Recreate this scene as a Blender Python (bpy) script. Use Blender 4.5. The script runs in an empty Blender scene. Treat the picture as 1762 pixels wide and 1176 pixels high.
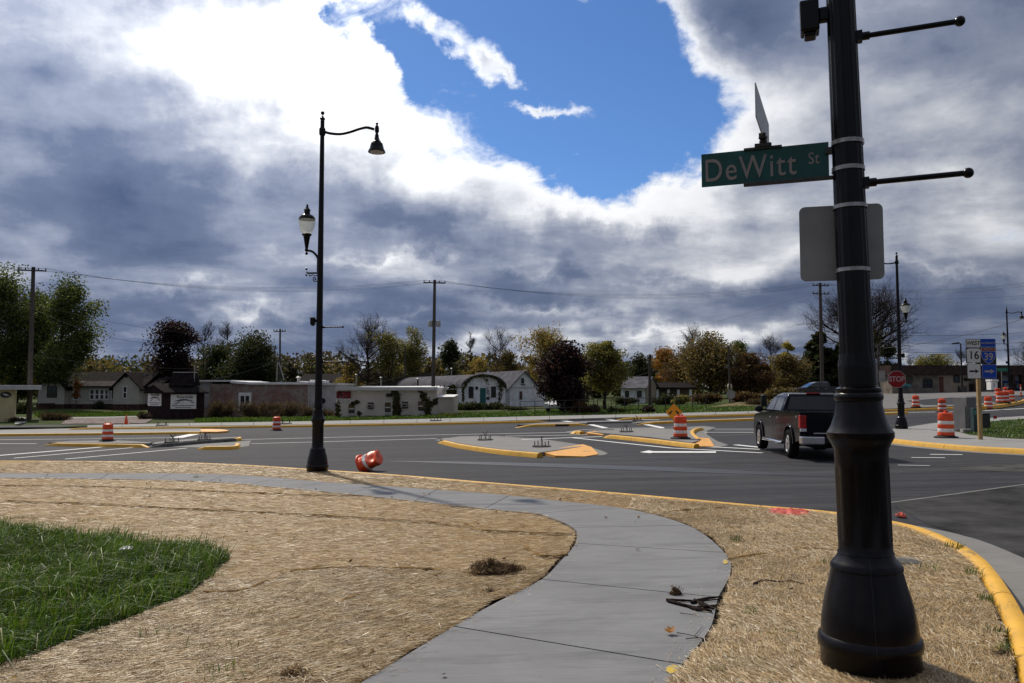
import bpy, bmesh, math, random
import numpy as np
from mathutils import Vector, Matrix, noise

random.seed(7)
S = bpy.context.scene
COL = S.collection
R = math.radians

# ------------------------------------------------------------------ camera
F, CX, CY = 1340.0, 881.0, 588.0          # focal length in photo pixels (1762 wide)
CZ = 1.6
PITCH = math.atan(80 / F)
cam_d = bpy.data.cameras.new("camera")
cam_d.sensor_width = 36.0
cam_d.lens = F / 1762 * 36
cam_d.clip_start = 0.1
cam_d.clip_end = 5000
cam = bpy.data.objects.new("camera", cam_d)
cam.location = (0, 0, CZ)
cam.rotation_euler = (math.pi / 2 + PITCH, 0, 0)
COL.objects.link(cam)
S.camera = cam

# ------------------------------------------------------------------ light and exposure
SUN_ELEV, SUN_AZ = R(46), R(-29)           # azimuth from +Y, negative = to the left
SUN_DIR = Vector((math.sin(SUN_AZ) * math.cos(SUN_ELEV), math.cos(SUN_AZ) * math.cos(SUN_ELEV), math.sin(SUN_ELEV)))
sun_d = bpy.data.lights.new("sun", 'SUN')
sun_d.energy = 3.5
sun_d.angle = R(1.2)
sun_d.color = (1.0, 0.91, 0.76)
sun = bpy.data.objects.new("sun", sun_d)
sun.rotation_euler = SUN_DIR.to_track_quat('Z', 'Y').to_euler()
COL.objects.link(sun)
S.view_settings.view_transform = 'Standard'
S.view_settings.look = 'None'
S.view_settings.exposure = 0.0
S.view_settings.gamma = 1.0
S.view_settings.use_curve_mapping = False
S.cycles.max_bounces = 6
S.cycles.diffuse_bounces = 3
S.cycles.glossy_bounces = 3
S.cycles.transmission_bounces = 6
S.cycles.transparent_max_bounces = 8
S.cycles.use_denoising = True


def ray(px, py):
    a = (px - CX) / F
    b = (CY - py) / F
    return (a, math.cos(PITCH) - b * math.sin(PITCH), math.sin(PITCH) + b * math.cos(PITCH))


# ------------------------------------------------------------------ sky: Nishita sky behind a layer of broken cloud
world = bpy.data.worlds.new("World")
S.world = world
world.use_nodes = True
NT = world.node_tree
NT.nodes.clear()


class G:
    """tiny node-graph writer"""
    def __init__(s, nt):
        s.nt = nt

    def n(s, typ, **kw):
        nd = s.nt.nodes.new(typ)
        for k, v in kw.items():
            setattr(nd, k, v)
        return nd

    def put(s, sock, v):
        if isinstance(v, bpy.types.NodeSocket):
            s.nt.links.new(v, sock)
        elif v is not None:
            sock.default_value = v

    def m(s, op, a, b=None, c=None, clamp=False):
        nd = s.n('ShaderNodeMath', operation=op, use_clamp=clamp)
        for i, v in enumerate((a, b, c)):
            if v is not None:
                s.put(nd.inputs[i], v)
        return nd.outputs[0]

    def v(s, op, a, b=None, scale=None):
        nd = s.n('ShaderNodeVectorMath', operation=op)
        s.put(nd.inputs[0], a)
        if b is not None:
            s.put(nd.inputs[1], b)
        if scale is not None:
            s.put(nd.inputs['Scale'], scale)
        return nd.outputs['Value'] if op in ('DOT_PRODUCT', 'LENGTH', 'DISTANCE') else nd.outputs[0]

    def noise(s, vec, scale, detail=2, rough=0.5, dist=0.0, color=False):
        nd = s.n('ShaderNodeTexNoise')
        s.put(nd.inputs['Vector'], vec)
        nd.inputs['Scale'].default_value = scale
        nd.inputs['Detail'].default_value = detail
        nd.inputs['Roughness'].default_value = rough
        nd.inputs['Distortion'].default_value = dist
        return nd.outputs['Color' if color else 'Fac']

    def rng(s, v, a, b, c=0.0, d=1.0, smooth=False):
        nd = s.n('ShaderNodeMapRange')
        nd.interpolation_type = 'SMOOTHSTEP' if smooth else 'LINEAR'
        nd.clamp = True
        s.put(nd.inputs[0], v)
        for i, x in enumerate((a, b, c, d)):
            nd.inputs[i + 1].default_value = x
        return nd.outputs[0]

    def ramp(s, v, pts, interp='LINEAR'):
        nd = s.n('ShaderNodeValToRGB')
        nd.color_ramp.interpolation = interp
        e = nd.color_ramp.elements
        while len(e) < len(pts):
            e.new(0.5)
        for el, (p, c) in zip(e, pts):
            el.position = p
            el.color = (*c, 1) if len(c) == 3 else c
        s.put(nd.inputs[0], v)
        return nd.outputs[0]

    def mix(s, f, a, b, blend='MIX'):
        nd = s.n('ShaderNodeMix', data_type='RGBA', blend_type=blend)
        s.put(nd.inputs[0], f)
        s.put(nd.inputs[6], a)
        s.put(nd.inputs[7], b)
        return nd.outputs[2]


def build_sky():
    g = G(NT)
    geo = g.n('ShaderNodeTexCoord').outputs['Generated']
    d = g.v('NORMALIZE', geo)
    sep = g.n('ShaderNodeSeparateXYZ')
    g.put(sep.inputs[0], d)
    dx, dy, dz = sep.outputs
    sky = g.n('ShaderNodeTexSky', sky_type='NISHITA')
    sky.sun_disc = False
    sky.sun_elevation = SUN_ELEV
    sky.sun_rotation = SUN_AZ
    sky.altitude = 250
    sky.air_density = 1.0
    sky.dust_density = 0.3
    sky.ozone_density = 3.0
    blue = g.mix(1.0, sky.outputs[0], (0.52, 0.74, 1.02, 1), 'MULTIPLY')
    # flat cloud deck seen in perspective
    den = g.m('ADD', g.m('MAXIMUM', dz, 0.0), 0.16)
    cmb = g.n('ShaderNodeCombineXYZ')
    g.put(cmb.inputs[0], g.m('DIVIDE', dx, den))
    g.put(cmb.inputs[1], g.m('DIVIDE', dy, den))
    cmb.inputs[2].default_value = 3.7
    q = cmb.outputs[0]
    n1 = g.noise(q, 1.15, 6, 0.52, 0.3)
    n2 = g.noise(d, 7.0, 10, 0.60, 0.15)
    n3 = g.noise(g.v('ADD', q, (5.2, 1.3, 0.0)), 3.0, 6, 0.55, 0.2)
    # broad shapes of the deck, as directions (x/y, z/y), with ragged edges
    front = g.rng(dy, 0.08, 0.3, smooth=True)
    dys = g.m('MAXIMUM', dy, 0.08)
    uv = g.n('ShaderNodeCombineXYZ')
    g.put(uv.inputs[0], g.m('DIVIDE', dx, dys))
    g.put(uv.inputs[1], g.m('DIVIDE', dz, dys))
    w = g.noise(d, 5.0, 7, 0.62, color=True)
    w2 = g.noise(d, 24.0, 6, 0.62, color=True)
    uvw = g.v('ADD', uv.outputs[0], g.v('MULTIPLY', g.v('SUBTRACT', w, (0.5, 0.5, 0.5)), (0.15, 0.15, 0)))
    uvw = g.v('ADD', uvw, g.v('MULTIPLY', g.v('SUBTRACT', w2, (0.5, 0.5, 0.5)), (0.045, 0.045, 0)))

    def blob(px, py, rx, ry, rot, amt):
        r = ray(px, py)
        mp = g.n('ShaderNodeMapping', vector_type='TEXTURE')
        g.put(mp.inputs['Vector'], uvw)
        mp.inputs['Location'].default_value = (r[0] / r[1], r[2] / r[1], 0)
        mp.inputs['Rotation'].default_value = (0, 0, R(rot))
        mp.inputs['Scale'].default_value = (rx / F * 1.5, ry / F * 1.5, 1)
        gr = g.n('ShaderNodeTexGradient', gradient_type='QUADRATIC_SPHERE')
        g.put(gr.inputs[0], mp.outputs[0])
        return g.m('MULTIPLY', gr.outputs['Fac'], amt)

    def total(lst):
        t = None
        for b in lst:
            v = blob(*b)
            t = v if t is None else g.m('ADD', t, v)
        return g.m('MULTIPLY', t, front)

    thick = total(CLOUD_T)
    wisps = total(CLOUD_W)
    bright = total(CLOUD_B)
    T = g.m('ADD', 0.62, g.m('MULTIPLY', g.m('SUBTRACT', n1, 0.5), 1.35))
    T = g.m('ADD', T, g.m('MULTIPLY', g.m('SUBTRACT', n2, 0.5), 0.60))
    T = g.m('ADD', T, g.m('MULTIPLY', g.m('SUBTRACT', n3, 0.5), 0.75))
    T = g.m('MAXIMUM', g.m('ADD', T, thick), -0.42)
    n4 = g.noise(g.v('MULTIPLY', d, (0.75, 0.75, 1.5)), 11.0, 12, 0.66, 0.5)
    T = g.m('ADD', T, wisps)
    Ts = T
    T = g.m('ADD', T, g.m('MULTIPLY', g.m('SUBTRACT', n4, 0.5), 1.15))
    Ts = g.m('ADD', Ts, g.m('MULTIPLY', g.m('SUBTRACT', n4, 0.5), 0.34))
    alpha = g.rng(T, -0.12, 0.34, smooth=True)
    Tb = g.m('SUBTRACT', Ts, bright)
    shade = g.ramp(g.m('MULTIPLY', Tb, 0.6), [(0.0, (10.5, 10.6, 10.8)), (0.13, (9.3, 9.5, 9.9)), (0.25, (6.0, 6.3, 7.0)),
                                              (0.38, (3.2, 3.6, 4.7)), (0.55, (1.5, 1.92, 3.05)), (0.85, (0.72, 1.06, 2.0))])
    # the sun behind the thin cloud brightens what is near it
    cs = g.v('DOT_PRODUCT', d, tuple(SUN_DIR))
    csp = g.m('MAXIMUM', cs, 0.0)
    glow = g.m('ADD', g.m('MULTIPLY', g.m('POWER', csp, 9.0), 1.0), g.m('MULTIPLY', g.m('POWER', csp, 1.3), 0.55))
    glow = g.m('ADD', 0.55, glow)
    cl = g.v('SCALE', shade, scale=glow)
    # away from the sun the deck is lit from its far side: even, mid grey
    col = g.mix(alpha, blue, cl)
    bg = g.n('ShaderNodeBackground')
    g.put(bg.inputs[0], col)
    bg.inputs[1].default_value = 0.1
    out = g.n('ShaderNodeOutputWorld')
    NT.links.new(bg.outputs[0], out.inputs[0])


# (px, py, rx, ry, rotation, amount): where the deck opens (negative) or piles up (positive)
CLOUD_T = [
    (985, 120, 300, 190, -8, -2.4), (1085, 215, 170, 140, 20, -1.7), (985, 285, 95, 70, -35, -1.1), (1120, 30, 120, 110, 0, -1.0),
    (790, 50, 220, 120, -20, -1.5), (640, 45, 110, 80, -30, -0.95), (700, 150, 100, 50, -35, -0.7), (555, 25, 80, 55, -40, -0.85), (460, 78, 60, 50, -40, -0.75),
    (1290, 40, 130, 130, 0, 0.6),
    (190, 350, 430, 140, -10, 0.85), (60, 110, 150, 90, 0, 0.3), (700, 400, 330, 80, -20, 0.55), (1650, 200, 300, 260, 0, 0.05), (1560, 60, 160, 60, 0, 0.2),
    (300, 530, 600, 60, 0, 0.40), (1000, 470, 300, 50, -5, 0.35), (1500, 530, 420, 90, 0, 0.36), (1640, 570, 260, 70, 0, 0.22), (500, 590, 600, 45, 0, 0.25),
]
# thin cloud drifting inside the opening
CLOUD_W = [
    (835, 105, 90, 60, -50, 0.75), (885, 145, 80, 32, -25, 0.65), (935, 205, 120, 26, -8, 0.85), (720, 62, 110, 40, -30, 0.62), (780, 95, 60, 30, -30, 0.35), (620, 60, 40, 80, 10, 0.5),
    (985, 290, 24, 12, 0, 0.6), (520, 70, 30, 70, 20, 0.4), (660, 130, 80, 36, -40, 0.45), (690, 25, 50, 40, 20, 0.35), (800, 160, 60, 30, -30, 0.3),
]
CLOUD_B = [
    (460, 130, 290, 150, -20, 0.95), (330, 60, 330, 110, -10, 0.55), (720, 230, 230, 90, -32, 0.5), (1040, 350, 250, 50, 0, 0.5),
    (1250, 300, 200, 150, 60, 0.45), (520, 30, 150, 90, 0, 0.35), (430, 300, 60, 60, 30, 0.28), (440, 510, 160, 26, 5, 0.5),
    (1130, 570, 260, 28, 0, 0.62), (830, 590, 130, 34, 20, 0.45), (1280, 560, 120, 16, 0, 0.25), (1230, 450, 260, 40, 5, 0.3), (1600, 610, 240, 14, 0, 0.6), (1480, 400, 300, 120, 0, 0.25), (1620, 330, 200, 60, -10, 0.3), (1610, 190, 260, 170, 0, 0.22), (1650, 470, 200, 18, -8, 0.3), (950, 520, 200, 16, -4, 0.3), (700, 540, 220, 16, 3, 0.28), (300, 480, 160, 16, 6, 0.28), (640, 455, 200, 14, -8, 0.3),
    (900, 450, 260, 24, 8, 0.28),
]
build_sky()

# ------------------------------------------------------------------ terrain (road level, relative to the world origin)
_T = [(0, 0, -1.6009), (0, 1, -0.0379179), (0, 2, 0.000563312), (0, 3, -2.55425e-06), (1, 0, 0.0190587),
      (1, 1, 0.000154134), (1, 2, -7.89819e-07), (2, 0, -1.1466e-05), (2, 1, 2.20753e-06), (3, 0, -2.65099e-06)]
TURF = 0.12


def _cl(v, a, b, k=12.0):
    if a < v < b:
        return v
    return b + k * (1 - math.exp(-(v - b) / k)) if v >= b else a - k * (1 - math.exp(-(a - v) / k))


def h(X, Y):
    X = _cl(X, -62, 72)
    Y = _cl(Y, 0, 112)
    return CZ + sum(k * X ** i * Y ** j for i, j, k in _T)


def at(px, py, off=0.0):
    """the ground point seen at a pixel of the photograph"""
    r = Vector(ray(px, py))
    t0 = t = 0.5
    while t < 900:
        q = r * t
        if q.z + CZ < h(q.x, q.y) + off:
            break
        t0 = t
        t *= 1.03
    for _ in range(26):
        m = (t0 + t) / 2
        q = r * m
        if q.z + CZ < h(q.x, q.y) + off:
            t = m
        else:
            t0 = m
    q = r * t
    return Vector((q.x, q.y, h(q.x, q.y) + off))


def P(px, py, Y):
    r = ray(px, py)
    t = Y / r[1]
    return Vector((r[0] * t, Y, CZ + r[2] * t))


def ground(X, Y, off=TURF):
    return Vector((X, Y, h(X, Y) + off))


# ------------------------------------------------------------------ materials
MATS = {}


def mat(name, col, rough=0.7, var=0.15, scale=6.0, bump=0.0, bscale=40.0, metal=0.0, col2=None, spec=None, coord='pos', stretch=(1, 1, 1),
        detail=6, transl=0.0, lo=0.35, hi=0.65):
    if name in MATS:
        return MATS[name]
    m = bpy.data.materials.new(name)
    m.use_nodes = True
    nt = m.node_tree
    g = G(nt)
    b = nt.nodes['Principled BSDF']
    b.inputs['Roughness'].default_value = rough
    b.inputs['Metallic'].default_value = metal
    b.inputs['Specular IOR Level'].default_value = spec if spec is not None else (0.5 if rough < 0.55 else 0.25 if rough < 0.76 else 0.03)
    if coord == 'pos':
        vec = g.n('ShaderNodeNewGeometry').outputs['Position']
    else:
        vec = g.n('ShaderNodeTexCoord').outputs['Object']
    if stretch != (1, 1, 1):
        vec = g.v('MULTIPLY', vec, stretch)
    c2 = col2 if col2 is not None else tuple(max(0, c * (1 - 2 * var)) for c in col)
    c1 = col if col2 is not None else tuple(min(1, c * (1 + var)) for c in col)
    f = g.rng(g.noise(vec, scale, detail, 0.6), lo, hi)
    colr = g.mix(f, (*c1, 1), (*c2, 1))
    g.put(b.inputs['Base Color'], colr)
    if bump:
        bp = g.n('ShaderNodeBump')
        bp.inputs['Strength'].default_value = bump
        bp.inputs['Distance'].default_value = 0.02
        g.put(bp.inputs['Height'], g.noise(vec, bscale, 4, 0.6))
        g.put(b.inputs['Normal'], bp.outputs[0])
    if transl:
        tr = g.n('ShaderNodeBsdfTranslucent')
        g.put(tr.inputs[0], g.mix(1.0, colr, (1.0, 1.0, 0.75, 1), 'MULTIPLY'))
        mx = g.n('ShaderNodeMixShader')
        mx.inputs[0].default_value = transl
        nt.links.new(b.outputs[0], mx.inputs[1])
        nt.links.new(tr.outputs[0], mx.inputs[2])
        nt.links.new(mx.outputs[0], nt.nodes['Material Output'].inputs[0])
    MATS[name] = m
    return m


def glass_dark(name, col=(0.02, 0.025, 0.03), rough=0.06):
    return mat(name, col, rough, 0.3, 2.0, spec=0.6)


M_STEEL = mat("black_paint", (0.006, 0.0045, 0.006), 0.27, 0.25, 12, bump=0.05, bscale=90, spec=0.24)
M_GALV = mat("galvanised", (0.36, 0.35, 0.34), 0.45, 0.12, 20, metal=0.55)
M_BAND = mat("steel_band", (0.36, 0.34, 0.33), 0.3, 0.15, 30, metal=0.8)
M_ALU = mat("aluminium_back", (0.33, 0.315, 0.31), 0.55, 0.07, 3, metal=0.25)
M_DRUM = mat("drum_orange", (0.80, 0.078, 0.012), 0.42, 0.10, 5, coord='obj', bump=0.05, bscale=20)
M_DRUMW = mat("drum_white", (0.80, 0.78, 0.76), 0.35, 0.10, 9, coord='obj')
M_RUBBER = mat("black_rubber", (0.018, 0.017, 0.017), 0.75, 0.2, 20)
M_WHITEP = mat("white_paint", (0.74, 0.74, 0.73), 0.6, 0.08, 7)
M_WOOD = mat("new_post_wood", (0.40, 0.27, 0.12), 0.75, 0.2, 8, stretch=(8, 8, 0.6))
M_POLE = mat("weathered_pole", (0.10, 0.085, 0.078), 0.85, 0.25, 5, stretch=(6, 6, 0.4), bump=0.3, bscale=20)
M_GREENS = mat("sign_green", (0.001, 0.070, 0.066), 0.5, 0.12, 8)
M_LETTER = mat("sign_letter", (0.38, 0.31, 0.31), 0.55, 0.06, 20)
M_BLUES = mat("sign_blue", (0.008, 0.06, 0.38), 0.6, 0.06, 8)
M_WHITES = mat("sign_white", (0.62, 0.60, 0.58), 0.5, 0.05, 8)
M_REDS = mat("sign_red", (0.22, 0.006, 0.010), 0.6, 0.06, 8)
M_BLACKS = mat("sign_black", (0.012, 0.012, 0.013), 0.5, 0.1, 8)
M_ORANGES = mat("sign_orange", (0.95, 0.36, 0.012), 0.45, 0.05, 8)
M_GLASS = glass_dark("window_glass")
M_SOIL = mat("dark_soil", (0.095, 0.070, 0.050), 0.95, 0.3, 14, bump=0.8, bscale=50)
M_BARK = mat("bark", (0.055, 0.045, 0.040), 0.9, 0.3, 4, stretch=(4, 4, 1), bump=0.3)
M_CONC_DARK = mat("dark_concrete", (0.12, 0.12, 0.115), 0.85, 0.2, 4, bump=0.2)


def m_asphalt():
    m = bpy.data.materials.new("asphalt")
    m.use_nodes = True
    nt = m.node_tree
    g = G(nt)
    b = nt.nodes['Principled BSDF']
    pos = g.n('ShaderNodeNewGeometry').outputs['Position']
    fine = g.noise(pos, 55.0, 5, 0.75)
    big = g.noise(pos, 0.16, 5, 0.6, 0.6)
    st = g.noise(g.v('MULTIPLY', pos, (0.05, 1.1, 1)), 1.0, 7, 0.62, 0.4)
    st2 = g.noise(g.v('MULTIPLY', pos, (0.12, 3.2, 1)), 1.0, 4, 0.6, 0.4)
    c = g.mix(g.rng(big, 0.35, 0.68), (0.037, 0.038, 0.045, 1), (0.021, 0.0215, 0.0275, 1))
    c = g.mix(g.m('MULTIPLY', g.rng(st, 0.46, 0.66), 0.65), c, (0.080, 0.078, 0.082, 1))
    c = g.mix(g.m('MULTIPLY', g.rng(st2, 0.50, 0.68), 0.6), c, (0.018, 0.018, 0.021, 1))
    c = g.mix(g.rng(fine, 0.58, 0.76, 0, 0.55), c, (0.115, 0.112, 0.11, 1))
    mott = g.noise(pos, 2.6, 9, 0.72, 0.5)
    c = g.mix(g.rng(mott, 0.52, 0.72, 0, 0.38), c, (0.085, 0.083, 0.083, 1))
    g.put(b.inputs['Base Color'], c)
    g.put(b.inputs['Roughness'], g.rng(st, 0.3, 0.7, 0.72, 0.88))
    b.inputs['Specular IOR Level'].default_value = 0.14
    bp = g.n('ShaderNodeBump')
    bp.inputs['Strength'].default_value = 0.5
    bp.inputs['Distance'].default_value = 0.006
    g.put(bp.inputs['Height'], g.noise(pos, 90.0, 3, 0.7))
    g.put(b.inputs['Normal'], bp.outputs[0])
    return m


def m_concrete(name, col, broom=True, stain=0.35):
    m = bpy.data.materials.new(name)
    m.use_nodes = True
    nt = m.node_tree
    g = G(nt)
    b = nt.nodes['Principled BSDF']
    pos = g.n('ShaderNodeNewGeometry').outputs['Position']
    oi = g.n('ShaderNodeObjectInfo').outputs['Random']
    big = g.noise(pos, 0.9, 11, 0.72, 0.5)
    fine = g.noise(pos, 85.0, 4, 0.8)
    br = g.noise(g.v('MULTIPLY', pos, (2.2, 60.0, 1.0)), 1.0, 5, 0.66, 0.8)
    dirt = g.noise(g.v('MULTIPLY', pos, (0.6, 3.2, 1.0)), 1.0, 12, 0.72, 0.6)
    dark = tuple(c * 0.72 for c in col) + (1,)
    c = g.mix(g.rng(big, 0.35, 0.7), (*col, 1), dark)
    c = g.mix(g.m('MULTIPLY', g.rng(br, 0.44, 0.62), 0.42), c, tuple(x * 0.55 for x in col) + (1,))
    c = g.mix(g.m('MULTIPLY', g.rng(dirt, 0.50, 0.70), stain), c, tuple(x * 0.42 for x in col) + (1,))
    c = g.mix(g.rng(fine, 0.58, 0.76, 0, 0.6), c, tuple(x * 0.5 for x in col) + (1,))
    c = g.mix(g.m('MULTIPLY', oi, 0.16), c, tuple(x * 0.7 for x in col) + (1,))
    g.put(b.inputs['Base Color'], c)
    b.inputs['Roughness'].default_value = 0.85
    b.inputs['Specular IOR Level'].default_value = 0.3
    bp = g.n('ShaderNodeBump')
    bp.inputs['Strength'].default_value = 0.35
    bp.inputs['Distance'].default_value = 0.004
    g.put(bp.inputs['Height'], g.m('ADD', br, fine))
    g.put(b.inputs['Normal'], bp.outputs[0])
    return m


def m_painted_kerb(name, col, wear=0.5):
    m = bpy.data.materials.new(name)
    m.use_nodes = True
    nt = m.node_tree
    g = G(nt)
    b = nt.nodes['Principled BSDF']
    pos = g.n('ShaderNodeNewGeometry').outputs['Position']
    n = g.noise(pos, 2.2, 7, 0.68, 0.3)
    f = g.noise(pos, 38.0, 5, 0.7)
    c = g.mix(g.rng(n, 0.35, 0.65), (*col, 1), tuple(x * 0.80 for x in col) + (1,))
    c = g.mix(g.rng(f, 0.56, 0.74, 0, wear), c, (0.27, 0.23, 0.17, 1))
    sc = g.noise(g.v('MULTIPLY', pos, (1.0, 1.0, 9.0)), 3.0, 7, 0.7, 0.6)
    c = g.mix(g.rng(sc, 0.56, 0.70, 0, 0.65), c, (0.12, 0.095, 0.06, 1))
    g.put(b.inputs['Base Color'], c)
    b.inputs['Roughness'].default_value = 0.62
    bp = g.n('ShaderNodeBump')
    bp.inputs['Strength'].default_value = 0.3
    bp.inputs['Distance'].default_value = 0.006
    g.put(bp.inputs['Height'], f)
    g.put(b.inputs['Normal'], bp.outputs[0])
    return m


def m_marking():
    m = bpy.data.materials.new("road_line_white")
    m.use_nodes = True
    nt = m.node_tree
    g = G(nt)
    b = nt.nodes['Principled BSDF']
    pos = g.n('ShaderNodeNewGeometry').outputs['Position']
    f = g.noise(pos, 9.0, 7, 0.72)
    c = g.mix(g.rng(f, 0.56, 0.76, 0, 0.6), (0.78, 0.78, 0.77, 1), (0.16, 0.16, 0.16, 1))
    g.put(b.inputs['Base Color'], c)
    b.inputs['Roughness'].default_value = 0.7
    return m


def m_ground():
    m = bpy.data.materials.new("turf_ground")
    m.use_nodes = True
    nt = m.node_tree
    g = G(nt)
    b = nt.nodes['Principled BSDF']
    pos = g.n('ShaderNodeNewGeometry').outputs['Position']
    big = g.noise(pos, 0.09, 6, 0.6, 0.4)
    mid = g.noise(pos, 1.6, 7, 0.65)
    c = g.mix(g.rng(big, 0.38, 0.66), (0.060, 0.095, 0.022, 1), (0.095, 0.090, 0.040, 1))
    c = g.mix(g.rng(mid, 0.40, 0.70), c, (0.032, 0.058, 0.014, 1))
    g.put(b.inputs['Base Color'], c)
    b.inputs['Roughness'].default_value = 0.95
    b.inputs['Specular IOR Level'].default_value = 0.1
    bp = g.n('ShaderNodeBump')
    bp.inputs['Strength'].default_value = 1.0
    bp.inputs['Distance'].default_value = 0.15
    g.put(bp.inputs['Height'], g.noise(pos, 7.0, 5, 0.7))
    g.put(b.inputs['Normal'], bp.outputs[0])
    return m


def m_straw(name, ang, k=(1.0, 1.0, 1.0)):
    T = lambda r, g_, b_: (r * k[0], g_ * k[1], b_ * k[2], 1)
    m = bpy.data.materials.new(name)
    m.use_nodes = True
    nt = m.node_tree
    g = G(nt)
    b = nt.nodes['Principled BSDF']
    pos = g.n('ShaderNodeNewGeometry').outputs['Position']
    mp = g.n('ShaderNodeMapping')
    g.put(mp.inputs[0], pos)
    mp.inputs['Rotation'].default_value = (0, 0, -ang)
    wob = g.v('MULTIPLY', g.v('SUBTRACT', g.noise(pos, 2.4, 3, 0.5, color=True), (0.5, 0.5, 0.5)), (0.12, 0.12, 0))
    vec = g.v('ADD', mp.outputs[0], wob)
    fib = g.noise(g.v('MULTIPLY', vec, (26, 200, 1)), 1.0, 4, 0.65, 0.15)
    fib2 = g.noise(g.v('MULTIPLY', vec, (105, 50, 1)), 1.0, 4, 0.65, 0.15)
    big = g.noise(pos, 0.55, 6, 0.6, 0.5)
    mid = g.noise(g.v('MULTIPLY', vec, (0.35, 6.5, 1)), 1.0, 6, 0.62, 0.4)
    c = g.mix(g.rng(big, 0.36, 0.66), T(0.40, 0.268, 0.118), T(0.29, 0.20, 0.10))
    c = g.mix(g.rng(mid, 0.46, 0.66, 0, 0.7), c, T(0.33, 0.19, 0.072))
    c = g.mix(g.rng(fib, 0.50, 0.68, 0, 0.75), c, (0.13, 0.085, 0.048, 1))
    c = g.mix(g.rng(fib2, 0.58, 0.70, 0, 0.75), c, (0.56, 0.45, 0.28, 1))
    g.put(b.inputs['Base Color'], c)
    b.inputs['Roughness'].default_value = 0.8
    b.inputs['Specular IOR Level'].default_value = 0.25
    bp = g.n('ShaderNodeBump')
    bp.inputs['Strength'].default_value = 1.0
    bp.inputs['Distance'].default_value = 0.007
    g.put(bp.inputs['Height'], g.m('ADD', fib, g.m('MULTIPLY', fib2, 0.8)))
    g.put(b.inputs['Normal'], bp.outputs[0])
    return m


M_ASPH = m_asphalt()
M_WALK = m_concrete("sidewalk_concrete", (0.235, 0.238, 0.25), stain=0.75)
M_CONC = m_concrete("pale_concrete", (0.33, 0.325, 0.315), stain=0.25)
M_ISL = m_concrete("island_concrete", (0.25, 0.245, 0.24), stain=0.3)
M_GUT = m_concrete("gutter_concrete", (0.24, 0.235, 0.225), stain=0.3)
M_KERB = m_painted_kerb("yellow_kerb_paint", (0.78, 0.42, 0.030), 0.75)
M_NOSE = m_painted_kerb("orange_nose_paint", (0.84, 0.40, 0.065), 0.5)
M_LINE = m_marking()
M_GROUND = m_ground()
M_STRAW_L = m_straw("straw_mat_left", R(28))
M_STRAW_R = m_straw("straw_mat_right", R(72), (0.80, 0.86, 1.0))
M_STRAW_F = m_straw("straw_mat_far", R(4))


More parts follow.
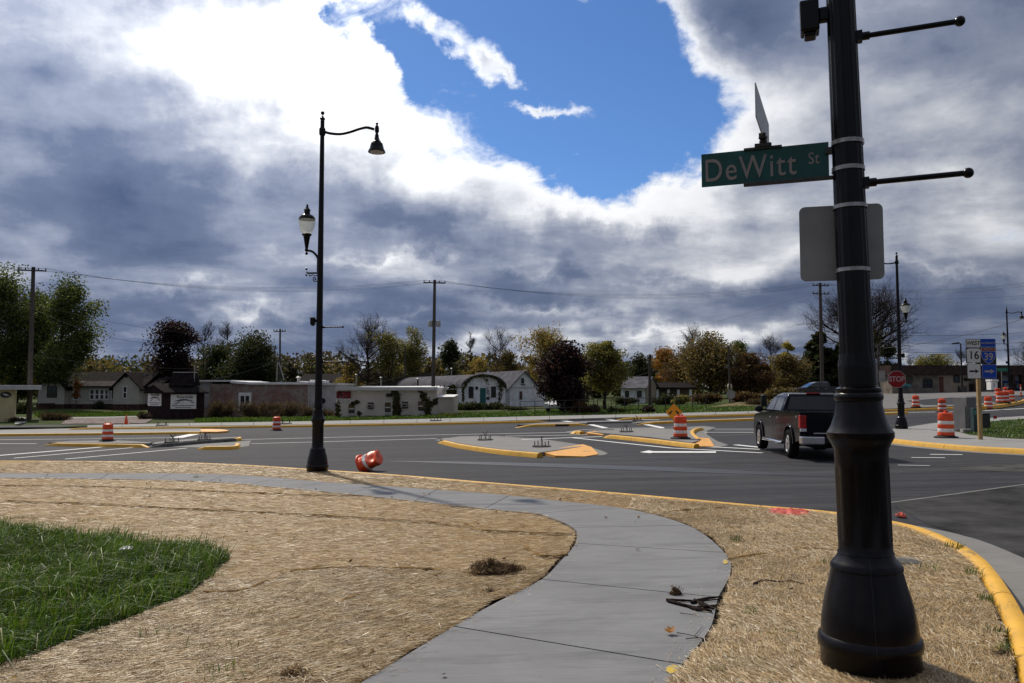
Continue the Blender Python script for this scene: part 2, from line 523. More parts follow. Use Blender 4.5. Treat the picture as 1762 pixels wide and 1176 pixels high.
# ------------------------------------------------------------------ mesh helpers
class MB:
    def __init__(s):
        s.v, s.f, s.mi, s.mats = [], [], [], []

    def mid(s, m):
        if m not in s.mats:
            s.mats.append(m)
        return s.mats.index(m)

    def add(s, vs, fs, m=None, M=None):
        o = len(s.v)
        if M is not None:
            vs = [M @ Vector(v) for v in vs]
        s.v += [tuple(v) for v in vs]
        k = s.mid(m) if m else 0
        for f in fs:
            s.f.append(tuple(i + o for i in f))
            s.mi.append(k)
        return s

    def box(s, x0, x1, y0, y1, z0, z1, m=None, M=None):
        vs = [(x0, y0, z0), (x1, y0, z0), (x1, y1, z0), (x0, y1, z0), (x0, y0, z1), (x1, y0, z1), (x1, y1, z1), (x0, y1, z1)]
        fs = [(0, 3, 2, 1), (4, 5, 6, 7), (0, 1, 5, 4), (1, 2, 6, 5), (2, 3, 7, 6), (3, 0, 4, 7)]
        return s.add(vs, fs, m, M)

    def prism(s, pts, axis, a0, a1, m=None, M=None):
        """pts: 2-D outline; extruded along axis 'x','y' or 'z' from a0 to a1"""
        def p3(p, a):
            return {'x': (a, p[0], p[1]), 'y': (p[0], a, p[1]), 'z': (p[0], p[1], a)}[axis]
        n = len(pts)
        vs = [p3(p, a0) for p in pts] + [p3(p, a1) for p in pts]
        fs = [tuple(range(n)), tuple(range(2 * n - 1, n - 1, -1))]
        fs += [(i, i + n, (i + 1) % n + n, (i + 1) % n) for i in range(n)]
        return s.add(vs, fs, m, M)

    def lathe(s, prof, n=20, m=None, M=None, mod=None, caps=True):
        vs, fs = [], []
        for r, z in prof:
            for k in range(n):
                a = 2 * math.pi * k / n
                q = r * (mod(z, k) if mod else 1)
                vs.append((q * math.cos(a), q * math.sin(a), z))
        for j in range(len(prof) - 1):
            for k in range(n):
                k2 = (k + 1) % n
                fs.append((j * n + k, j * n + k2, (j + 1) * n + k2, (j + 1) * n + k))
        if caps:
            fs.append(tuple(range(n - 1, -1, -1)))
            fs.append(tuple((len(prof) - 1) * n + k for k in range(n)))
        return s.add(vs, fs, m, M)

    def tube(s, pts, rad, n=6, m=None, M=None, caps=True):
        pts = [Vector(p) for p in pts]
        rs = rad if isinstance(rad, (list, tuple)) else [rad] * len(pts)
        vs, fs = [], []
        up = Vector((0, 0, 1))
        for i, p in enumerate(pts):
            t = (pts[min(i + 1, len(pts) - 1)] - pts[max(i - 1, 0)])
            t = t.normalized() if t.length > 1e-9 else Vector((0, 0, 1))
            a = t.cross(up)
            if a.length < 0.05:
                a = t.cross(Vector((1, 0, 0)))
            a.normalize()
            b = t.cross(a)
            for k in range(n):
                c, d = math.cos(2 * math.pi * k / n), math.sin(2 * math.pi * k / n)
                vs.append(p + (a * c + b * d) * rs[i])
        for i in range(len(pts) - 1):
            for k in range(n):
                k2 = (k + 1) % n
                fs.append((i * n + k, (i + 1) * n + k, (i + 1) * n + k2, i * n + k2))
        if caps:
            fs.append(tuple(range(n)))
            fs.append(tuple((len(pts) - 1) * n + k for k in range(n - 1, -1, -1)))
        return s.add(vs, fs, m, M)

    def sphere(s, c, r, m=None, n=10, k=6, sz=1.0):
        prof = [(max(1e-4, r * math.sin(math.pi * i / k)), -r * sz * math.cos(math.pi * i / k)) for i in range(k + 1)]
        return s.lathe(prof, n, m, Matrix.Translation(c), caps=False)

    def mesh(s, name, smooth=None):
        me = bpy.data.meshes.new(name)
        me.from_pydata(s.v, [], s.f)
        for m in s.mats:
            me.materials.append(m)
        if len(s.mats) > 1:
            me.polygons.foreach_set('material_index', s.mi)
        bm = bmesh.new()
        bm.from_mesh(me)
        bmesh.ops.recalc_face_normals(bm, faces=bm.faces)
        bm.to_mesh(me)
        bm.free()
        if smooth is not None:
            me.shade_smooth()
            me.set_sharp_from_angle(angle=R(smooth))
        me.update()
        return me

    def build(s, name, parent=None, m=None, smooth=None, loc=None, bevel=0):
        if m is not None and not s.mats:
            s.mats.append(m)
        o = bpy.data.objects.new(name, s.mesh(name, smooth))
        COL.objects.link(o)
        if parent is not None:
            o.parent = parent
        if loc is not None:
            o.location = loc
        if bevel:
            md = o.modifiers.new("bevel", 'BEVEL')
            md.width = bevel
            md.segments = 2
            md.limit_method = 'ANGLE'
        return o


def tag(o, label, cat, group=None):
    o['label'] = label
    o['category'] = cat
    if group:
        o['group'] = group
    return o


def thing(name, label, cat, loc, rz=0.0, group=None, rot=None):
    o = bpy.data.objects.new(name, None)
    o.empty_display_size = 0.2
    COL.objects.link(o)
    o.location = loc
    o.rotation_euler = rot if rot else (0, 0, rz)
    return tag(o, label, cat, group)


def kind(o, k):
    o['kind'] = k
    return o


def copy_tree(o, parent=None):
    c = o.copy()
    COL.objects.link(c)
    if parent is not None:
        c.parent = parent
    for ch in list(o.children):
        copy_tree(ch, c)
    return c


def text_mesh(body, size, m, extrude=0.002, bold=0.0, sx=1.0, align='CENTER', space=1.0):
    cu = bpy.data.curves.new("lettering", 'FONT')
    cu.body = body
    cu.size = size
    cu.extrude = extrude
    cu.offset = bold
    cu.align_x = align
    cu.align_y = 'CENTER'
    cu.space_character = space
    ob = bpy.data.objects.new("lettering_tmp", cu)
    COL.objects.link(ob)
    dg = bpy.context.evaluated_depsgraph_get()
    me = bpy.data.meshes.new_from_object(ob.evaluated_get(dg))
    bpy.data.objects.remove(ob)
    bpy.data.curves.remove(cu)
    me.transform(Matrix.Diagonal((sx, 1, 1, 1)))
    me.materials.clear()
    me.materials.append(m)
    return me


def text(name, body, size, m, parent, loc, rot=(math.pi / 2, 0, 0), **kw):
    o = bpy.data.objects.new(name, text_mesh(body, size, m, **kw))
    COL.objects.link(o)
    o.parent = parent
    o.location = loc
    o.rotation_euler = rot
    return o


def quads_object(name, centers, ax, ay, mats, mat_idx, parent=None, bend=None):
    """many small quads: centre, half axes (n,3) each; mat_idx (n,)"""
    n = len(centers)
    v = np.empty((n, 4, 3), np.float32)
    v[:, 0] = centers - ax - ay
    v[:, 1] = centers + ax - ay
    v[:, 2] = centers + ax + ay
    v[:, 3] = centers - ax + ay
    me = bpy.data.meshes.new(name)
    me.vertices.add(4 * n)
    me.vertices.foreach_set('co', v.ravel())
    me.loops.add(4 * n)
    me.loops.foreach_set('vertex_index', np.arange(4 * n, dtype=np.int32))
    me.polygons.add(n)
    me.polygons.foreach_set('loop_start', np.arange(0, 4 * n, 4, dtype=np.int32))
    for m in mats:
        me.materials.append(m)
    me.polygons.foreach_set('material_index', np.asarray(mat_idx, np.int32))
    me.update(calc_edges=True)
    o = bpy.data.objects.new(name, me)
    COL.objects.link(o)
    if parent is not None:
        o.parent = parent
    return o


# ------------------------------------------------------------------ sheets that follow the terrain
def resample(pts, step, closed=False):
    pts = [Vector((p[0], p[1])) for p in pts]
    if closed:
        pts = pts + [pts[0]]
    out = []
    for a, b in zip(pts, pts[1:]):
        n = max(1, int((b - a).length / step))
        for i in range(n):
            out.append(a.lerp(b, i / n))
    if not closed:
        out.append(pts[-1])
    return out


def smooth_path(pts, step=0.3):
    """Catmull-Rom through 2-D points, evenly resampled"""
    pts = [Vector((p[0], p[1])) for p in pts]
    q = [pts[0] * 2 - pts[1]] + pts + [pts[-1] * 2 - pts[-2]]
    out = []
    for i in range(1, len(q) - 2):
        p0, p1, p2, p3 = q[i - 1:i + 3]
        n = max(2, int((p2 - p1).length / step))
        for k in range(n):
            t = k / n
            out.append(0.5 * ((2 * p1) + (p2 - p0) * t + (2 * p0 - 5 * p1 + 4 * p2 - p3) * t * t + (3 * p1 - p0 - 3 * p2 + p3) * t ** 3))
    out.append(pts[-1])
    return out


def sheet(name, poly, off, m, grid=2.0, depth=0.0, parent=None, rough=0.0, rscale=1.0, k=None, side=None, uvw=None):
    """poly: 2-D world outline; a draped sheet, or with depth>0 a slab whose side goes down by depth"""
    bm = bmesh.new()
    vs = []
    for p in poly:
        if vs and (Vector((p[0], p[1])) - vs[-1].co.xy).length < 1e-3:
            continue
        vs.append(bm.verts.new((p[0], p[1], 0)))
    bm.faces.new(vs)
    bmesh.ops.triangulate(bm, faces=bm.faces[:])
    xs = [v.co.x for v in bm.verts]
    ys = [v.co.y for v in bm.verts]
    for ax, lo, hi in ((0, min(xs), max(xs)), (1, min(ys), max(ys))):
        c = math.ceil(lo / grid) * grid
        while c < hi:
            co = [0, 0, 0]
            no = [0, 0, 0]
            co[ax] = c + 0.00137
            no[ax] = 1
            bmesh.ops.bisect_plane(bm, geom=bm.verts[:] + bm.edges[:] + bm.faces[:], plane_co=co, plane_no=no, dist=1e-5)
            c += grid
    bmesh.ops.triangulate(bm, faces=bm.faces[:])
    for v in bm.verts:
        z = h(v.co.x, v.co.y) + off
        if rough and not any(e.is_boundary for e in v.link_edges):
            z += rough * noise.noise(Vector((v.co.x * rscale, v.co.y * rscale, 1.3))) + 0.5 * rough * noise.noise(Vector((v.co.x * rscale * 3, v.co.y * rscale * 3, 7.3)))
        v.co.z = z
    bmesh.ops.recalc_face_normals(bm, faces=bm.faces)
    if bm.faces and sum(f.normal.z for f in bm.faces) < 0:
        bmesh.ops.reverse_faces(bm, faces=bm.faces[:])
    if depth:
        ed = [e for e in bm.edges if e.is_boundary]
        r = bmesh.ops.extrude_edge_only(bm, edges=ed)
        for e in r['geom']:
            if isinstance(e, bmesh.types.BMVert):
                e.co.z -= depth
            if isinstance(e, bmesh.types.BMFace) and side:
                e.material_index = 1
        bmesh.ops.recalc_face_normals(bm, faces=bm.faces)
    me = bpy.data.meshes.new(name)
    bm.to_mesh(me)
    bm.free()
    me.materials.append(m)
    if side:
        me.materials.append(side)
    o = bpy.data.objects.new(name, me)
    COL.objects.link(o)
    if parent is not None:
        o.parent = parent
    if k:
        o['kind'] = k
    return o


def px_poly(pxs, off=0.0):
    return [at(x, y, off).xy for x, y in pxs]


def kerb_section(path, w=0.16, H=0.15, t0=0.0, t1=0.0, m=None, parent=None, name='kerb_section', base=0.0, total=None, s0=0.0):
    """one straight-jointed piece of kerb swept along a 2-D path (already resampled)"""
    n = len(path)
    L = [0.0]
    for a, b in zip(path, path[1:]):
        L.append(L[-1] + (b - a).length)
    tot = total if total else L[-1]
    prof = [(-w / 2 - 0.02, -0.2), (-w / 2, 0.70), (-w / 2 + 0.02, 0.92), (-w / 2 + 0.055, 1.0), (w / 2 - 0.06, 1.0), (w / 2 - 0.02, 0.92), (w / 2 + 0.005, 0.70), (w / 2 + 0.05, -0.2)]
    mb = MB()
    vs, fs = [], []
    for i, p in enumerate(path):
        t = (path[min(i + 1, n - 1)] - path[max(i - 1, 0)]).normalized()
        nx = Vector((t.y, -t.x))
        s = s0 + L[i]
        k = 1.0
        if t0 > 0:
            k = min(k, 0.12 + 0.88 * s / t0)
        if t1 > 0:
            k = min(k, 0.12 + 0.88 * (tot - s) / t1)
        for x, z in prof:
            q = p + nx * x
            vs.append((q.x, q.y, h(q.x, q.y) + base + (z * H * k if z > 0 else -0.1)))
    c = len(prof)
    for i in range(n - 1):
        for j in range(c - 1):
            fs.append((i * c + j, (i + 1) * c + j, (i + 1) * c + j + 1, i * c + j + 1))
    fs.append(tuple(range(c)))
    fs.append(tuple((n - 1) * c + j for j in range(c - 1, -1, -1)))
    mb.add(vs, fs, m)
    return mb.build(name, parent, smooth=35)


def kerb(pxs, label_name='kerb', off=0.15, step=0.3, sect=3.05, w=0.16, H=0.15, t0=0.0, t1=0.0, m=None, curve=True, shift=0.0, base=0.0, parent=None):
    pts = [at(x, y, off).xy for x, y in pxs]
    path = smooth_path(pts, step) if curve else resample(pts, step)
    if shift:
        out = []
        for i, p in enumerate(path):
            t = (path[min(i + 1, len(path) - 1)] - path[max(i - 1, 0)]).normalized()
            out.append(p + Vector((t.y, -t.x)) * shift)
        path = out
    root = parent
    if root is None:
        root = bpy.data.objects.new(label_name, None)
        COL.objects.link(root)
        root['kind'] = 'structure'
    L = [0.0]
    for a, b in zip(path, path[1:]):
        L.append(L[-1] + (b - a).length)
    tot = L[-1]
    ns = max(1, round(tot / sect))

    def point(s):
        s = max(0, min(tot, s))
        for i in range(len(L) - 1):
            if L[i + 1] >= s:
                return path[i].lerp(path[i + 1], (s - L[i]) / max(1e-9, L[i + 1] - L[i]))
        return path[-1]
    for k in range(ns):
        a, b = tot * k / ns + (0.009 if k else 0), tot * (k + 1) / ns - (0.009 if k < ns - 1 else 0)
        seg = [point(a)] + [path[i] for i in range(len(L)) if a + 0.02 < L[i] < b - 0.02] + [point(b)]
        kerb_section(seg, w, H, t0, t1, m or M_KERB, root, base=base, total=tot, s0=a)
    return root, path


def line_mark(a, b, w=0.12, w2=None, name='road_marking', m=None):
    """painted line between two photo pixels lying on the road"""
    A, B = at(*a).xy, at(*b).xy
    w *= 1.25
    w2 = w2 * 1.25 if w2 else w2
    t = (B - A).normalized()
    n = Vector((t.y, -t.x))
    w2 = w if w2 is None else w2
    return sheet(name, [A - n * w / 2, B - n * w2 / 2, B + n * w2 / 2, A + n * w / 2], 0.008, m or M_LINE, 2.0, k='structure')

# ================================================================== THE SETTING
def grid_ground():
    xs = [-2500, -1200, -600, -300, -180] + list(range(-120, 131, 6)) + [180, 300, 600, 1200, 2500]
    ys = [-300, -120, -60, -30, -15] + list(range(-6, 181, 6)) + [240, 340, 500, 800, 1400, 2500]
    mb = MB()
    vs = [(x, y, h(x, y) - 0.12) for y in ys for x in xs]
    n = len(xs)
    fs = [(j * n + i, j * n + i + 1, (j + 1) * n + i + 1, (j + 1) * n + i) for j in range(len(ys) - 1) for i in range(n - 1)]
    mb.add(vs, fs, M_GROUND)
    return kind(mb.build("ground", smooth=60), 'structure')


grid_ground()
sheet("road", [(-75, 0), (85, 0), (85, 122), (-75, 96)], 0.0, M_ASPH, 2.0, k='structure')

# ---- near verge -----------------------------------------------------------------------------------------------
KERB_PX = [(-420, 795.5), (-200, 794), (0, 793.5), (250, 795), (400, 799.5), (530, 807.5), (660, 816), (760, 824), (850, 831.5), (1000, 843.5),
           (1100, 852), (1200, 861), (1300, 870), (1440, 882.5), (1565, 904), (1637, 932), (1676, 955), (1704, 985), (1738, 1040), (1768, 1110), (1790, 1190), (1805, 1270)]
near_kerb, KPATH = kerb(KERB_PX, off=0.14, H=0.145, w=0.145, step=0.25)


def offset(path, d):
    out = []
    for i, p in enumerate(path):
        t = (path[min(i + 1, len(path) - 1)] - path[max(i - 1, 0)]).normalized()
        out.append(p + Vector((t.y, -t.x)) * d)
    return out


sheet("gutter", offset(KPATH, -0.07) + offset(KPATH, -0.62)[::-1], 0.012, M_GUT, 2.0, k='structure')
KIN = offset(KPATH, 0.078)          # turf side of the kerb

# the footpath: (left edge, right edge) pixel pairs, nearest first; True where a joint is seen
WALK = [((470, 1270), (1085, 1290), 0), ((628, 1171), (1151, 1174), 0), ((781, 1078), (1174, 1143), 1), ((852, 1038), (1222, 1080), 0), ((932, 997), (1236, 1028), 1),
        ((962, 968), (1257, 985), 0), ((990, 935), (1247, 951), 1), ((986, 908), (1183, 904), 1), ((931, 886), (1080, 876), 0),
        ((878, 880), (960, 862), 0), ((820, 874), (860, 851), 0), ((700, 861), (740, 842), 0), ((500, 841), (560, 829.5), 0), ((320, 827.5), (350, 815.5), 0),
        ((0, 822.5), (0, 814.5), 0), ((-300, 821), (-300, 813), 0), ((-420, 821), (-420, 813.5), 0)]
WOFF = TURF + 0.012
WL = [at(*a, WOFF).xy for a, b, j in WALK]
WR = [at(*b, WOFF).xy for a, b, j in WALK]


def cr(pts, t):
    i = min(int(t), len(pts) - 2)
    f = t - i
    q = [pts[0] * 2 - pts[1]] + pts + [pts[-1] * 2 - pts[-2]]
    p0, p1, p2, p3 = q[i:i + 4]
    return 0.5 * ((2 * p1) + (p2 - p0) * f + (2 * p0 - 5 * p1 + 4 * p2 - p3) * f * f + (3 * p1 - p0 - 3 * p2 + p3) * f ** 3)


def slabs(name, A, B, joints, gap, off, depth, m, parent, sub=6, grid=1.0):
    """concrete slabs between two edges A and B (2-D); joints = parameter values along them"""
    for a, b in zip(joints, joints[1:]):
        n = max(2, int((b - a) * sub) + 1)
        ts = [a + (b - a) * k / n for k in range(n + 1)]
        ea, eb = [cr(A, t) for t in ts], [cr(B, t) for t in ts]
        for e in (ea, eb):
            d0, d1 = (e[1] - e[0]).normalized(), (e[-1] - e[-2]).normalized()
            e[0] = e[0] + d0 * gap / 2
            e[-1] = e[-1] - d1 * gap / 2
        sheet(name, ea + eb[::-1], off, m, grid, depth=depth, parent=parent)


def joint_params(A, B, known, spacing, end):
    js = list(known)
    t, acc, last = js[-1], 0.0, (cr(A, js[-1]) + cr(B, js[-1])) / 2
    while t < end - 0.02:
        t += 0.02
        c = (cr(A, t) + cr(B, t)) / 2
        acc += (c - last).length
        last = c
        if acc > spacing:
            js.append(t)
            acc = 0
    js.append(end)
    return js


sidewalk = kind(bpy.data.objects.new("sidewalk", None), 'structure')
COL.objects.link(sidewalk)
slabs("slab", WL, WR, joint_params(WL, WR, [0, 2, 4, 6, 7], 1.75, len(WL) - 1), 0.018, WOFF, 0.15, M_WALK, sidewalk, grid=0.9)
M_YSPRAY = mat("yellow_spray", (0.62, 0.42, 0.05), 0.85, 0.2, 14, col2=(0.34, 0.32, 0.25), lo=0.42, hi=0.68)


def spray(px, py, rx, ry, seed):
    c = at(px, py, WOFF)
    rr = random.Random(seed)
    pts = []
    for k in range(26):
        a = 2 * math.pi * k / 26
        q = at(px + rx * math.cos(a) * (0.75 + 0.4 * rr.random()), py + ry * math.sin(a) * (0.75 + 0.4 * rr.random()), WOFF)
        pts.append(q.xy)
    sheet("spray_mark", pts, WOFF + 0.005, M_YSPRAY, 1.0, k='structure')


spray(1157, 1153, 13, 8, 1)
spray(1248, 968, 5, 3.5, 2)

# soil under the straw, then the straw matting itself
near_poly = KIN + [Vector((3.6, 1.2)), Vector((-30, 1.2)), Vector((-36, 14))]
sheet("soil", near_poly, TURF - 0.035, M_SOIL, 1.0, rough=0.012, rscale=5, k='structure')
PAR = [k / 8 for k in range(0, 8 * (len(WL) - 1) + 1)]
CLn = [cr(WL, t) for t in PAR]
CRn = [cr(WR, t) for t in PAR]


def ragged(path, d, amp, step=0.09, seed=0):
    pts = resample(path, step)
    out = []
    for i, p in enumerate(pts):
        t = (pts[min(i + 1, len(pts) - 1)] - pts[max(i - 1, 0)])
        if t.length < 1e-6:
            continue
        t.normalize()
        k = noise.noise(Vector((p.x * 1.7, p.y * 1.7, seed))) + 0.6 * noise.noise(Vector((p.x * 6, p.y * 6, seed + 5)))
        out.append(p + Vector((t.y, -t.x)) * (d + amp * k))
    return out


i7 = next(i for i, t in enumerate(PAR) if t >= 8)
ks = min(range(len(KIN)), key=lambda i: (KIN[i] - at(1110, 853, 0.14).xy).length)
KR = ragged(KIN, 0.035, 0.045, seed=3)
kr = min(range(len(KR)), key=lambda i: (KR[i] - KIN[ks]).length)
RE_near = ragged(CRn[:i7 + 1], 0.03, 0.05, seed=1)      # right edge, walking away from the camera: right is +
RE_far = ragged(CRn[i7:], 0.03, 0.04, 0.25, seed=1)
LE_near = ragged(CLn[:i7 + 1], -0.03, 0.05, seed=2)
LE_far = ragged(CLn[i7:], -0.03, 0.04, 0.25, seed=2)
POLY_R = RE_near + KR[kr:]
POLY_F1 = RE_far + KR[:kr + 1]
SEAM_PX = [(955, 970), (900, 980), (835, 986), (720, 985), (560, 978), (440, 1000), (350, 1000), (150, 985), (-150, 960), (-420, 950)]
SEAM = [at(x, y, TURF).xy for x, y in SEAM_PX]
j = min(range(len(LE_near)), key=lambda i: (LE_near[i] - SEAM[0]).length)
POLY_L = LE_near[:j + 1] + SEAM + [Vector((-16, 2)), Vector((-3, 1.6))]
POLY_F2 = LE_near[j:] + LE_far + [Vector((-34, 14))] + SEAM[::-1]
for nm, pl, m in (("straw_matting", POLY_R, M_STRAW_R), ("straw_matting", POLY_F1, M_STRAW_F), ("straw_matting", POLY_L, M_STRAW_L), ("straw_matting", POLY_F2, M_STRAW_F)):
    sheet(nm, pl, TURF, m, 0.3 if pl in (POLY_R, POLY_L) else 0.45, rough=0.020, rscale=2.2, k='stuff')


def inside(poly, X, Y):
    px = np.array([p[0] for p in poly])
    py = np.array([p[1] for p in poly])
    r = np.zeros(len(X), bool)
    for i in range(len(px)):
        x0, y0, x1, y1 = px[i - 1], py[i - 1], px[i], py[i]
        c = (y0 > Y) != (y1 > Y)
        with np.errstate(divide='ignore', invalid='ignore'):
            xi = (x1 - x0) * (Y - y0) / (y1 - y0) + x0
        r ^= c & (X < xi)
    return r


def h_np(X, Y):
    k = 12.0
    def cl(v, a, b):
        return np.where(v >= b, b + k * (1 - np.exp(-np.maximum(v - b, 0) / k)), np.where(v <= a, a - k * (1 - np.exp(-np.maximum(a - v, 0) / k)), v))
    X, Y = cl(X, -62, 72), cl(Y, 0, 112)
    return CZ + sum(c * X ** i * Y ** j for i, j, c in _T)


rng = np.random.default_rng(11)
GRASS_PX = [(-260, 905), (0, 909), (60, 914), (150, 929), (250, 940), (320, 946), (372, 953), (396, 962), (372, 985), (330, 1025), (240, 1062), (120, 1108), (60, 1133), (0, 1148), (-120, 1185), (-420, 1260)]
GRASS = [at(x, y, TURF).xy for x, y in GRASS_PX]

M_ST = [mat("straw_pale", (0.56, 0.42, 0.22), 0.5, 0.1, 4), mat("straw_gold", (0.44, 0.28, 0.10), 0.5, 0.1, 4), mat("straw_brown", (0.26, 0.17, 0.085), 0.6, 0.1, 4),
        mat("straw_bleached", (0.76, 0.67, 0.50), 0.4, 0.06, 4)]


def strands(poly, n, ang, name, wave=0.0, row=0.0, lmin=0.035, lmax=0.115, wid=0.00062, dref=5.5):
    bx = np.array([[p[0], p[1]] for p in poly])
    lo, hi = bx.min(0), bx.max(0)
    lo = np.maximum(lo, [-16, 2.5])
    hi = np.minimum(hi, [9, 26])
    X = rng.uniform(lo[0], hi[0], n * 9)
    Y = rng.uniform(lo[1], hi[1], n * 9)
    d = np.hypot(X, Y)
    keep = (np.abs(X) < 0.75 * Y + 0.8) & (rng.random(len(X)) < np.minimum(1, (dref / d) ** 1.9))
    X, Y = X[keep], Y[keep]
    k = inside(poly, X, Y) & ~inside(GRASS, X, Y)
    X, Y = X[k][:n], Y[k][:n]
    m = len(X)
    a = ang + wave * np.sin(1.9 * X + 1.3 * np.sin(0.9 * Y)) + wave * 0.6 * np.sin(4.1 * Y + 2 * X)
    if row:
        nx, ny = -math.sin(ang), math.cos(ang)
        s = X * nx + Y * ny + 0.03 * np.sin(2.3 * X + 1.1 * Y)
        t = np.round(s / row) * row + rng.normal(0, row * 0.13, m) - s
        use = rng.random(m) < 0.6
        X = X + nx * t * use
        Y = Y + ny * t * use
    a = a + np.where(rng.random(m) < 0.82, rng.normal(0, 0.24, m), rng.uniform(-1.57, 1.57, m))
    L = rng.uniform(lmin, lmax, m) * (0.7 + 0.05 * np.hypot(X, Y))
    tilt = np.abs(rng.normal(0, 0.09, m))
    ax = np.stack([np.cos(a) * np.cos(tilt), np.sin(a) * np.cos(tilt), np.sin(tilt) * rng.choice([-1, 1], m)], 1) * (L / 2)[:, None]
    w = wid * rng.uniform(0.7, 1.6, m) * (1 + 0.07 * np.hypot(X, Y))
    roll = rng.uniform(-0.7, 0.7, m)
    ay = np.stack([-np.sin(a) * np.cos(roll), np.cos(a) * np.cos(roll), np.sin(roll)], 1) * w[:, None]
    Z = h_np(X, Y) + TURF + 0.014 + np.abs(ax[:, 2]) + rng.uniform(0, 0.012, m)
    o = quads_object(name, np.stack([X, Y, Z], 1), ax, ay, M_ST, rng.choice(4, m, p=[0.32, 0.34, 0.26, 0.08]))
    o['kind'] = 'stuff'
    return o


strands(POLY_L, 190000, R(27), "straw", 0.10, 0.035)
strands(POLY_R, 180000, R(78), "straw", 0.30, 0.026)
strands(POLY_F2, 80000, R(2), "straw", 0.12, 0.04, dref=9)
strands(POLY_F1, 40000, R(-8), "straw", 0.12, 0.04, dref=16)

for E_, sg in ((CRn[:i7 + 1], -1), (CLn[:i7 + 1], 1)):
    strands(offset(E_, 0.03 * -sg) + offset(E_, 0.16 * sg)[::-1], 500, R(60), "straw", 0.4, lmin=0.02, lmax=0.06)


def netting(poly, ang, gap, wave, dmax, name="straw_netting"):
    """the thin threads that hold the straw blanket together, line after line"""
    d = np.array([math.cos(ang), math.sin(ang)])
    nrm = np.array([-d[1], d[0]])
    C, A, B_ = [], [], []
    for s in np.arange(-16, 16, gap):
        t = np.arange(-4, 16, 0.055)
        s2 = s + wave * np.sin(2.1 * t + 0.6 * s) + wave * 0.6 * np.sin(5.3 * t + 1.7 * s) + rng.normal(0, 0.003, len(t))
        X = d[0] * t + nrm[0] * s2
        Y = d[1] * t + nrm[1] * s2
        ok = (Y > 2.6) & (np.hypot(X, Y) < dmax) & (np.abs(X) < 0.75 * Y + 0.5)
        if ok.sum() < 3:
            continue
        ok &= inside(poly, X, Y) & ~inside(GRASS, X, Y)
        Z = h_np(X, Y) + TURF + 0.024 + 0.006 * np.sin(11 * t + 3 * s) + 0.006 * np.sin(23 * t + s)
        p = np.stack([X, Y, Z], 1)
        m = ok[:-1] & ok[1:] & (rng.random(len(t) - 1) < 0.86)
        a = (p[1:] - p[:-1])[m] / 2
        C.append(((p[1:] + p[:-1]) / 2)[m])
        A.append(a)
        w = 0.0009 * (1 + 0.10 * np.hypot(X, Y)[:-1][m])
        B_.append(np.stack([nrm[0] * w, nrm[1] * w, w * 0.4], 1))
    C, A, B_ = map(np.concatenate, (C, A, B_))
    o = quads_object(name, C, A, B_, [M_ST[0], M_ST[3], M_ST[1]], rng.choice(3, len(C), p=[0.5, 0.3, 0.2]))
    o['kind'] = 'stuff'


netting(POLY_R, R(80), 0.036, 0.030, 10)
netting(POLY_L, R(27), 0.05, 0.012, 9)
# overlaps between the straw rolls: low dark-sided ridges
M_SEAM = mat("straw_seam", (0.27, 0.165, 0.065), 0.85, 0.3, 9, bump=0.8, bscale=60)
for pts in ([(-40, 836), (200, 840), (420, 850), (640, 856)], [(-40, 863), (150, 869), (320, 878), (520, 888), (720, 900), (830, 915)],
            [(350, 1024), (415, 1022), (450, 1008), (500, 990), (565, 976)], [(500, 985), (640, 980), (760, 985)], [(500, 1072), (620, 1028), (655, 1018)],
            [(905, 945), (935, 962), (976, 958)], [(800, 905), (840, 916), (985, 922)],
            [(1255, 966), (1380, 948), (1440, 950), (1560, 942)], [(1140, 884), (1250, 876)]):
    pth = smooth_path([at(x, y, TURF).xy for x, y in pts], 0.12)
    mb = MB()
    mb.tube([(p.x, p.y, h(p.x, p.y) + TURF + 0.010 + 0.012 * noise.noise(Vector((p.x * 5, p.y * 5, 2)))) for p in pth],
            [max(0.004, 0.024 + 0.014 * noise.noise(Vector((p.x * 3, p.y * 3, 9)))) for p in pth], 6, M_SEAM)
    kind(mb.build("straw_ridge", smooth=60), 'stuff')

# ---- uncut grass patch ----------------------------------------------------------------------------------------
M_GR = [mat("grass_deep", (0.038, 0.092, 0.009), 0.5, 0.25, 3, transl=0.25), mat("grass_mid", (0.082, 0.165, 0.013), 0.5, 0.25, 3, transl=0.3),
        mat("grass_light", (0.16, 0.25, 0.03), 0.45, 0.2, 3, transl=0.35), mat("grass_dry", (0.26, 0.23, 0.10), 0.5, 0.2, 3, transl=0.2)]
sheet("grass_soil", GRASS, TURF + 0.03, mat("grass_thatch", (0.02, 0.04, 0.010), 0.95, 0.3, 12), 0.5, k='structure')


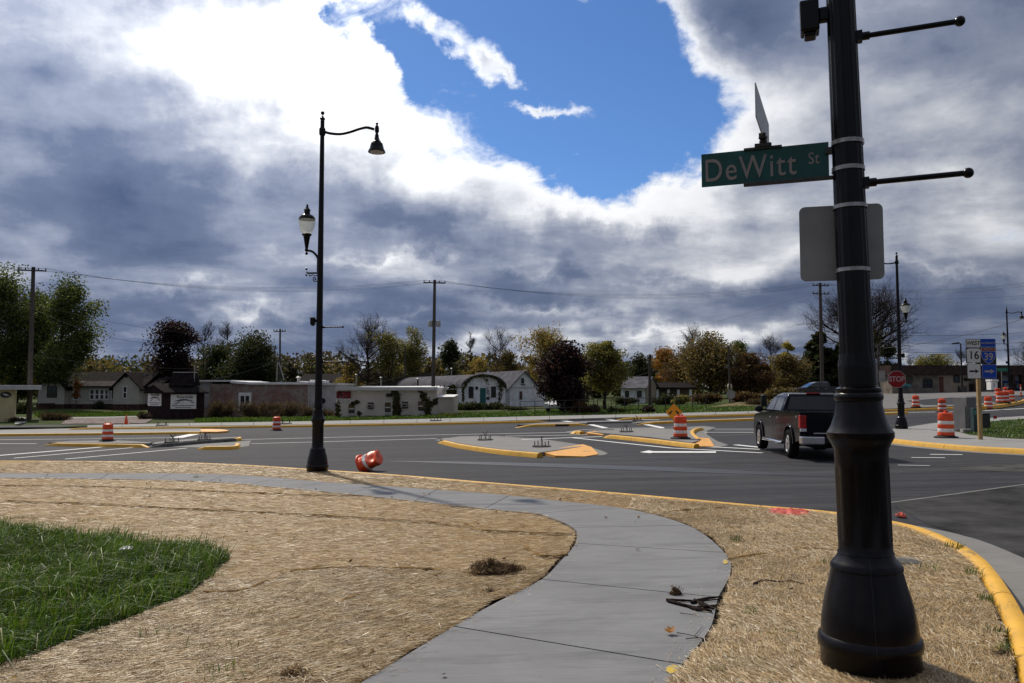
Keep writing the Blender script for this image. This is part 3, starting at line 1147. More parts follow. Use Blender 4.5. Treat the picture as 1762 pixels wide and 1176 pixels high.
def blades(poly, n, name, hmin, hmax, wid, p=(0.4, 0.38, 0.17, 0.05), off=TURF + 0.02, clip=None, edge=0.0, mats=None, lean=0.45, xy=None):
    bx = np.array([[q[0], q[1]] for q in poly])
    lo, hi = bx.min(0), bx.max(0)
    if clip:
        lo, hi = np.maximum(lo, clip[0]), np.minimum(hi, clip[1])
    X = rng.uniform(lo[0], hi[0], n * 4)
    Y = rng.uniform(lo[1], hi[1], n * 4)
    k = inside(poly, X, Y)
    X, Y = X[k][:n], Y[k][:n]
    m = len(X)
    cl = np.sin(X * 3.1 + 2 * np.sin(Y * 2.3)) * np.sin(Y * 3.7 + X) * 0.28 + np.sin(X * 8.3 + 2 * np.sin(Y * 6.1)) * np.sin(Y * 9.7 + 1.5 * X) * 0.22 + 0.9
    H = rng.uniform(hmin, hmax, m) * cl
    a = rng.uniform(0, 2 * np.pi, m)
    le = np.abs(rng.normal(0, lean, m))
    wx = 0.28                                   # the wind leans the blades
    dx, dy = np.cos(a) * le + wx, np.sin(a) * le - 0.1
    b = rng.uniform(0, np.pi, m)
    sx, sy = np.cos(b) * wid, np.sin(b) * wid
    Z0 = h_np(X, Y) + off
    v = np.empty((m, 5, 3), np.float32)
    v[:, 0] = np.stack([X - sx, Y - sy, Z0], 1)
    v[:, 1] = np.stack([X + sx, Y + sy, Z0], 1)
    mx, my = X + dx * H * 0.35, Y + dy * H * 0.35
    v[:, 2] = np.stack([mx + sx * 0.8, my + sy * 0.8, Z0 + H * 0.62], 1)
    v[:, 3] = np.stack([mx - sx * 0.8, my - sy * 0.8, Z0 + H * 0.62], 1)
    v[:, 4] = np.stack([X + dx * H, Y + dy * H, Z0 + H * np.maximum(0.35, 1 - 0.35 * le)], 1)
    base = (np.arange(m) * 5)[:, None]
    loops = np.concatenate([base + np.array([[0, 1, 2, 3]]), base + np.array([[3, 2, 4]])], 1).ravel()
    st = (np.arange(m) * 7)[:, None] + np.array([[0, 4]])
    me = bpy.data.meshes.new(name)
    me.vertices.add(5 * m)
    me.vertices.foreach_set('co', v.ravel())
    me.loops.add(7 * m)
    me.loops.foreach_set('vertex_index', loops.astype(np.int32))
    me.polygons.add(2 * m)
    me.polygons.foreach_set('loop_start', st.ravel().astype(np.int32))
    for q in (mats or M_GR):
        me.materials.append(q)
    me.polygons.foreach_set('material_index', np.repeat(rng.choice(4, m, p=p), 2).astype(np.int32))
    me.update(calc_edges=True)
    o = bpy.data.objects.new(name, me)
    COL.objects.link(o)
    o['kind'] = 'stuff'
    return o


GR_R = ragged(GRASS + GRASS[:1], 0.0, 0.17, 0.10, seed=6)
blades(GR_R, 60000, "grass", 0.05, 0.17, 0.0032, clip=([-9, 3], [0, 14]), lean=0.6)
blades(GR_R, 9000, "grass", 0.14, 0.27, 0.0036, p=(0.15, 0.40, 0.38, 0.07), clip=([-9, 3], [0, 14]), lean=1.0)
blades(GR_R, 500, "grass", 0.25, 0.36, 0.0034, p=(0.1, 0.25, 0.35, 0.3), clip=([-9, 3], [0, 14]), lean=0.9)
blades(ragged(GRASS + GRASS[:1], -0.10, 0.16, 0.10, seed=8), 5000, "grass", 0.02, 0.09, 0.003, p=(0.25, 0.35, 0.25, 0.15), off=TURF, clip=([-9, 3], [0, 14]), lean=0.9)
# stray tufts at the margin and in the straw
for px, py, r, n in ((330, 945, 0.20, 120), (255, 940, 0.15, 90), (85, 912, 0.2, 60), (300, 935, 0.3, 60), (340, 823, 0.12, 40), (1265, 935, 0.08, 60), (1420, 972, 0.05, 25),
                     (1642, 945, 0.10, 90), (1676, 992, 0.08, 60), (1695, 1038, 0.07, 60), (1716, 1092, 0.07, 50), (1728, 1128, 0.07, 40), (1600, 985, 0.10, 25), (1290, 1060, 0.05, 25), (1230, 1160, 0.05, 25)):
    c = at(px, py, TURF).xy
    blades([c + Vector((math.cos(a), math.sin(a))) * r for a in np.linspace(0, 6.2, 9)], n, "grass_tuft", 0.03, 0.11, 0.0025, off=TURF + 0.005)

# ---- far side: walks, kerbs, lawn -----------------------------------------------------------------------------
LAWN_PX = [(-500, 741), (-100, 737), (60, 736), (112, 735.5), (330, 728.5), (560, 725), (790, 720), (940, 716.5), (1062, 714), (1301, 708), (1440, 703)]
lawn_front = [at(x, y, TURF).xy for x, y in LAWN_PX]
sheet("lawn", lawn_front + [Vector((34, 128)), Vector((0, 135)), Vector((-80, 135)), Vector((-95, 70))], TURF, M_GROUND, 3.0, rough=0.05, rscale=0.6, k='structure')
FW_A = [at(x, y, 0.15).xy for x, y in [(150, 735.2), (330, 733), (560, 730), (790, 726), (940, 722), (1062, 718.5), (1180, 715), (1301, 711.5), (1450, 706.5)]]
FW_B = [at(x, y, 0.15).xy for x, y in [(150, 732), (330, 728), (560, 724.5), (790, 719.5), (940, 716), (1062, 713.5), (1180, 710.5), (1301, 707.5), (1450, 702.5)]]
far_walk = kind(bpy.data.objects.new("sidewalk", None), 'structure')
COL.objects.link(far_walk)
slabs("slab", FW_A, FW_B, joint_params(FW_A, FW_B, [0], 2.4, len(FW_A) - 1), 0.03, 0.145, 0.25, M_CONC, far_walk, sub=3, grid=3.0)
kerb([(112, 736.8), (330, 734.3), (560, 731), (790, 727), (880, 725), (943, 723)], off=0.15, w=0.2, t0=0.8, t1=0.8, step=0.6)
kerb([(1061, 719.3), (1180, 716), (1301, 712.6), (1440, 708), (1530, 705.2), (1665, 699.8)], off=0.15, w=0.2, t0=0.8, step=0.6)
root, MP = kerb([(1096, 727), (1180, 724), (1301, 719.8), (1440, 714), (1560, 708.8)], off=0.15, w=0.2, t0=0.8, step=0.6)
sheet("median", offset(MP, -0.05) + offset(MP, -0.9)[::-1], 0.13, M_CONC, 2.0, depth=0.2, k='structure')
# left median: kerb, pale top, orange nose
root, LP = kerb([(-260, 750), (0, 746.8), (200, 744.8), (345, 742.8)], off=0.15, w=0.2, step=0.6)
sheet("median", offset(LP, -0.05) + [at(x, y, 0.13).xy for x, y in ((345, 738.5), (200, 740), (0, 741.5), (-260, 744))], 0.13, M_CONC, 2.0, depth=0.2, k='structure')
sheet("median_nose", [at(x, y, 0.11).xy for x, y in ((345, 743), (372, 743.2), (390, 742), (394, 740.8), (385, 739.3), (362, 738.5), (345, 738.6))], 0.11, M_NOSE, 2.0, depth=0.2, k='structure')
sheet("pavement", [at(x, y, 0.03).xy for x, y in ((-260, 742), (0, 740), (112, 737.6), (220, 737), (345, 736.8), (345, 738.0), (0, 741.4), (-260, 743.5))], 0.03, M_CONC, 2.0, k='structure')

# ---- islands --------------------------------------------------------------------------------------------------
def island(top_px, hgt=0.13, m=None):
    return sheet("traffic_island", [at(x, y, hgt).xy for x, y in top_px], hgt, m or M_ISL, 1.5, depth=0.25, k='structure')


def orange_ramp(px, isl, foot, top=0.142, low=0.03):
    """painted concrete nose that slopes from the kerb height down to the road at the pixel foot"""
    poly = [at(x, y, 0.06).xy for x, y in px]
    o = sheet("painted_nose", poly, top, M_NOSE, 0.4, depth=0.16, parent=isl)
    f = at(*foot, 0.0).xy
    c = sum((Vector(p) for p in poly), Vector((0, 0))) / len(poly)
    d = (f - c).normalized()
    ts = [(Vector(p) - c).dot(d) for p in poly]
    lo, hi = min(ts), max(ts)
    for v in o.data.vertices:
        t = max(0, min(1, ((v.co.xy - c).dot(d) - lo) / (hi - lo)))
        v.co.z -= (top - low) * t ** 1.3
    return o


B = island([(757, 756), (790, 763), (832, 769.5), (872, 774.5), (928, 779), (1002, 768.5), (940, 760.5), (900, 756.5), (855, 752.5), (800, 753), (766, 754)])
kerb([(756, 757), (775, 761.3), (792, 765), (832, 771), (872, 775.7), (929, 780.5)], off=0.14, w=0.19, H=0.155, t0=0.9, parent=B)
orange_ramp([(928, 780), (1003, 768.5), (1018, 772), (1030, 780.5), (1005, 784), (955, 784.5)], B, (1036, 783))
sheet("gutter", [at(x, y, 0.0).xy for x, y in ((748, 757.5), (792, 767), (832, 773.3), (872, 778), (930, 784.5), (955, 787.5), (1010, 786.5), (1040, 783.5), (1046, 780.5), (1034, 775.5), (1018, 771), (1003, 766), (940, 757), (855, 750.5), (790, 751.5))],
      0.006, M_GUT, 1.5, k='structure')
C = island([(1000, 742), (1056, 739.5), (1130, 737.5), (1192, 736.5), (1192, 745), (1205, 757.5), (1190, 762), (1121, 752.5), (1040, 745.5)])
kerb([(1040, 748.2), (1080, 751.8), (1121, 756), (1160, 760.5), (1199, 765)], off=0.14, w=0.19, H=0.155, t0=0.5, parent=C)
kerb([(1209, 735.5), (1196, 738.5), (1191, 743), (1194, 748.5), (1203, 756)], off=0.14, w=0.19, H=0.155, t0=0.4, parent=C)
kerb([(984, 742.6), (992, 742), (1002, 743)], off=0.14, w=0.24, H=0.155, t0=0.3, parent=C)
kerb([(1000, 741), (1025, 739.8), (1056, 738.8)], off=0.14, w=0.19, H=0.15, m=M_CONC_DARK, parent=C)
orange_ramp([(1185, 761.5), (1204, 757), (1220, 757.5), (1229, 766.5), (1202, 767)], C, (1232, 769))
orange_ramp([(1008, 746.5), (1022, 744.5), (1040, 746.5), (1038, 748.5)], C, (1020, 749.5), low=0.05)
sheet("gutter", [at(x, y, 0.0).xy for x, y in ((972, 743.5), (1030, 750), (1121, 759), (1199, 768.5), (1228, 771), (1254, 766.5), (1233, 759), (1216, 748), (1216, 742), (1232, 736), (1210, 733.5), (1185, 735), (1056, 737), (1000, 739.5))],
      0.006, M_GUT, 1.5, k='structure')
D = island([(890, 731), (935, 730.2), (1008, 728.5), (1012, 726.6), (1096, 725), (1096, 723.6), (1012, 725), (936, 727.5)], 0.11)
kerb([(887, 732.6), (912, 730.6), (936, 730.0), (975, 729.4), (1013, 728.4)], off=0.15, w=0.2, t0=1.6, t1=0.6, parent=D)
A = island([(84, 761.5), (125, 759.0), (200, 758), (262, 761.5), (256, 763), (120, 762.5)], 0.12)
kerb([(78, 762), (92, 762.6), (120, 763.6), (180, 764.4), (256, 765.5)], off=0.14, w=0.2, H=0.155, t0=1.1, t1=0.35, step=0.4, parent=A)
A2 = island([(262, 764.5), (330, 758.5), (407, 753.5), (408, 751.8), (330, 755.5), (268, 761)], 0.14)
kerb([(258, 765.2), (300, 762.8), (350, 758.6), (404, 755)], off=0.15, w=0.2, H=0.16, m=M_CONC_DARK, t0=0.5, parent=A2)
kerb([(402, 755), (410, 754.2), (412, 752.5)], off=0.15, w=0.22, H=0.16, parent=A2)
A3 = kerb([(341, 768.2), (356, 768.6), (398, 768.4), (407, 766.5), (409, 763)], off=0.14, w=0.2, H=0.155, t0=0.5, step=0.25)[0]
sheet("pavement", [at(x, y, 0.0).xy for x, y in ((262, 768), (300, 766), (345, 764.5), (400, 761), (432, 758.5), (428, 768), (400, 772), (340, 770.5))], 0.007, M_GUT, 1.5, k='structure')
# kerb inlets: dark slots in the kerb faces
for a, b in (((121, 764.6), (143, 765.2)), ((956, 731.2), (979, 730.8)), ((1066, 719.6), (1080, 719.2))):
    p, q = at(*a, 0.1), at(*b, 0.1)
    t = (q - p).normalized()
    ang = math.atan2(t.y, t.x)
    mb = MB().box(0, (q - p).length, -0.16, 0.02, -0.06, 0.045, M_BLACKS)
    o = mb.build("kerb_inlet")
    o.location = p
    o.rotation_euler = (0, 0, ang)
    kind(o, 'structure')

# right corner: kerb, walk, grass
CORNER = [(1495, 748), (1535, 755.0), (1600, 762.0), (1680, 768.4), (1762, 772.8), (1900, 780), (2000, 785)]
root, CP = kerb(CORNER, off=0.15, w=0.2, H=0.155, step=0.3)
CO_A = offset(CP, -0.07)
back = [at(x, y, 0.15).xy for x, y in ((2000, 709), (1762, 716), (1661, 722.5), (1600, 729), (1562, 735), (1505, 742))]
sheet("corner_sidewalk", CO_A + back, 0.148, M_CONC, 1.5, depth=0.25, k='structure')
gr_px = [(1645, 741), (1668, 747), (1720, 752.5), (1800, 756), (1960, 762), (1960, 716), (1762, 720.5), (1712, 724.5), (1655, 731)]
CGR = [at(x, y, 0.18).xy for x, y in gr_px]
sheet("lawn", CGR, 0.165, M_GROUND, 1.5, depth=0.1, k='structure')
blades(CGR, 9000, "grass", 0.05, 0.11, 0.012, off=0.16, clip=([10, 20], [26, 45]))
sheet("gutter", offset(CP, 0.09) + offset(CP, 0.55)[::-1], 0.008, M_GUT, 1.5, k='structure')

# right-hand car park and the island at its mouth
LOT = [(1445, 704), (1530, 703.6), (1665, 698), (1705, 696.6), (1730, 694), (1757, 688), (1900, 690), (2100, 680), (2050, 673), (1762, 672.6), (1560, 674.5), (1450, 678)]
sheet("parking_lot", [at(x, y, 0.13).xy for x, y in LOT], 0.13, m_concrete("lot_paving", (0.20, 0.195, 0.19), stain=0.5), 3.0, depth=0.2, k='structure')
kerb([(1690, 698.8), (1712, 697), (1738, 693), (1757, 689.5), (1762, 687.5)], off=0.28, w=0.25, base=0.13, H=0.14, step=0.5)
sheet("dark_patch", [at(x, y, 0.14).xy for x, y in ((1560, 690), (1640, 684), (1762, 680), (1762, 688), (1660, 696), (1590, 697))], 0.145, M_ASPH, 3.0, k='structure')
# left: drive and gravel
sheet("driveway", [at(x, y, 0.14).xy for x, y in ((-400, 741), (0, 736), (110, 734.6), (240, 732.5), (250, 729.5), (120, 731.0), (0, 732), (-400, 737))], 0.14, M_ASPH, 3.0, k='structure')
M_GRAVEL = mat("pale_gravel", (0.26, 0.215, 0.20), 0.95, 0.25, 3, bump=0.6, bscale=12)
sheet("gravel_drive", [at(x, y, 0.16).xy for x, y in ((105, 729.5), (250, 728.5), (262, 722), (250, 717), (112, 718), (112, 724))], 0.16, M_GRAVEL, 3.0, k='structure')
sheet("path", [at(x, y, 0.16).xy for x, y in ((25, 730.5), (45, 727.5), (47, 719), (28, 717.5))], 0.165, M_CONC, 3.0, k='structure')
sheet("path", [at(x, y, 0.17).xy for x, y in ((110, 720.5), (180, 719.4), (250, 717), (250, 715.6), (180, 717.6), (110, 718.6))], 0.172, M_CONC, 3.0, k='structure')
# dry bank right of the far houses
M_DRY = mat("dry_bank", (0.20, 0.16, 0.085), 0.95, 0.25, 1.2, bump=1.0, bscale=6)
sheet("dry_bank", [at(x, y, 0.2).xy for x, y in ((1215, 701), (1300, 698), (1440, 692), (1440, 680), (1330, 684), (1285, 690))], 0.2, M_DRY, 3.0, rough=0.2, rscale=0.5, k='structure')

# ---- road markings --------------------------------------------------------------------------------------------
for a, b, w in (((-200, 758), (120, 756), .13), ((120, 756), (306, 753.4), .13), ((303, 754), (341, 746), .55), ((-200, 763), (63, 764), .13),
                ((-60, 789), (206, 767.2), .26), ((24, 789), (243, 769.4), .14), ((112, 790.6), (321, 771.8), .14),
                ((412, 757), (600, 752.5), .13), ((600, 752.5), (790, 748), .13), ((790, 748), (1000, 744.2), .13), ((432, 764), (600, 759.5), .13), ((600, 759.5), (752, 755.2), .13),
                ((880, 757.2), (1036, 751.8), .22), ((870, 751), (1015, 748.6), .13), ((984, 753.6), (1155, 771.6), .14), ((1155, 771.6), (1312, 780), .14),
                ((1265, 766), (1310, 770.5), .2), ((1212, 768.8), (1310, 774), .16), ((1212, 744.4), (1310, 744.6), .16), ((1230, 740.4), (1310, 740.2), .1), ((1228, 738.6), (1310, 738.4), .08),
                ((1016, 731), (1042, 737), .3), ((1104, 729.4), (1142, 737), .3), ((1035, 721.2), (1077, 726.4), .35), ((948, 722.6), (985, 726.4), .35), ((1100, 722), (1135, 723), .2),
                ((1568, 788), (1626, 788.4), .1), ((1600, 782.6), (1656, 783), .12), ((1562, 709.9), (1661, 708.8), .25), ((1693, 707), (1790, 702), .25), ((1545, 801), (1600, 802), .06)):
    line_mark(a, b, w)
# turn arrow, seen almost edge-on
sheet("road_marking", [at(x, y).xy for x, y in ((1101, 778.8), (1116, 775.8), (1124, 777.2), (1232, 777.4), (1232, 779.8), (1124, 779.6), (1118, 780.4))], 0.009, M_LINE, 2.0, k='structure')
# older, paler paving on the side street and the seam beside it
sheet("old_paving", [at(x, y).xy for x, y in ((1530, 866), (1650, 850), (1800, 829), (1960, 812), (2100, 1050), (1800, 1000), (1700, 938), (1660, 922), (1600, 905))], 0.005,
      mat("old_asphalt", (0.060, 0.059, 0.061), 0.8, 0.25, 1.2, bump=0.5, bscale=70), 2.0, k='structure')
line_mark((1530, 866), (1650, 850), .05, m=M_GUT)
line_mark((1650, 850), (1830, 825), .05, m=M_GUT)
sheet("worn_patch", [at(x, y).xy for x, y in ((1630, 808), (1680, 802), (1762, 799), (1900, 797), (1900, 812), (1762, 812.5), (1690, 812))], 0.005,
      mat("worn_asphalt", (0.085, 0.083, 0.082), 0.85, 0.3, 1.5), 2.0, k='structure')

# pavement seams and sealed cracks
for pts in ([(-200, 774), (200, 771.5), (560, 767), (720, 764.5)], [(430, 792), (800, 795), (1100, 803), (1300, 812), (1500, 824)], [(1060, 786), (1300, 797), (1480, 806), (1760, 816)], [(420, 744.5), (800, 738), (980, 735)], [(0, 753), (60, 751), (420, 747)]):
    pth = smooth_path([at(x, y).xy for x, y in pts], 1.0)
    sheet("pavement_seam", offset(pth, 0.02) + offset(pth, -0.02)[::-1], 0.006, M_BLACKS, 4.0, k='structure')

# ================================================================== LAMP POSTS
YL = at(546, 813, TURF).y
ZL = at(546, 813, TURF).z
def lz(py):                       # height on a lamp post of a photo row measured on the left-hand lamp
    return P(550, py, YL).z - ZL
KL = YL / F                       # metres per photo pixel at that lamp
M_GLOBE = mat("lamp_globe", (0.85, 0.87, 0.9), 0.15, 0.03, 4, transl=0.55)
_nt = M_GLOBE.node_tree
_tp = _nt.nodes.new('ShaderNodeBsdfTransparent')
_mx = _nt.nodes.new('ShaderNodeMixShader')
_mx.inputs[0].default_value = 0.5
_out = _nt.nodes['Material Output']
_nt.links.new(_out.inputs[0].links[0].from_socket, _mx.inputs[1])
_nt.links.new(_tp.outputs[0], _mx.inputs[2])
_nt.links.new(_mx.outputs[0], _out.inputs[0])
M_REV = mat("reverse_lens", (0.55, 0.55, 0.57), 0.2, 0.05, 6)
M_BELLIN = mat("lamp_bell_lens", (0.5, 0.5, 0.52), 0.3, 0.05, 4)
BASE_PROF = [(0.296, 0), (0.297, 0.115), (0.309, 0.13), (0.313, 0.155), (0.307, 0.185), (0.290, 0.20), (0.288, 0.23), (0.283, 0.28), (0.266, 0.37), (0.246, 0.44), (0.228, 0.50), (0.213, 0.56),
             (0.218, 0.565), (0.216, 0.585), (0.200, 0.605), (0.178, 0.625), (0.164, 0.655)]
SHAFT_PROF = [(0.166, 0.655), (0.157, 0.67), (0.157, 1.20), (0.157, 1.22), (0.160, 1.25), (0.176, 1.285), (0.186, 1.30), (0.196, 1.32), (0.196, 1.345), (0.182, 1.365), (0.168, 1.39),
              (0.150, 1.44), (0.137, 1.50), (0.135, 1.525)]
RING_PROF = [(0.135, 1.525), (0.147, 1.535), (0.150, 1.555), (0.142, 1.57), (0.136, 1.575), (0.140, 1.585), (0.138, 1.60), (0.110, 1.612), (0.104, 1.64)]
TOPZ = lz(200)


def flute(n, lo, hi, amt):
    def f(z, k):
        if lo <= z <= hi:
            return 1 - amt * (0.5 + 0.5 * math.cos(2 * math.pi * k / n))
        return 1
    return f


def lamp_post(label, loc, rz, tilt=(0, 0), arms=True):
    """arm side is local +X, globe and scroll side local -X"""
    t = thing("lamp_post", label, "lamp post", loc, rot=(tilt[0], tilt[1], rz), group="black decorative lamp posts round the junction")
    N = 40
    panel = lambda z, k: (0.94 if (k % 5) in (2, 3) else 1.0) if 0.72 < z < 1.15 else 1.0
    sp = [(r * 0.93, z) for r, z in SHAFT_PROF[:2] + [(0.157, 0.715), (0.157, 0.735), (0.157, 1.14), (0.157, 1.16)] + SHAFT_PROF[2:]]
    k_ = 0.90
    BP, SP, RP = ([(r * k_, z) for r, z in p] for p in (BASE_PROF, SHAFT_PROF, RING_PROF))
    MB().lathe(BP, N, M_STEEL).build("base_skirt", t, smooth=40)
    MB().lathe(sp, N, M_STEEL, mod=panel).build("shaft_casing", t, smooth=32)
    MB().lathe(RP, N, M_STEEL).build("collar", t, smooth=40)
    fl = flute(3, 1.80, 20, 0.10)
    zs = [1.62, 1.72, 1.74, 1.80, 1.81] + [1.81 + (TOPZ - 1.9) * i / 12 for i in range(1, 13)]
    prof = [((0.105 if z < 1.76 else 0.096) - 0.042 * max(0, z - 1.8) / (TOPZ - 1.8), z) for z in zs]
    MB().lathe(prof, 48, M_STEEL, mod=fl).build("pole", t, smooth=60)
    for a in (-math.pi / 2 + 0.05, math.pi / 2):
        seam = MB().tube([(r * math.cos(a), r * math.sin(a), z) for r, z in BP[1:]], 0.0018, 4, M_BLACKS)
        seam.build("base_seam", t)
    f = MB().lathe([(0.055, TOPZ - 0.09), (0.075, TOPZ - 0.08), (0.06, TOPZ - 0.05), (0.03, TOPZ - 0.03), (0.03, TOPZ), (0.02, TOPZ + 0.01)], 14, M_STEEL)
    f.sphere((0, 0, lz(195)), 0.052, M_STEEL, 12, 8)
    f.build("finial", t, smooth=50)
    # big curved arm with bell lamp
    xa = (653 - 554) * KL
    pts = [(0.05, 0, lz(227.5)), (0.25, 0, lz(231)), (0.5, 0, lz(232.5)), (0.75, 0, lz(230)), (1.0, 0, lz(225.5)), (1.2, 0, lz(223.5)), (xa - 0.08, 0, lz(227))]
    a = MB().tube(smooth3(pts), 0.036, 8, M_STEEL)
    a.lathe([(0.075, lz(233)), (0.085, lz(230)), (0.085, lz(224)), (0.075, lz(221))], 12, M_STEEL)
    a.build("lamp_arm", t, smooth=50)
    z0 = lz(227.5)
    bell = [(0.012, z0 + 0.13), (0.045, z0 + 0.08), (0.055, z0 + 0.03), (0.055, z0 - 0.06), (0.03, z0 - 0.10), (0.05, z0 - 0.16), (0.055, z0 - 0.22), (0.085, z0 - 0.30), (0.11, z0 - 0.32), (0.10, z0 - 0.34),
            (0.15, z0 - 0.37), (0.17, z0 - 0.45), (0.19, z0 - 0.52), (0.215, z0 - 0.56), (0.225, z0 - 0.60), (0.20, z0 - 0.60)]
    b = MB().lathe(bell, 20, M_STEEL, Matrix.Translation((xa, 0, 0)))
    b.sphere((xa, 0, z0 + 0.15), 0.035, M_STEEL)
    bo = b.build("bell_shade", t, smooth=40)
    MB().lathe([(0.01, z0 - 0.625), (0.12, z0 - 0.615), (0.19, z0 - 0.597)], 20, M_BELLIN, Matrix.Translation((xa, 0, 0))).build("lens", bo, smooth=50)
    # acorn globe on a bracket
    xg = -(548 - 522.5) * KL
    zg = lz(437)
    pts = [(-0.04, 0, lz(452)), (-0.09, 0, lz(442)), (-0.18, 0, lz(435)), (-0.28, 0, lz(431.5)), (xg, 0, lz(431))]
    a = MB().tube(smooth3(pts), [0.04] * 3 + [0.03] * 30, 8, M_STEEL)
    a.sphere((xg, 0, lz(436)), 0.04, M_STEEL)
    a.sphere((xg, 0, lz(430)), 0.05, M_STEEL)
    a.box(-0.085, -0.05, -0.03, 0.03, lz(468), lz(440), M_STEEL)
    a.build("globe_bracket", t, smooth=50)
    T = Matrix.Translation((xg, 0, 0))
    MB().lathe([(0.035, lz(428)), (0.05, lz(422)), (0.075, lz(412)), (0.09, lz(406)), (0.125, lz(404.5)), (0.125, lz(402.5)), (0.10, lz(401.5))], 16, M_STEEL, T).build("globe_stem", t, smooth=40)
    MB().lathe([(0.10, lz(402)), (0.15, lz(398)), (0.19, lz(390)), (0.21, lz(382)), (0.208, lz(377))], 20, M_GLOBE, T).build("globe", t, smooth=60)
    MB().lathe([(0.215, lz(377.5)), (0.215, lz(375.5)), (0.17, lz(371)), (0.11, lz(369)), (0.075, lz(368)), (0.075, lz(362)), (0.095, lz(361)), (0.05, lz(358)), (0.025, lz(355)), (0.03, lz(353)), (0.012, lz(351))], 18, M_STEEL, T).build("globe_cap", t, smooth=40)
    # scroll bracket below
    s = MB().tube([(-0.04, 0, lz(470)), (-0.33, 0, lz(470)), (-0.37, 0, lz(468))], 0.024, 6, M_STEEL)
    s.sphere((-0.375, 0, lz(463)), 0.03, M_STEEL)
    s.sphere((-0.375, 0, lz(473)), 0.03, M_STEEL)
    sp = [(-0.05, 0, lz(487)), (-0.09, 0, lz(484)), (-0.16, 0, lz(484.5)), (-0.19, 0, lz(480)), (-0.165, 0, lz(477)), (-0.13, 0, lz(479)), (-0.12, 0, lz(482)), (-0.15, 0, lz(481))]
    s.tube(smooth3(sp), 0.013, 5, M_STEEL)
    s.tube(smooth3([(-0.06, 0, lz(472)), (-0.12, 0, lz(475)), (-0.2, 0, lz(473)), (-0.28, 0, lz(475)), (-0.30, 0, lz(472))]), 0.012, 5, M_STEEL)
    s.build("scroll_bracket", t, smooth=50)
    bx = MB().box(-0.235, -0.125, -0.06, 0.06, lz(559), lz(546), M_STEEL).box(-0.13, -0.05, -0.025, 0.025, lz(555), lz(549), M_STEEL).box(-0.215, -0.145, -0.045, 0.045, lz(561), lz(559), M_STEEL)
    bx.build("outlet_box", t, bevel=0.012)
    if arms:
        for py in (566, 625.5):
            z = lz(py) + 0.04
            r = MB().tube([(0.07, 0, z), (0.615, 0, z)], 0.017, 8, M_STEEL)
            r.box(0.05, 0.11, -0.03, 0.03, z - 0.03, z + 0.03, M_STEEL)
            r.tube([(0.11, 0, z), (0.15, 0, z)], 0.026, 8, M_STEEL)
            r.sphere((0.625, 0, z), 0.03, M_STEEL, 12, 8)
            r.build("banner_arm", t, smooth=50)
    return t


def smooth3(pts, n=5):
    pts = [Vector(p) for p in pts]
    q = [pts[0] * 2 - pts[1]] + pts + [pts[-1] * 2 - pts[-2]]
    out = []
    for i in range(1, len(q) - 2):
        p0, p1, p2, p3 = q[i - 1:i + 3]
        for k in range(n):
            t = k / n
            out.append(0.5 * ((2 * p1) + (p2 - p0) * t + (2 * p0 - 5 * p1 + 4 * p2 - p3) * t * t + (3 * p1 - p0 - 3 * p2 + p3) * t ** 3))
    out.append(pts[-1])
    return out


NEAR = at(1498.5, 1150, TURF)
near_lamp = lamp_post("huge black fluted lamp post close by on the straw, carrying the street name sign", NEAR, R(-20), tilt=(0, R(-1.0)))
lamp2 = lamp_post("tall black double lamp post with bell lamp and globe on the left verge", at(546, 813, TURF), R(-8))
lamp3 = lamp_post("black lamp post with globe behind the stop sign at the far corner", at(1551.5, 738, 0.15), R(187))
lamp4 = lamp_post("distant black lamp post rising behind the orange drum cluster", at(1738, 691.5, 0.2), R(10))

lamp3.scale = (0.95, 0.95, 0.835)
lamp4.scale = (0.95, 0.95, 0.83)


def at_near(px, py, dy=0.0):
    return P(px, py, NEAR.y + dy)


# ---- signs on the near lamp ----------------------------------------------------------------------------------
def rounded(w, hgt, r, n=5):
    pts = []
    for cx, cy, a0 in ((w / 2 - r, hgt / 2 - r, 0), (-w / 2 + r, hgt / 2 - r, 90), (-w / 2 + r, -hgt / 2 + r, 180), (w / 2 - r, -hgt / 2 + r, 270)):
        for k in range(n + 1):
            a = R(a0 + 90 * k / n)
            pts.append((cx + r * math.cos(a), cy + r * math.sin(a)))
    return pts


def panel(name, w, hgt, m, parent, loc=(0, 0, 0), th=0.004, r=0.02):
    o = MB().prism(rounded(w, hgt, r), 'y', -th / 2, th / 2, m).build(name, parent)
    o.location = loc
    return o


# position along the lamp axis, taking its slight lean into account
def on_axis(py, px=1480):
    z = P(px, py, NEAR.y).z - NEAR.z
    return near_lamp.matrix_basis @ Vector((0, 0, z))


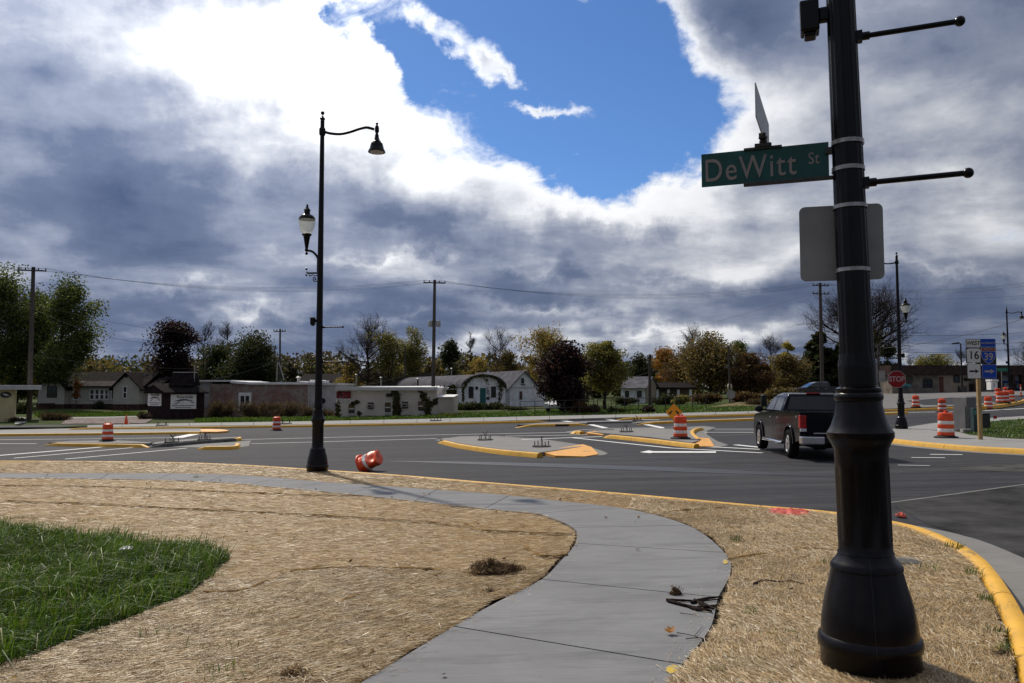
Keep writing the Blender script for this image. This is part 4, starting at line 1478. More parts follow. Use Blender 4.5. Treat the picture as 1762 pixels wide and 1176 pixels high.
M_BRKT = mat("dark_bracket", (0.035, 0.03, 0.03), 0.5, 0.2, 10)
ax = Vector((math.cos(R(-20)), math.sin(R(-20)), 0))         # lamp's local +X
c = on_axis(281, 1467)
half = 0.375
RB = half + 0.105
sc = c - ax * RB + Vector((0, 0, 0.04))
ang = math.atan2(ax.y, ax.x)
sg = thing("street_name_sign", "green street name sign reading DeWitt St banded to the near lamp post", "street sign", sc, ang)
panel("sign_panel", 2 * half, 0.212, M_GREENS, sg, r=0.003)
M_STREET = mat("dim_letter", (0.31, 0.26, 0.255), 0.6, 0.08, 20)
text("lettering", "DeWitt", 0.205, M_STREET, sg, (-0.085, -0.004, -0.012), sx=0.78, bold=0.0008, space=1.12)
text("lettering", "St", 0.10, M_STREET, sg, (0.29, -0.004, 0.010), sx=0.8, bold=0.0004, space=1.05)
MB().box(-0.12, half + 0.045, -0.012, 0.012, -0.125, -0.102, M_BRKT).box(half + 0.02, half + 0.045, -0.014, 0.014, -0.102, 0.10, M_BRKT).box(half - 0.02, half + 0.022, -0.02, 0.02, 0.03, 0.07, M_BRKT) \
    .box(half + 0.035, half + 0.06, -0.025, 0.025, 0.055, 0.10, M_BRKT).box(half + 0.035, half + 0.06, -0.025, 0.025, -0.095, -0.05, M_BRKT).build("side_bracket", sg, bevel=0.004)
MB().box(-0.115, 0.11, -0.016, 0.016, 0.1, 0.115, M_BRKT).box(-0.05, 0.05, -0.022, 0.022, 0.113, 0.135, M_BRKT).lathe([(0.02, 0.135), (0.025, 0.15), (0.018, 0.16), (0.03, 0.175)], 10, M_BRKT).build("top_bracket", sg, bevel=0.003)
for z in (0.085, -0.075):
    b = MB().lathe([(0.0915, z - 0.013), (0.0932, z - 0.012), (0.0932, z + 0.012), (0.0915, z + 0.013)], 32, M_BAND, Matrix.Translation((RB, 0, 0)), caps=False)
    b.build("band", sg, smooth=40)
# crossing blade, seen nearly end-on
bl = sc + Vector((0, 0, 0.175 + 0.1))
d2 = math.atan2(-0.92, -0.40)
s2 = thing("street_name_sign", "crossing street blade above the green sign, seen almost edge-on", "street sign", bl, d2 + math.pi)
MB().prism([(-0.39, 0.0 - 0.095), (-0.06, -0.1), (0.39, -0.1), (0.39, 0.105), (-0.39, 0.105)], 'y', -0.003, 0.003, mat("sign_back_pale", (0.42, 0.44, 0.46), 0.45, 0.12, 14)).build("sign_panel", s2)
MB().box(-0.05, 0.05, -0.02, 0.02, -0.115, -0.085, M_BRKT).build("clamp", s2)
# grey back of a traffic sign strapped behind the pole
c = on_axis(418, 1470)
back_n = Vector((math.sin(R(14)), math.cos(R(14)), 0))
off = (1449 - 1470) / F * NEAR.y
sb_loc = c + back_n * 0.105 + Vector((off + 0.028, 0, 0.022))
sb = thing("traffic_sign", "plain grey aluminium back of a rectangular sign strapped behind the near pole", "traffic sign", sb_loc, R(-14))
panel("sign_panel", 0.475, 0.46, M_ALU, sb, r=0.035)
for py in (356, 465):
    z = on_axis(py).z - sb_loc.z
    cc = on_axis(py)
    lo = Matrix.Rotation(R(14), 4, 'Z') @ (cc - sb_loc)
    MB().lathe([(0.0955, z - 0.012), (0.0972, z - 0.011), (0.0972, z + 0.011), (0.0955, z + 0.012)], 32, M_BAND, Matrix.Translation((lo.x, lo.y, 0)), caps=False).build("band", sb, smooth=40)

# ================================================================== TRAFFIC DRUMS
def drum(label, loc, rz=0, group="orange and white traffic drums", s=1.0, grey=False):
    t = thing("traffic_drum", label, "traffic drum", loc, rz, group)
    t.scale = (s, s, s)
    MB().lathe([(0.42, 0), (0.43, 0.02), (0.40, 0.05), (0.31, 0.07), (0.30, 0.10)], 24, M_RUBBER).build("rubber_base", t, smooth=40)
    prof = [(0.292, 0.06), (0.290, 0.20), (0.284, 0.205), (0.284, 0.22)]
    edges = [0.22, 0.36, 0.51, 0.66, 0.81, 0.94]
    r = 0.282
    for i, (a, b) in enumerate(zip(edges, edges[1:])):
        if i % 2 == 0:
            MB().lathe([(r - 0.004, a), (r, a + 0.012), (r - 0.004, b - 0.012), (r - 0.010, b)], 28, M_DRUMW).build("reflective_band", t, smooth=40) if i < 4 else None
        r -= 0.008
    body = [(0.294, 0.06), (0.292, 0.215), (0.276, 0.222), (0.276, 0.358), (0.281, 0.366), (0.278, 0.504), (0.264, 0.512), (0.262, 0.656), (0.268, 0.664), (0.262, 0.80), (0.258, 0.88), (0.245, 0.93), (0.20, 0.95), (0.05, 0.955)]
    MB().lathe(body, 28, M_DRUM).build("body", t, smooth=40)
    hd = MB().box(-0.17, 0.17, -0.035, 0.035, 0.955, 0.985, M_DRUM).box(-0.17, -0.12, -0.035, 0.035, 0.94, 1.03, M_DRUM).box(0.12, 0.17, -0.035, 0.035, 0.94, 1.03, M_DRUM)
    hd.build("handle", t, bevel=0.012)
    return t


DRUMS = [((185, 759), 0.13, 1.0, "traffic drum standing on the yellow-kerbed island at far left"),
         ((476, 741), 0.0, 1.0, "lone traffic drum on the road in front of the brick building"),
         ((1171, 755), 0.14, 1.03, "traffic drum on the centre island in front of the diamond arrow sign"),
         ((1628, 753.5), 0.15, 1.02, "traffic drum on the corner pavement beside the wooden sign post"),
         ((1576, 701.5), 0.14, 1.0, "small distant drum just right of the stop sign pole"),
         ((1621.5, 709.5), 0.0, 1.02, "distant drum on the side road directly above the nearest corner drum"),
         ((1701, 705), 0.0, 1.02, "drum right of the wooden sign post beside the dark cabinet"),
         ((1721, 694.5), 0.27, 1.0, "left front drum of the distant cluster"),
         ((1730.5, 694), 0.27, 1.0, "right front drum of the touching pair in the distant cluster"),
         ((1740, 691.5), 0.27, 1.0, "single drum at the right side of the distant cluster"),
         ((1717, 684.5), 0.13, 1.0, "drum half hidden behind the distant cluster at its left"),
         ((1731, 682), 0.13, 1.0, "hindmost drum of the distant cluster, below the lamp post")]
for i, (p, off, s, lab) in enumerate(DRUMS):
    drum(lab, at(*p, off), 0.4 * i, s=s * 0.92)
# tall thin channeliser and a little cone
t = thing("tube_marker", "thin orange tube marker far right beyond the drum cluster", "traffic cone", at(1757, 683, 0.13))
MB().lathe([(0.22, 0), (0.22, 0.05), (0.06, 0.06)], 12, M_RUBBER).build("rubber_base", t)
MB().lathe([(0.07, 0.05), (0.055, 0.6), (0.05, 1.15), (0.02, 1.2)], 12, M_DRUM).build("body", t, smooth=50)
MB().lathe([(0.066, 0.75), (0.062, 0.9)], 12, M_DRUMW, caps=False).build("reflective_band", t)
MB().lathe([(0.071, 0.45), (0.067, 0.58)], 12, M_DRUMW, caps=False).build("reflective_band", t)
t = thing("traffic_cone", "small plain orange cone on the gravel drive by the dark kiosk", "traffic cone", at(217, 730, 0.16))
MB().box(-0.2, 0.2, -0.2, 0.2, 0, 0.04, M_DRUM).build("base_plate", t)
MB().lathe([(0.15, 0.04), (0.035, 0.74), (0.02, 0.76)], 14, M_DRUM).build("body", t, smooth=50)

# crushed drum lying at the roadside
t = thing("crushed_drum", "crushed orange drum with one white band lying at the road edge", "traffic drum", at(637, 811, 0.0), R(-18))
def crumple(prof, n, m, name, cap=False):
    mb = MB().lathe(prof, n, m, caps=cap)
    M = Matrix.Translation((0, 0, 0.27)) @ Matrix.Rotation(R(62), 4, 'Y')
    vs = []
    for v in mb.v:
        q = Vector(v)
        q.x *= 0.90
        nn = noise.noise(q * 3.1 + Vector((3, 1, 2)))
        n2 = noise.noise(q * 7.0)
        rr = 1 + 0.24 * nn + 0.10 * n2
        dent = max(0, 1 - (q - Vector((-0.25, -0.25, 0.25))).length / 0.38)
        q = Vector((q.x * rr, q.y * rr, q.z * 0.66 + 0.05 * nn)) + Vector((0.20, 0.18, 0.0)) * dent
        w = M @ q
        w.z = max(w.z, 0.01 + 0.01 * n2)
        vs.append(tuple(w))
    mb.v = vs
    o = mb.build(name, t, smooth=22)
    md = o.modifiers.new("thickness", 'SOLIDIFY')
    md.thickness = 0.006
    return o
zz = lambda a, b, k: [(0.275 - 0.03 * (z + 0.4), z) for z in np.linspace(a, b, k)]
crumple([(0.315, -0.42), (0.32, -0.37), (0.29, -0.36)] + zz(-0.36, -0.14, 6), 30, M_DRUM, "body")
crumple(zz(-0.14, -0.02, 4), 30, M_DRUMW, "reflective_band")
crumple(zz(-0.02, 0.42, 10) + [(0.20, 0.45), (0.06, 0.46), (0.01, 0.46)], 30, M_DRUM, "crown")

# ================================================================== ROUTE SIGNS ON A WOODEN POST
base = at(1687, 756.5, 0.15)
t = thing("route_sign", "wooden post with WEST 16 and ALTERNATE 39 route panels and arrows", "route sign", base, R(-1))
def rs(px, py):                     # photo pixel to the sign's own upright plane
    q = P(px, py, base.y) - base
    return (q.x, q.z)
def rpanel(name, x0, y0, x1, y1, m, dy, r=0.03, inset=0.0):
    a, b = rs(x0, y1), rs(x1, y0)
    w, hh = b[0] - a[0] - inset, b[1] - a[1] - inset
    return panel(name, w, hh, m, t, ((a[0] + b[0]) / 2, dy, (a[1] + b[1]) / 2), 0.004, r), (a[0] + b[0]) / 2, (a[1] + b[1]) / 2, w, hh
p0, p1 = rs(1687, 756.5), rs(1681.5, 600)
MB().prism([(-0.06, -0.3), (0.06, -0.3), (0.06 + p1[0], p1[1]), (-0.06 + p1[0], p1[1])], 'y', -0.05, 0.05, M_WOOD).build("post", t, bevel=0.008)
DY = -0.062
q, cx, cz, w, hh = rpanel("sign_panel", 1660.3, 583.8, 1685.4, 598.6, M_BLACKS, DY)
MB().prism(rounded(w - 0.035, hh - 0.035, 0.02), 'y', -0.0045, -0.0025, M_WHITES).build("face", q)
text("lettering", "WEST", 0.185, M_BLACKS, q, (0, -0.006, 0), bold=0.004, sx=0.95)
q, cx, cz, w, hh = rpanel("sign_panel", 1660.8, 599, 1686.2, 625.6, M_BLACKS, DY, r=0.01)
MB().prism([(-w / 2 + .04, -hh / 2 + .03), (-0.06, -hh / 2 + .03), (0, -hh / 2 + 0.0), (0.06, -hh / 2 + .03), (w / 2 - .04, -hh / 2 + .03), (w / 2 - .02, hh / 2 - .07), (w / 2 - .09, hh / 2 - .025), (-w / 2 + .09, hh / 2 - .025), (-w / 2 + .02, hh / 2 - .07)],
           'y', -0.0045, -0.0025, M_WHITES).build("face", q)
text("lettering", "16", 0.38, M_BLACKS, q, (0.01, -0.006, 0), bold=0.006, sx=0.95)
q, cx, cz, w, hh = rpanel("sign_panel", 1662.5, 626, 1686, 652.5, M_BLACKS, DY, r=0.01)
MB().prism(rounded(w - 0.05, hh - 0.045, 0.02), 'y', -0.0045, -0.0025, M_WHITES).build("face", q)
def arrow(par, m, s):
    MB().prism([(-.17 * s, -.032 * s), (.06 * s, -.032 * s), (.03 * s, -.09 * s), (.18 * s, 0), (.03 * s, .09 * s), (.06 * s, .032 * s), (-.17 * s, .032 * s)], 'y', -0.0062, -0.0047, m).build("arrow", par)
arrow(q, M_BLACKS, 0.95)
q, cx, cz, w, hh = rpanel("sign_panel", 1685.6, 583.6, 1710.6, 597.4, M_BLUES, DY)
text("lettering", "ALTERNATE", 0.095, M_LETTER, q, (0, -0.004, -0.01), bold=0.002, sx=0.92)
q, cx, cz, w, hh = rpanel("sign_panel", 1686, 597.6, 1711.4, 627.2, M_BLACKS, DY, r=0.01)
shp = lambda k: [(x * w / 2 * k, z * hh / 2 * k) for x, z in ((-0.90, 0.97), (-0.5, 0.88), (0, 0.97), (0.5, 0.88), (0.90, 0.97), (0.98, 0.55), (0.96, 0.1), (0.82, -0.32), (0.5, -0.72), (0, -0.98), (-0.5, -0.72), (-0.82, -0.32), (-0.96, 0.1), (-0.98, 0.55))]
MB().prism(shp(1.0), 'y', -0.0045, -0.0025, M_LETTER).build("shield", q)
inner = [(x, z) for x, z in shp(0.93) if z < 0.5 * hh / 2] 
MB().prism([(0.86 * w / 2, 0.48 * hh / 2)] + [p for p in inner if p[0] > 0.0 or p[0] <= 0] + [(-0.86 * w / 2, 0.48 * hh / 2)], 'y', -0.0065, -0.0045, M_BLUES).build("shield_field", q)
MB().prism([(-0.83 * w / 2, 0.55 * hh / 2), (0.83 * w / 2, 0.55 * hh / 2), (0.80 * w / 2, 0.88 * hh / 2), (0.45 * w / 2, 0.80 * hh / 2), (0, 0.88 * hh / 2), (-0.45 * w / 2, 0.80 * hh / 2), (-0.80 * w / 2, 0.88 * hh / 2)], 'y', -0.0065, -0.0045, M_REDS).build("shield_head", q)
text("lettering", "INTERSTATE", 0.06, M_LETTER, q, (0, -0.008, 0.68 * hh / 2), bold=0.001, sx=0.95)
text("lettering", "39", 0.36, M_LETTER, q, (0, -0.008, -0.05), bold=0.006, sx=0.9)
q, cx, cz, w, hh = rpanel("sign_panel", 1688.2, 627.2, 1712.4, 651.8, M_BLUES, DY)
arrow(q, M_LETTER, 0.95)
fr = MB()
fr.prism([(x * (w / 2 - 0.012), z * (hh / 2 - 0.012)) for x, z in ((-1, -1), (1, -1), (1, -0.96), (-1, -0.96))], 'y', -0.0045, -0.0025, M_LETTER)
fr.prism([(x * (w / 2 - 0.012), z * (hh / 2 - 0.012)) for x, z in ((-1, 0.96), (1, 0.96), (1, 1), (-1, 1))], 'y', -0.0045, -0.0025, M_LETTER)
fr.prism([(x * (w / 2 - 0.012), z * (hh / 2 - 0.012)) for x, z in ((-1, -0.96), (-0.96, -0.96), (-0.96, 0.96), (-1, 0.96))], 'y', -0.0045, -0.0025, M_LETTER)
fr.prism([(x * (w / 2 - 0.012), z * (hh / 2 - 0.012)) for x, z in ((0.96, -0.96), (1, -0.96), (1, 0.96), (0.96, 0.96))], 'y', -0.0045, -0.0025, M_LETTER)
fr.build("border", q)

# stop sign fixed to the far corner lamp
Y3 = lamp3.location.y - 0.22
t = thing("stop_sign", "red octagonal stop sign on the far corner lamp post", "stop sign", P(1543, 653, Y3), R(-6))
ro = 14.6 * Y3 / F
octa = lambda r: [(r * math.cos(R(22.5 + 45 * k)) / math.cos(R(22.5)), r * math.sin(R(22.5 + 45 * k)) / math.cos(R(22.5))) for k in range(8)]
MB().prism(octa(ro), 'y', -0.002, 0.002, M_LETTER).build("border", t)
MB().prism(octa(ro * 0.94), 'y', -0.004, -0.0022, M_REDS).build("face", t)
text("lettering", "STOP", ro * 0.88, M_LETTER, t, (0, -0.006, 0), bold=0.006, sx=0.84)
MB().box(-0.04, 0.04, 0.003, 0.16, -0.3, -0.24, M_GALV).box(-0.04, 0.04, 0.003, 0.16, 0.2, 0.26, M_GALV).build("bracket", t)

# orange diamond with two arrows on the centre island
b = at(1160, 737.5, 0.14)
ctr = P(1162.3, 709.5, b.y)
t = thing("diamond_sign", "orange diamond sign with two black downward arrows behind the island drum", "traffic sign", b, R(4))
z0 = ctr.z - b.z
hd = 15.2 * b.y / F
D4 = lambda r: [(r, z0), (0, z0 + r), (-r, z0), (0, z0 - r)]
MB().prism(D4(hd), 'y', -0.003, 0.003, M_BLACKS).build("backing", t)
MB().prism(D4(hd * 0.965), 'y', -0.0065, -0.0032, M_ORANGES).build("face", t)
for sgn in (-1, 1):
    def tr(u, v):
        # arrow pointing down and outwards
        a = R(225) if sgn < 0 else R(-45)
        k = hd * 0.145
        u, v = u * k, v * k
        return (sgn * hd * 0.40 + u * math.cos(a) - v * math.sin(a), z0 - 0.02 + u * math.sin(a) + v * math.cos(a))
    pts = [tr(-2.0, -0.5), (tr(0.1, -0.5)), tr(-0.1, -1.35), tr(1.8, 0), tr(-0.1, 1.35), tr(0.1, 0.5), tr(-2.0, 0.5)]
    if sgn < 0:
        pts = [tr(-2.0, -0.5), tr(0.1, -0.5), tr(-0.1, -1.35), tr(1.8, 0), tr(-0.1, 1.35), tr(0.1, 0.5), tr(-2.0, 0.5)]
    MB().prism(pts, 'y', -0.009, -0.0067, M_BLACKS).build("arrow", t)
MB().box(-0.03, 0.03, 0.004, 0.05, 0, z0 + hd * 0.5, M_GALV).build("post", t)
MB().box(-0.5, 0.5, -0.03, 0.03, 0.0, 0.05, M_GALV).box(-0.03, 0.03, -0.5, 0.5, 0.002, 0.052, M_GALV).build("stand", t)

# ================================================================== SMALL FIXTURES
def anchor(px, py, off, label, s=1.0, wires=2):
    t = thing("anchor_bolts", label, "anchor bolts", at(px, py, off), random.uniform(-0.4, 0.4), "sign footings with bare anchor bolts")
    t.scale = (s, s, s)
    MB().lathe([(0.34, 0), (0.34, 0.035), (0.31, 0.045)], 20, M_CONC_DARK).build("footing", t, smooth=40)
    for x, y in ((-.2, -.2), (.2, -.2), (.2, .2), (-.2, .2)):
        MB().tube([(x, y, 0), (x, y, 0.20)], 0.017, 6, M_BLACKS).build("bolt", t)
    for k in range(wires):
        a = random.uniform(-0.3, 0.3)
        MB().tube(smooth3([(0.03 * k, 0, 0), (0.05 * k - 0.02, 0.02, 0.18), (a * 0.4, 0.03, 0.32), (a * 0.7 + 0.05, 0.0, 0.36)]), 0.014, 5, M_BLACKS).build("conduit", t)
    return t


anchor(835, 757.5, 0.135, "anchor bolts nearest the tip of the central island", 1.0)
anchor(932, 769, 0.135, "anchor bolts beside the orange painted end of the central island")
anchor(1078, 743.5, 0.135, "anchor bolts on the island left of the diamond sign")
anchor(1097, 724.5, 0.12, "anchor bolts at the end of the far splitter kerb", 1.0)
anchor(296, 761.5, 0.15, "anchor bolts on the sloping dark kerb, left one with bent conduits", 1.05, 3)
anchor(352, 757.0, 0.15, "anchor bolts on the sloping dark kerb, right of the other footing", 1.0, 3)
anchor(492, 729.5, 0.15, "low anchor bolts on the far walk behind the lone drum", 1.3, 0)
anchor(750, 724.5, 0.15, "low anchor bolts on the far walk before the beige building", 1.3, 0)
anchor(279, 732.5, 0.15, "low anchor bolts on the far walk in front of the kiosk", 1.3, 0)

M_CAB = mat("cabinet_grey", (0.15, 0.147, 0.147), 0.5, 0.1, 3)
M_CABG = mat("cabinet_green", (0.02, 0.05, 0.05), 0.5, 0.15, 5)
b = at(1673, 743, 0.17)
k = b.y / F
t = thing("utility_cabinet", "tall pale grey utility cabinet behind the wooden sign post", "cabinet", b, R(12))
MB().box(-9.5 * k, 10 * k, 0.0, 0.7, 0, 58.5 * k, M_CAB).build("body", t, bevel=0.02)
MB().box(-8.5 * k, 9 * k, -0.015, -0.002, 0.2, 54 * k, M_CAB).build("door", t, bevel=0.005)
MB().box(-11 * k, -10.2 * k, 0.05, 0.5, 3 * k, 44 * k, M_CAB).build("side_box", t)
b = at(1680.5, 745, 0.17)
t = thing("utility_pedestal", "narrow dark green utility pedestal touching the wooden post", "cabinet", b, R(0))
MB().box(-4 * k, 4 * k, 0, 0.22, 0, 41 * k, M_CABG).build("body", t, bevel=0.015)
MB().box(-3 * k, 1 * k, -0.006, -0.001, 30 * k, 38 * k, mat("label_teal", (0.08, 0.25, 0.25), 0.5)).build("label_plate", t)
b = at(1698.5, 737.5, 0.17)
k = b.y / F
t = thing("utility_cabinet", "low dark brown utility box on the corner grass", "cabinet", b, R(6))
MB().box(-7 * k, 7 * k, 0, 0.6, 0, 24.5 * k, M_BRKT).build("body", t, bevel=0.03)
MB().box(-7.3 * k, 7.3 * k, -0.02, 0.62, 24.6 * k, 26 * k, M_BRKT).build("lid", t, bevel=0.02)
for px, py, w, lab in ((1653, 741.5, 0.75, "long pale concrete block at the cabinet foot"), (1664, 744.8, 0.4, "small pale concrete block in front of the cabinet")):
    b = at(px, py, 0.16)
    o = MB().box(-w / 2, w / 2, -0.15, 0.15, 0, 0.14, M_CONC).build("concrete_block", loc=b, bevel=0.01)
    o.rotation_euler = (0, 0, R(-8))
    tag(o, lab, "concrete block")
b = at(1710, 729, 0.17)
t = thing("marker_flag", "tiny red marker flag on the corner grass", "flag", b)
MB().tube([(0, 0, 0), (0, 0, 0.35)], 0.006, 4, M_BLACKS).build("stick", t)
MB().prism([(0, 0.2), (0.16, 0.23), (0.15, 0.36), (0, 0.35)], 'y', -0.002, 0.002, mat("flag_red", (0.5, 0.03, 0.02), 0.6)).build("flag", t)

# ================================================================== NEAR LITTER
def clump(px, py, w, hgt, n, label, cat, name, mats, seed, core, lf=(0.03, 0.09), wd=0.0016, elong=1.0):
    rr = np.random.default_rng(seed)
    c = at(px, py, TURF)
    t = thing(name, label, cat, c)
    mb = MB().sphere((0, 0, 0), 1.0, core, 20, 12)
    mb.v = [((x * w * 0.48 * elong) * (1 + 0.45 * noise.noise(Vector((x * 2, y * 2, z * 2 + seed)))), y * w * 0.34 * (1 + 0.4 * noise.noise(Vector((x * 2 + 5, y * 2, z * 2)))),
             max(-0.02, z * hgt * 0.82 * (1 + 0.5 * noise.noise(Vector((x * 1.6, y * 2, z * 2 + 3 + seed)))))) for x, y, z in mb.v]
    vs = np.array(mb.v)
    mb.build("core", t, smooth=60)
    i = rr.integers(0, len(vs), n)
    p = vs[i] + rr.normal(0, 0.010, (n, 3))
    p[:, 2] = np.maximum(p[:, 2], 0.004)
    d = rr.normal(0, 1, (n, 3))
    d[:, 2] *= 0.7
    d /= np.linalg.norm(d, axis=1)[:, None]
    e = np.cross(d, rr.normal(0, 1, (n, 3)))
    e /= np.linalg.norm(e, axis=1)[:, None]
    quads_object("strands", p, d * rr.uniform(lf[0], lf[1], n)[:, None] / 2, e * wd, mats, rr.integers(0, len(mats), n), t)['kind'] = 'stuff'
    return t


M_CLOD = mat("fibre_brown", (0.115, 0.075, 0.045), 0.9, 0.3, 14, bump=1.0, bscale=70)
M_FB = [mat("fibre_a", (0.20, 0.13, 0.07), 0.7, 0.2, 8), mat("fibre_b", (0.12, 0.075, 0.04), 0.7, 0.2, 8), M_ST[1]]
clump(846, 990, 0.44, 0.15, 2600, "shaggy brown clump of dug-up sod on the straw by the path", "sod clump", "sod_clump", M_FB, 3, M_CLOD, elong=1.15)
clump(889, 986, 0.22, 0.06, 700, "flat trailing end of sod beside the big shaggy clump", "sod clump", "sod_clump", M_FB, 9, M_CLOD)
clump(842, 1023, 0.10, 0.035, 200, "small crumb of earth in the straw below the big sod clump", "clod", "earth_clod", M_FB, 12, M_SOIL)
clump(735, 986, 0.09, 0.03, 160, "small grey clod in the straw left of the sod clump", "clod", "earth_clod", M_FB, 15, M_SOIL)
clump(505, 1168, 0.20, 0.05, 500, "ragged tuft of dark straw at the bottom edge", "sod clump", "sod_clump", M_FB, 17, M_CLOD)
clump(1163, 1026, 0.105, 0.075, 200, "round brown clod sitting on the footpath joint", "clod", "earth_clod", M_FB, 5, M_CLOD, lf=(0.01, 0.04))
clump(1722, 1132, 0.12, 0.05, 120, "dark crumb of earth beside the kerb near the lamp base", "clod", "earth_clod", M_FB, 25, M_SOIL)
M_ROOT = mat("root_dark", (0.035, 0.025, 0.022), 0.85, 0.3, 20, bump=0.5, bscale=80)


def roots(name, label, cat, paths, radii, off):
    c = at(*paths[0][0], off)
    t = thing(name, label, cat, c)
    for pth, r in zip(paths, radii):
        pts = []
        for i, q in enumerate(pth):
            w = at(q[0], q[1], off) - c
            w.z += 0.012 + (q[2] if len(q) > 2 else 0)
            pts.append(w)
        pp = smooth3(pts)
        n = len(pp)
        mb = MB().tube(pp, [r * (1 - 0.6 * i / n) * (1 + 0.35 * noise.noise(Vector((i * 0.7, r * 100, 1)))) for i in range(n)], 6, M_ROOT)
        mb.build("root", t, smooth=60)
    return t


roots("root_tangle", "tangle of dark roots lying across the right edge of the footpath", "roots",
      [[(1146, 1035), (1175, 1036), (1205, 1037), (1238, 1034)], [(1150, 1037), (1180, 1045), (1220, 1053), (1224, 1056)], [(1190, 1040), (1215, 1033), (1245, 1029)], [(1200, 1048), (1225, 1046), (1245, 1043)],
       [(1185, 1046), (1200, 1052), (1222, 1054)], [(1170, 1058), (1200, 1062)], [(1205, 1040), (1228, 1050)], [(1195, 1035), (1215, 1046), (1235, 1047)]], [0.011, 0.013, 0.014, 0.013, 0.014, 0.003, 0.014, 0.012], WOFF)
roots("fallen_twig", "thin dark crooked twig on the straw right of the footpath", "twig", [[(1297, 1010), (1312, 1002), (1330, 1003), (1345, 1004), (1362, 1003), (1384, 1008)], [(1298, 1008), (1306, 1005)]], [0.012, 0.016], TURF + 0.015)
roots("fallen_twig", "fine forked twig on the path edge beside the fallen leaf", "twig", [[(1165, 1092), (1195, 1098), (1218, 1108)], [(1180, 1103), (1205, 1101), (1218, 1108)], [(1195, 1098), (1210, 1080)]], [0.003, 0.003, 0.0025], WOFF)
# fallen leaf
t = thing("fallen_leaf", "curled orange-brown leaf lying on the footpath", "leaf", at(1153, 1091, WOFF + 0.005), R(30))
pts = [(0, -0.05), (0.02, -0.03), (0.05, -0.035), (0.035, -0.005), (0.06, 0.015), (0.03, 0.02), (0.02, 0.055), (0, 0.035), (-0.02, 0.05), (-0.03, 0.02), (-0.055, 0.01), (-0.035, -0.01), (-0.045, -0.035), (-0.015, -0.03)]
vs = [(0, 0, 0.006)] + [(x * 0.8, y * 0.8, 0.012 + 0.55 * (abs(x) + abs(y)) * (0.6 + 0.4 * math.sin(9 * x))) for x, y in pts]
MB().add(vs, [(0, i + 1, (i + 1) % 14 + 1) for i in range(14)], mat("leaf_orange", (0.42, 0.19, 0.04), 0.6, 0.3, 30, transl=0.3)).build("blade", t, smooth=60)


def rag(px, py, w, d, hgt, label, name, cat, m, seed, off):
    c = at(px, py, off)
    n = 26
    mb = MB()
    vs = []
    for j in range(n):
        for i in range(n):
            u, v = i / (n - 1) * 2 - 1, j / (n - 1) * 2 - 1
            rad = 1 + 0.35 * noise.noise(Vector((u * 1.2, v * 1.2, seed)))
            s = max(abs(u), abs(v))
            e = math.hypot(u, v) or 1
            u2, v2 = u * s / e * rad, v * s / e * rad
            z = abs(noise.noise(Vector((u * 2.3, v * 2.3, seed + 4)))) * hgt * 1.5 + abs(noise.noise(Vector((u * 6, v * 6, seed)))) * hgt * 0.5 + hgt * 0.5 * (1 - s) + 0.01
            vs.append((u2 * w / 2, v2 * d / 2, z * (1 - 0.75 * s ** 4)))
    mb.add(vs, [(j * n + i, j * n + i + 1, (j + 1) * n + i + 1, (j + 1) * n + i) for j in range(n - 1) for i in range(n - 1)], m)
    o = mb.build(name, loc=c, smooth=35)
    md = o.modifiers.new("thickness", 'SOLIDIFY')
    md.thickness = 0.004
    return tag(o, label, cat)


M_BAG = mat("bag_red", (0.55, 0.085, 0.055), 0.55, 0.25, 10)
rag(1362, 883, 0.62, 0.75, 0.034, "crumpled red-orange plastic sheet lying flat on the straw", "plastic_sheet", "plastic sheet", M_BAG, 2, TURF + 0.01)
rag(1550, 889, 0.13, 0.2, 0.05, "small red plastic scrap in the gutter behind the near lamp", "plastic_scrap", "plastic scrap", M_BAG, 8, 0.015)
rag(217, 945, 0.13, 0.16, 0.02, "scrap of pale clear plastic caught in the grass", "plastic_scrap", "plastic scrap", mat("film_pale", (0.55, 0.56, 0.55), 0.25), 4, TURF + 0.12)
# valve cover half hidden by the lamp
t = thing("valve_cover", "grey square valve cover set in the straw behind the near lamp", "valve cover", at(1560, 972, TURF), R(20))
MB().box(-0.24, 0.24, -0.2, 0.2, 0.0, 0.025, M_GUT).build("slab", t, bevel=0.01)
MB().lathe([(0.13, 0.026), (0.13, 0.034), (0.11, 0.036)], 20, M_CONC_DARK).build("lid", t)

# ================================================================== VEHICLES
M_CARP = mat("truck_paint", (0.003, 0.0035, 0.007), 0.14, 0.1, 2, spec=0.2)
M_CHROME = mat("chrome", (0.62, 0.62, 0.65), 0.18, 0.05, 6, metal=0.9)
M_TINT = mat("tinted_glass", (0.012, 0.014, 0.018), 0.05, 0.2, 2, spec=0.7)
M_TAIL = mat("tail_light_red", (0.42, 0.008, 0.012), 0.15, 0.25, 14)
M_TYRE = mat("tyre", (0.016, 0.016, 0.017), 0.85, 0.2, 20)
M_RIM = mat("alloy_rim", (0.42, 0.42, 0.44), 0.28, 0.1, 10, metal=0.7)
M_TRIM = mat("black_trim", (0.014, 0.014, 0.015), 0.7, 0.2, 10)
M_PLATE = mat("plate_white", (0.55, 0.55, 0.55), 0.5, 0.1, 30)


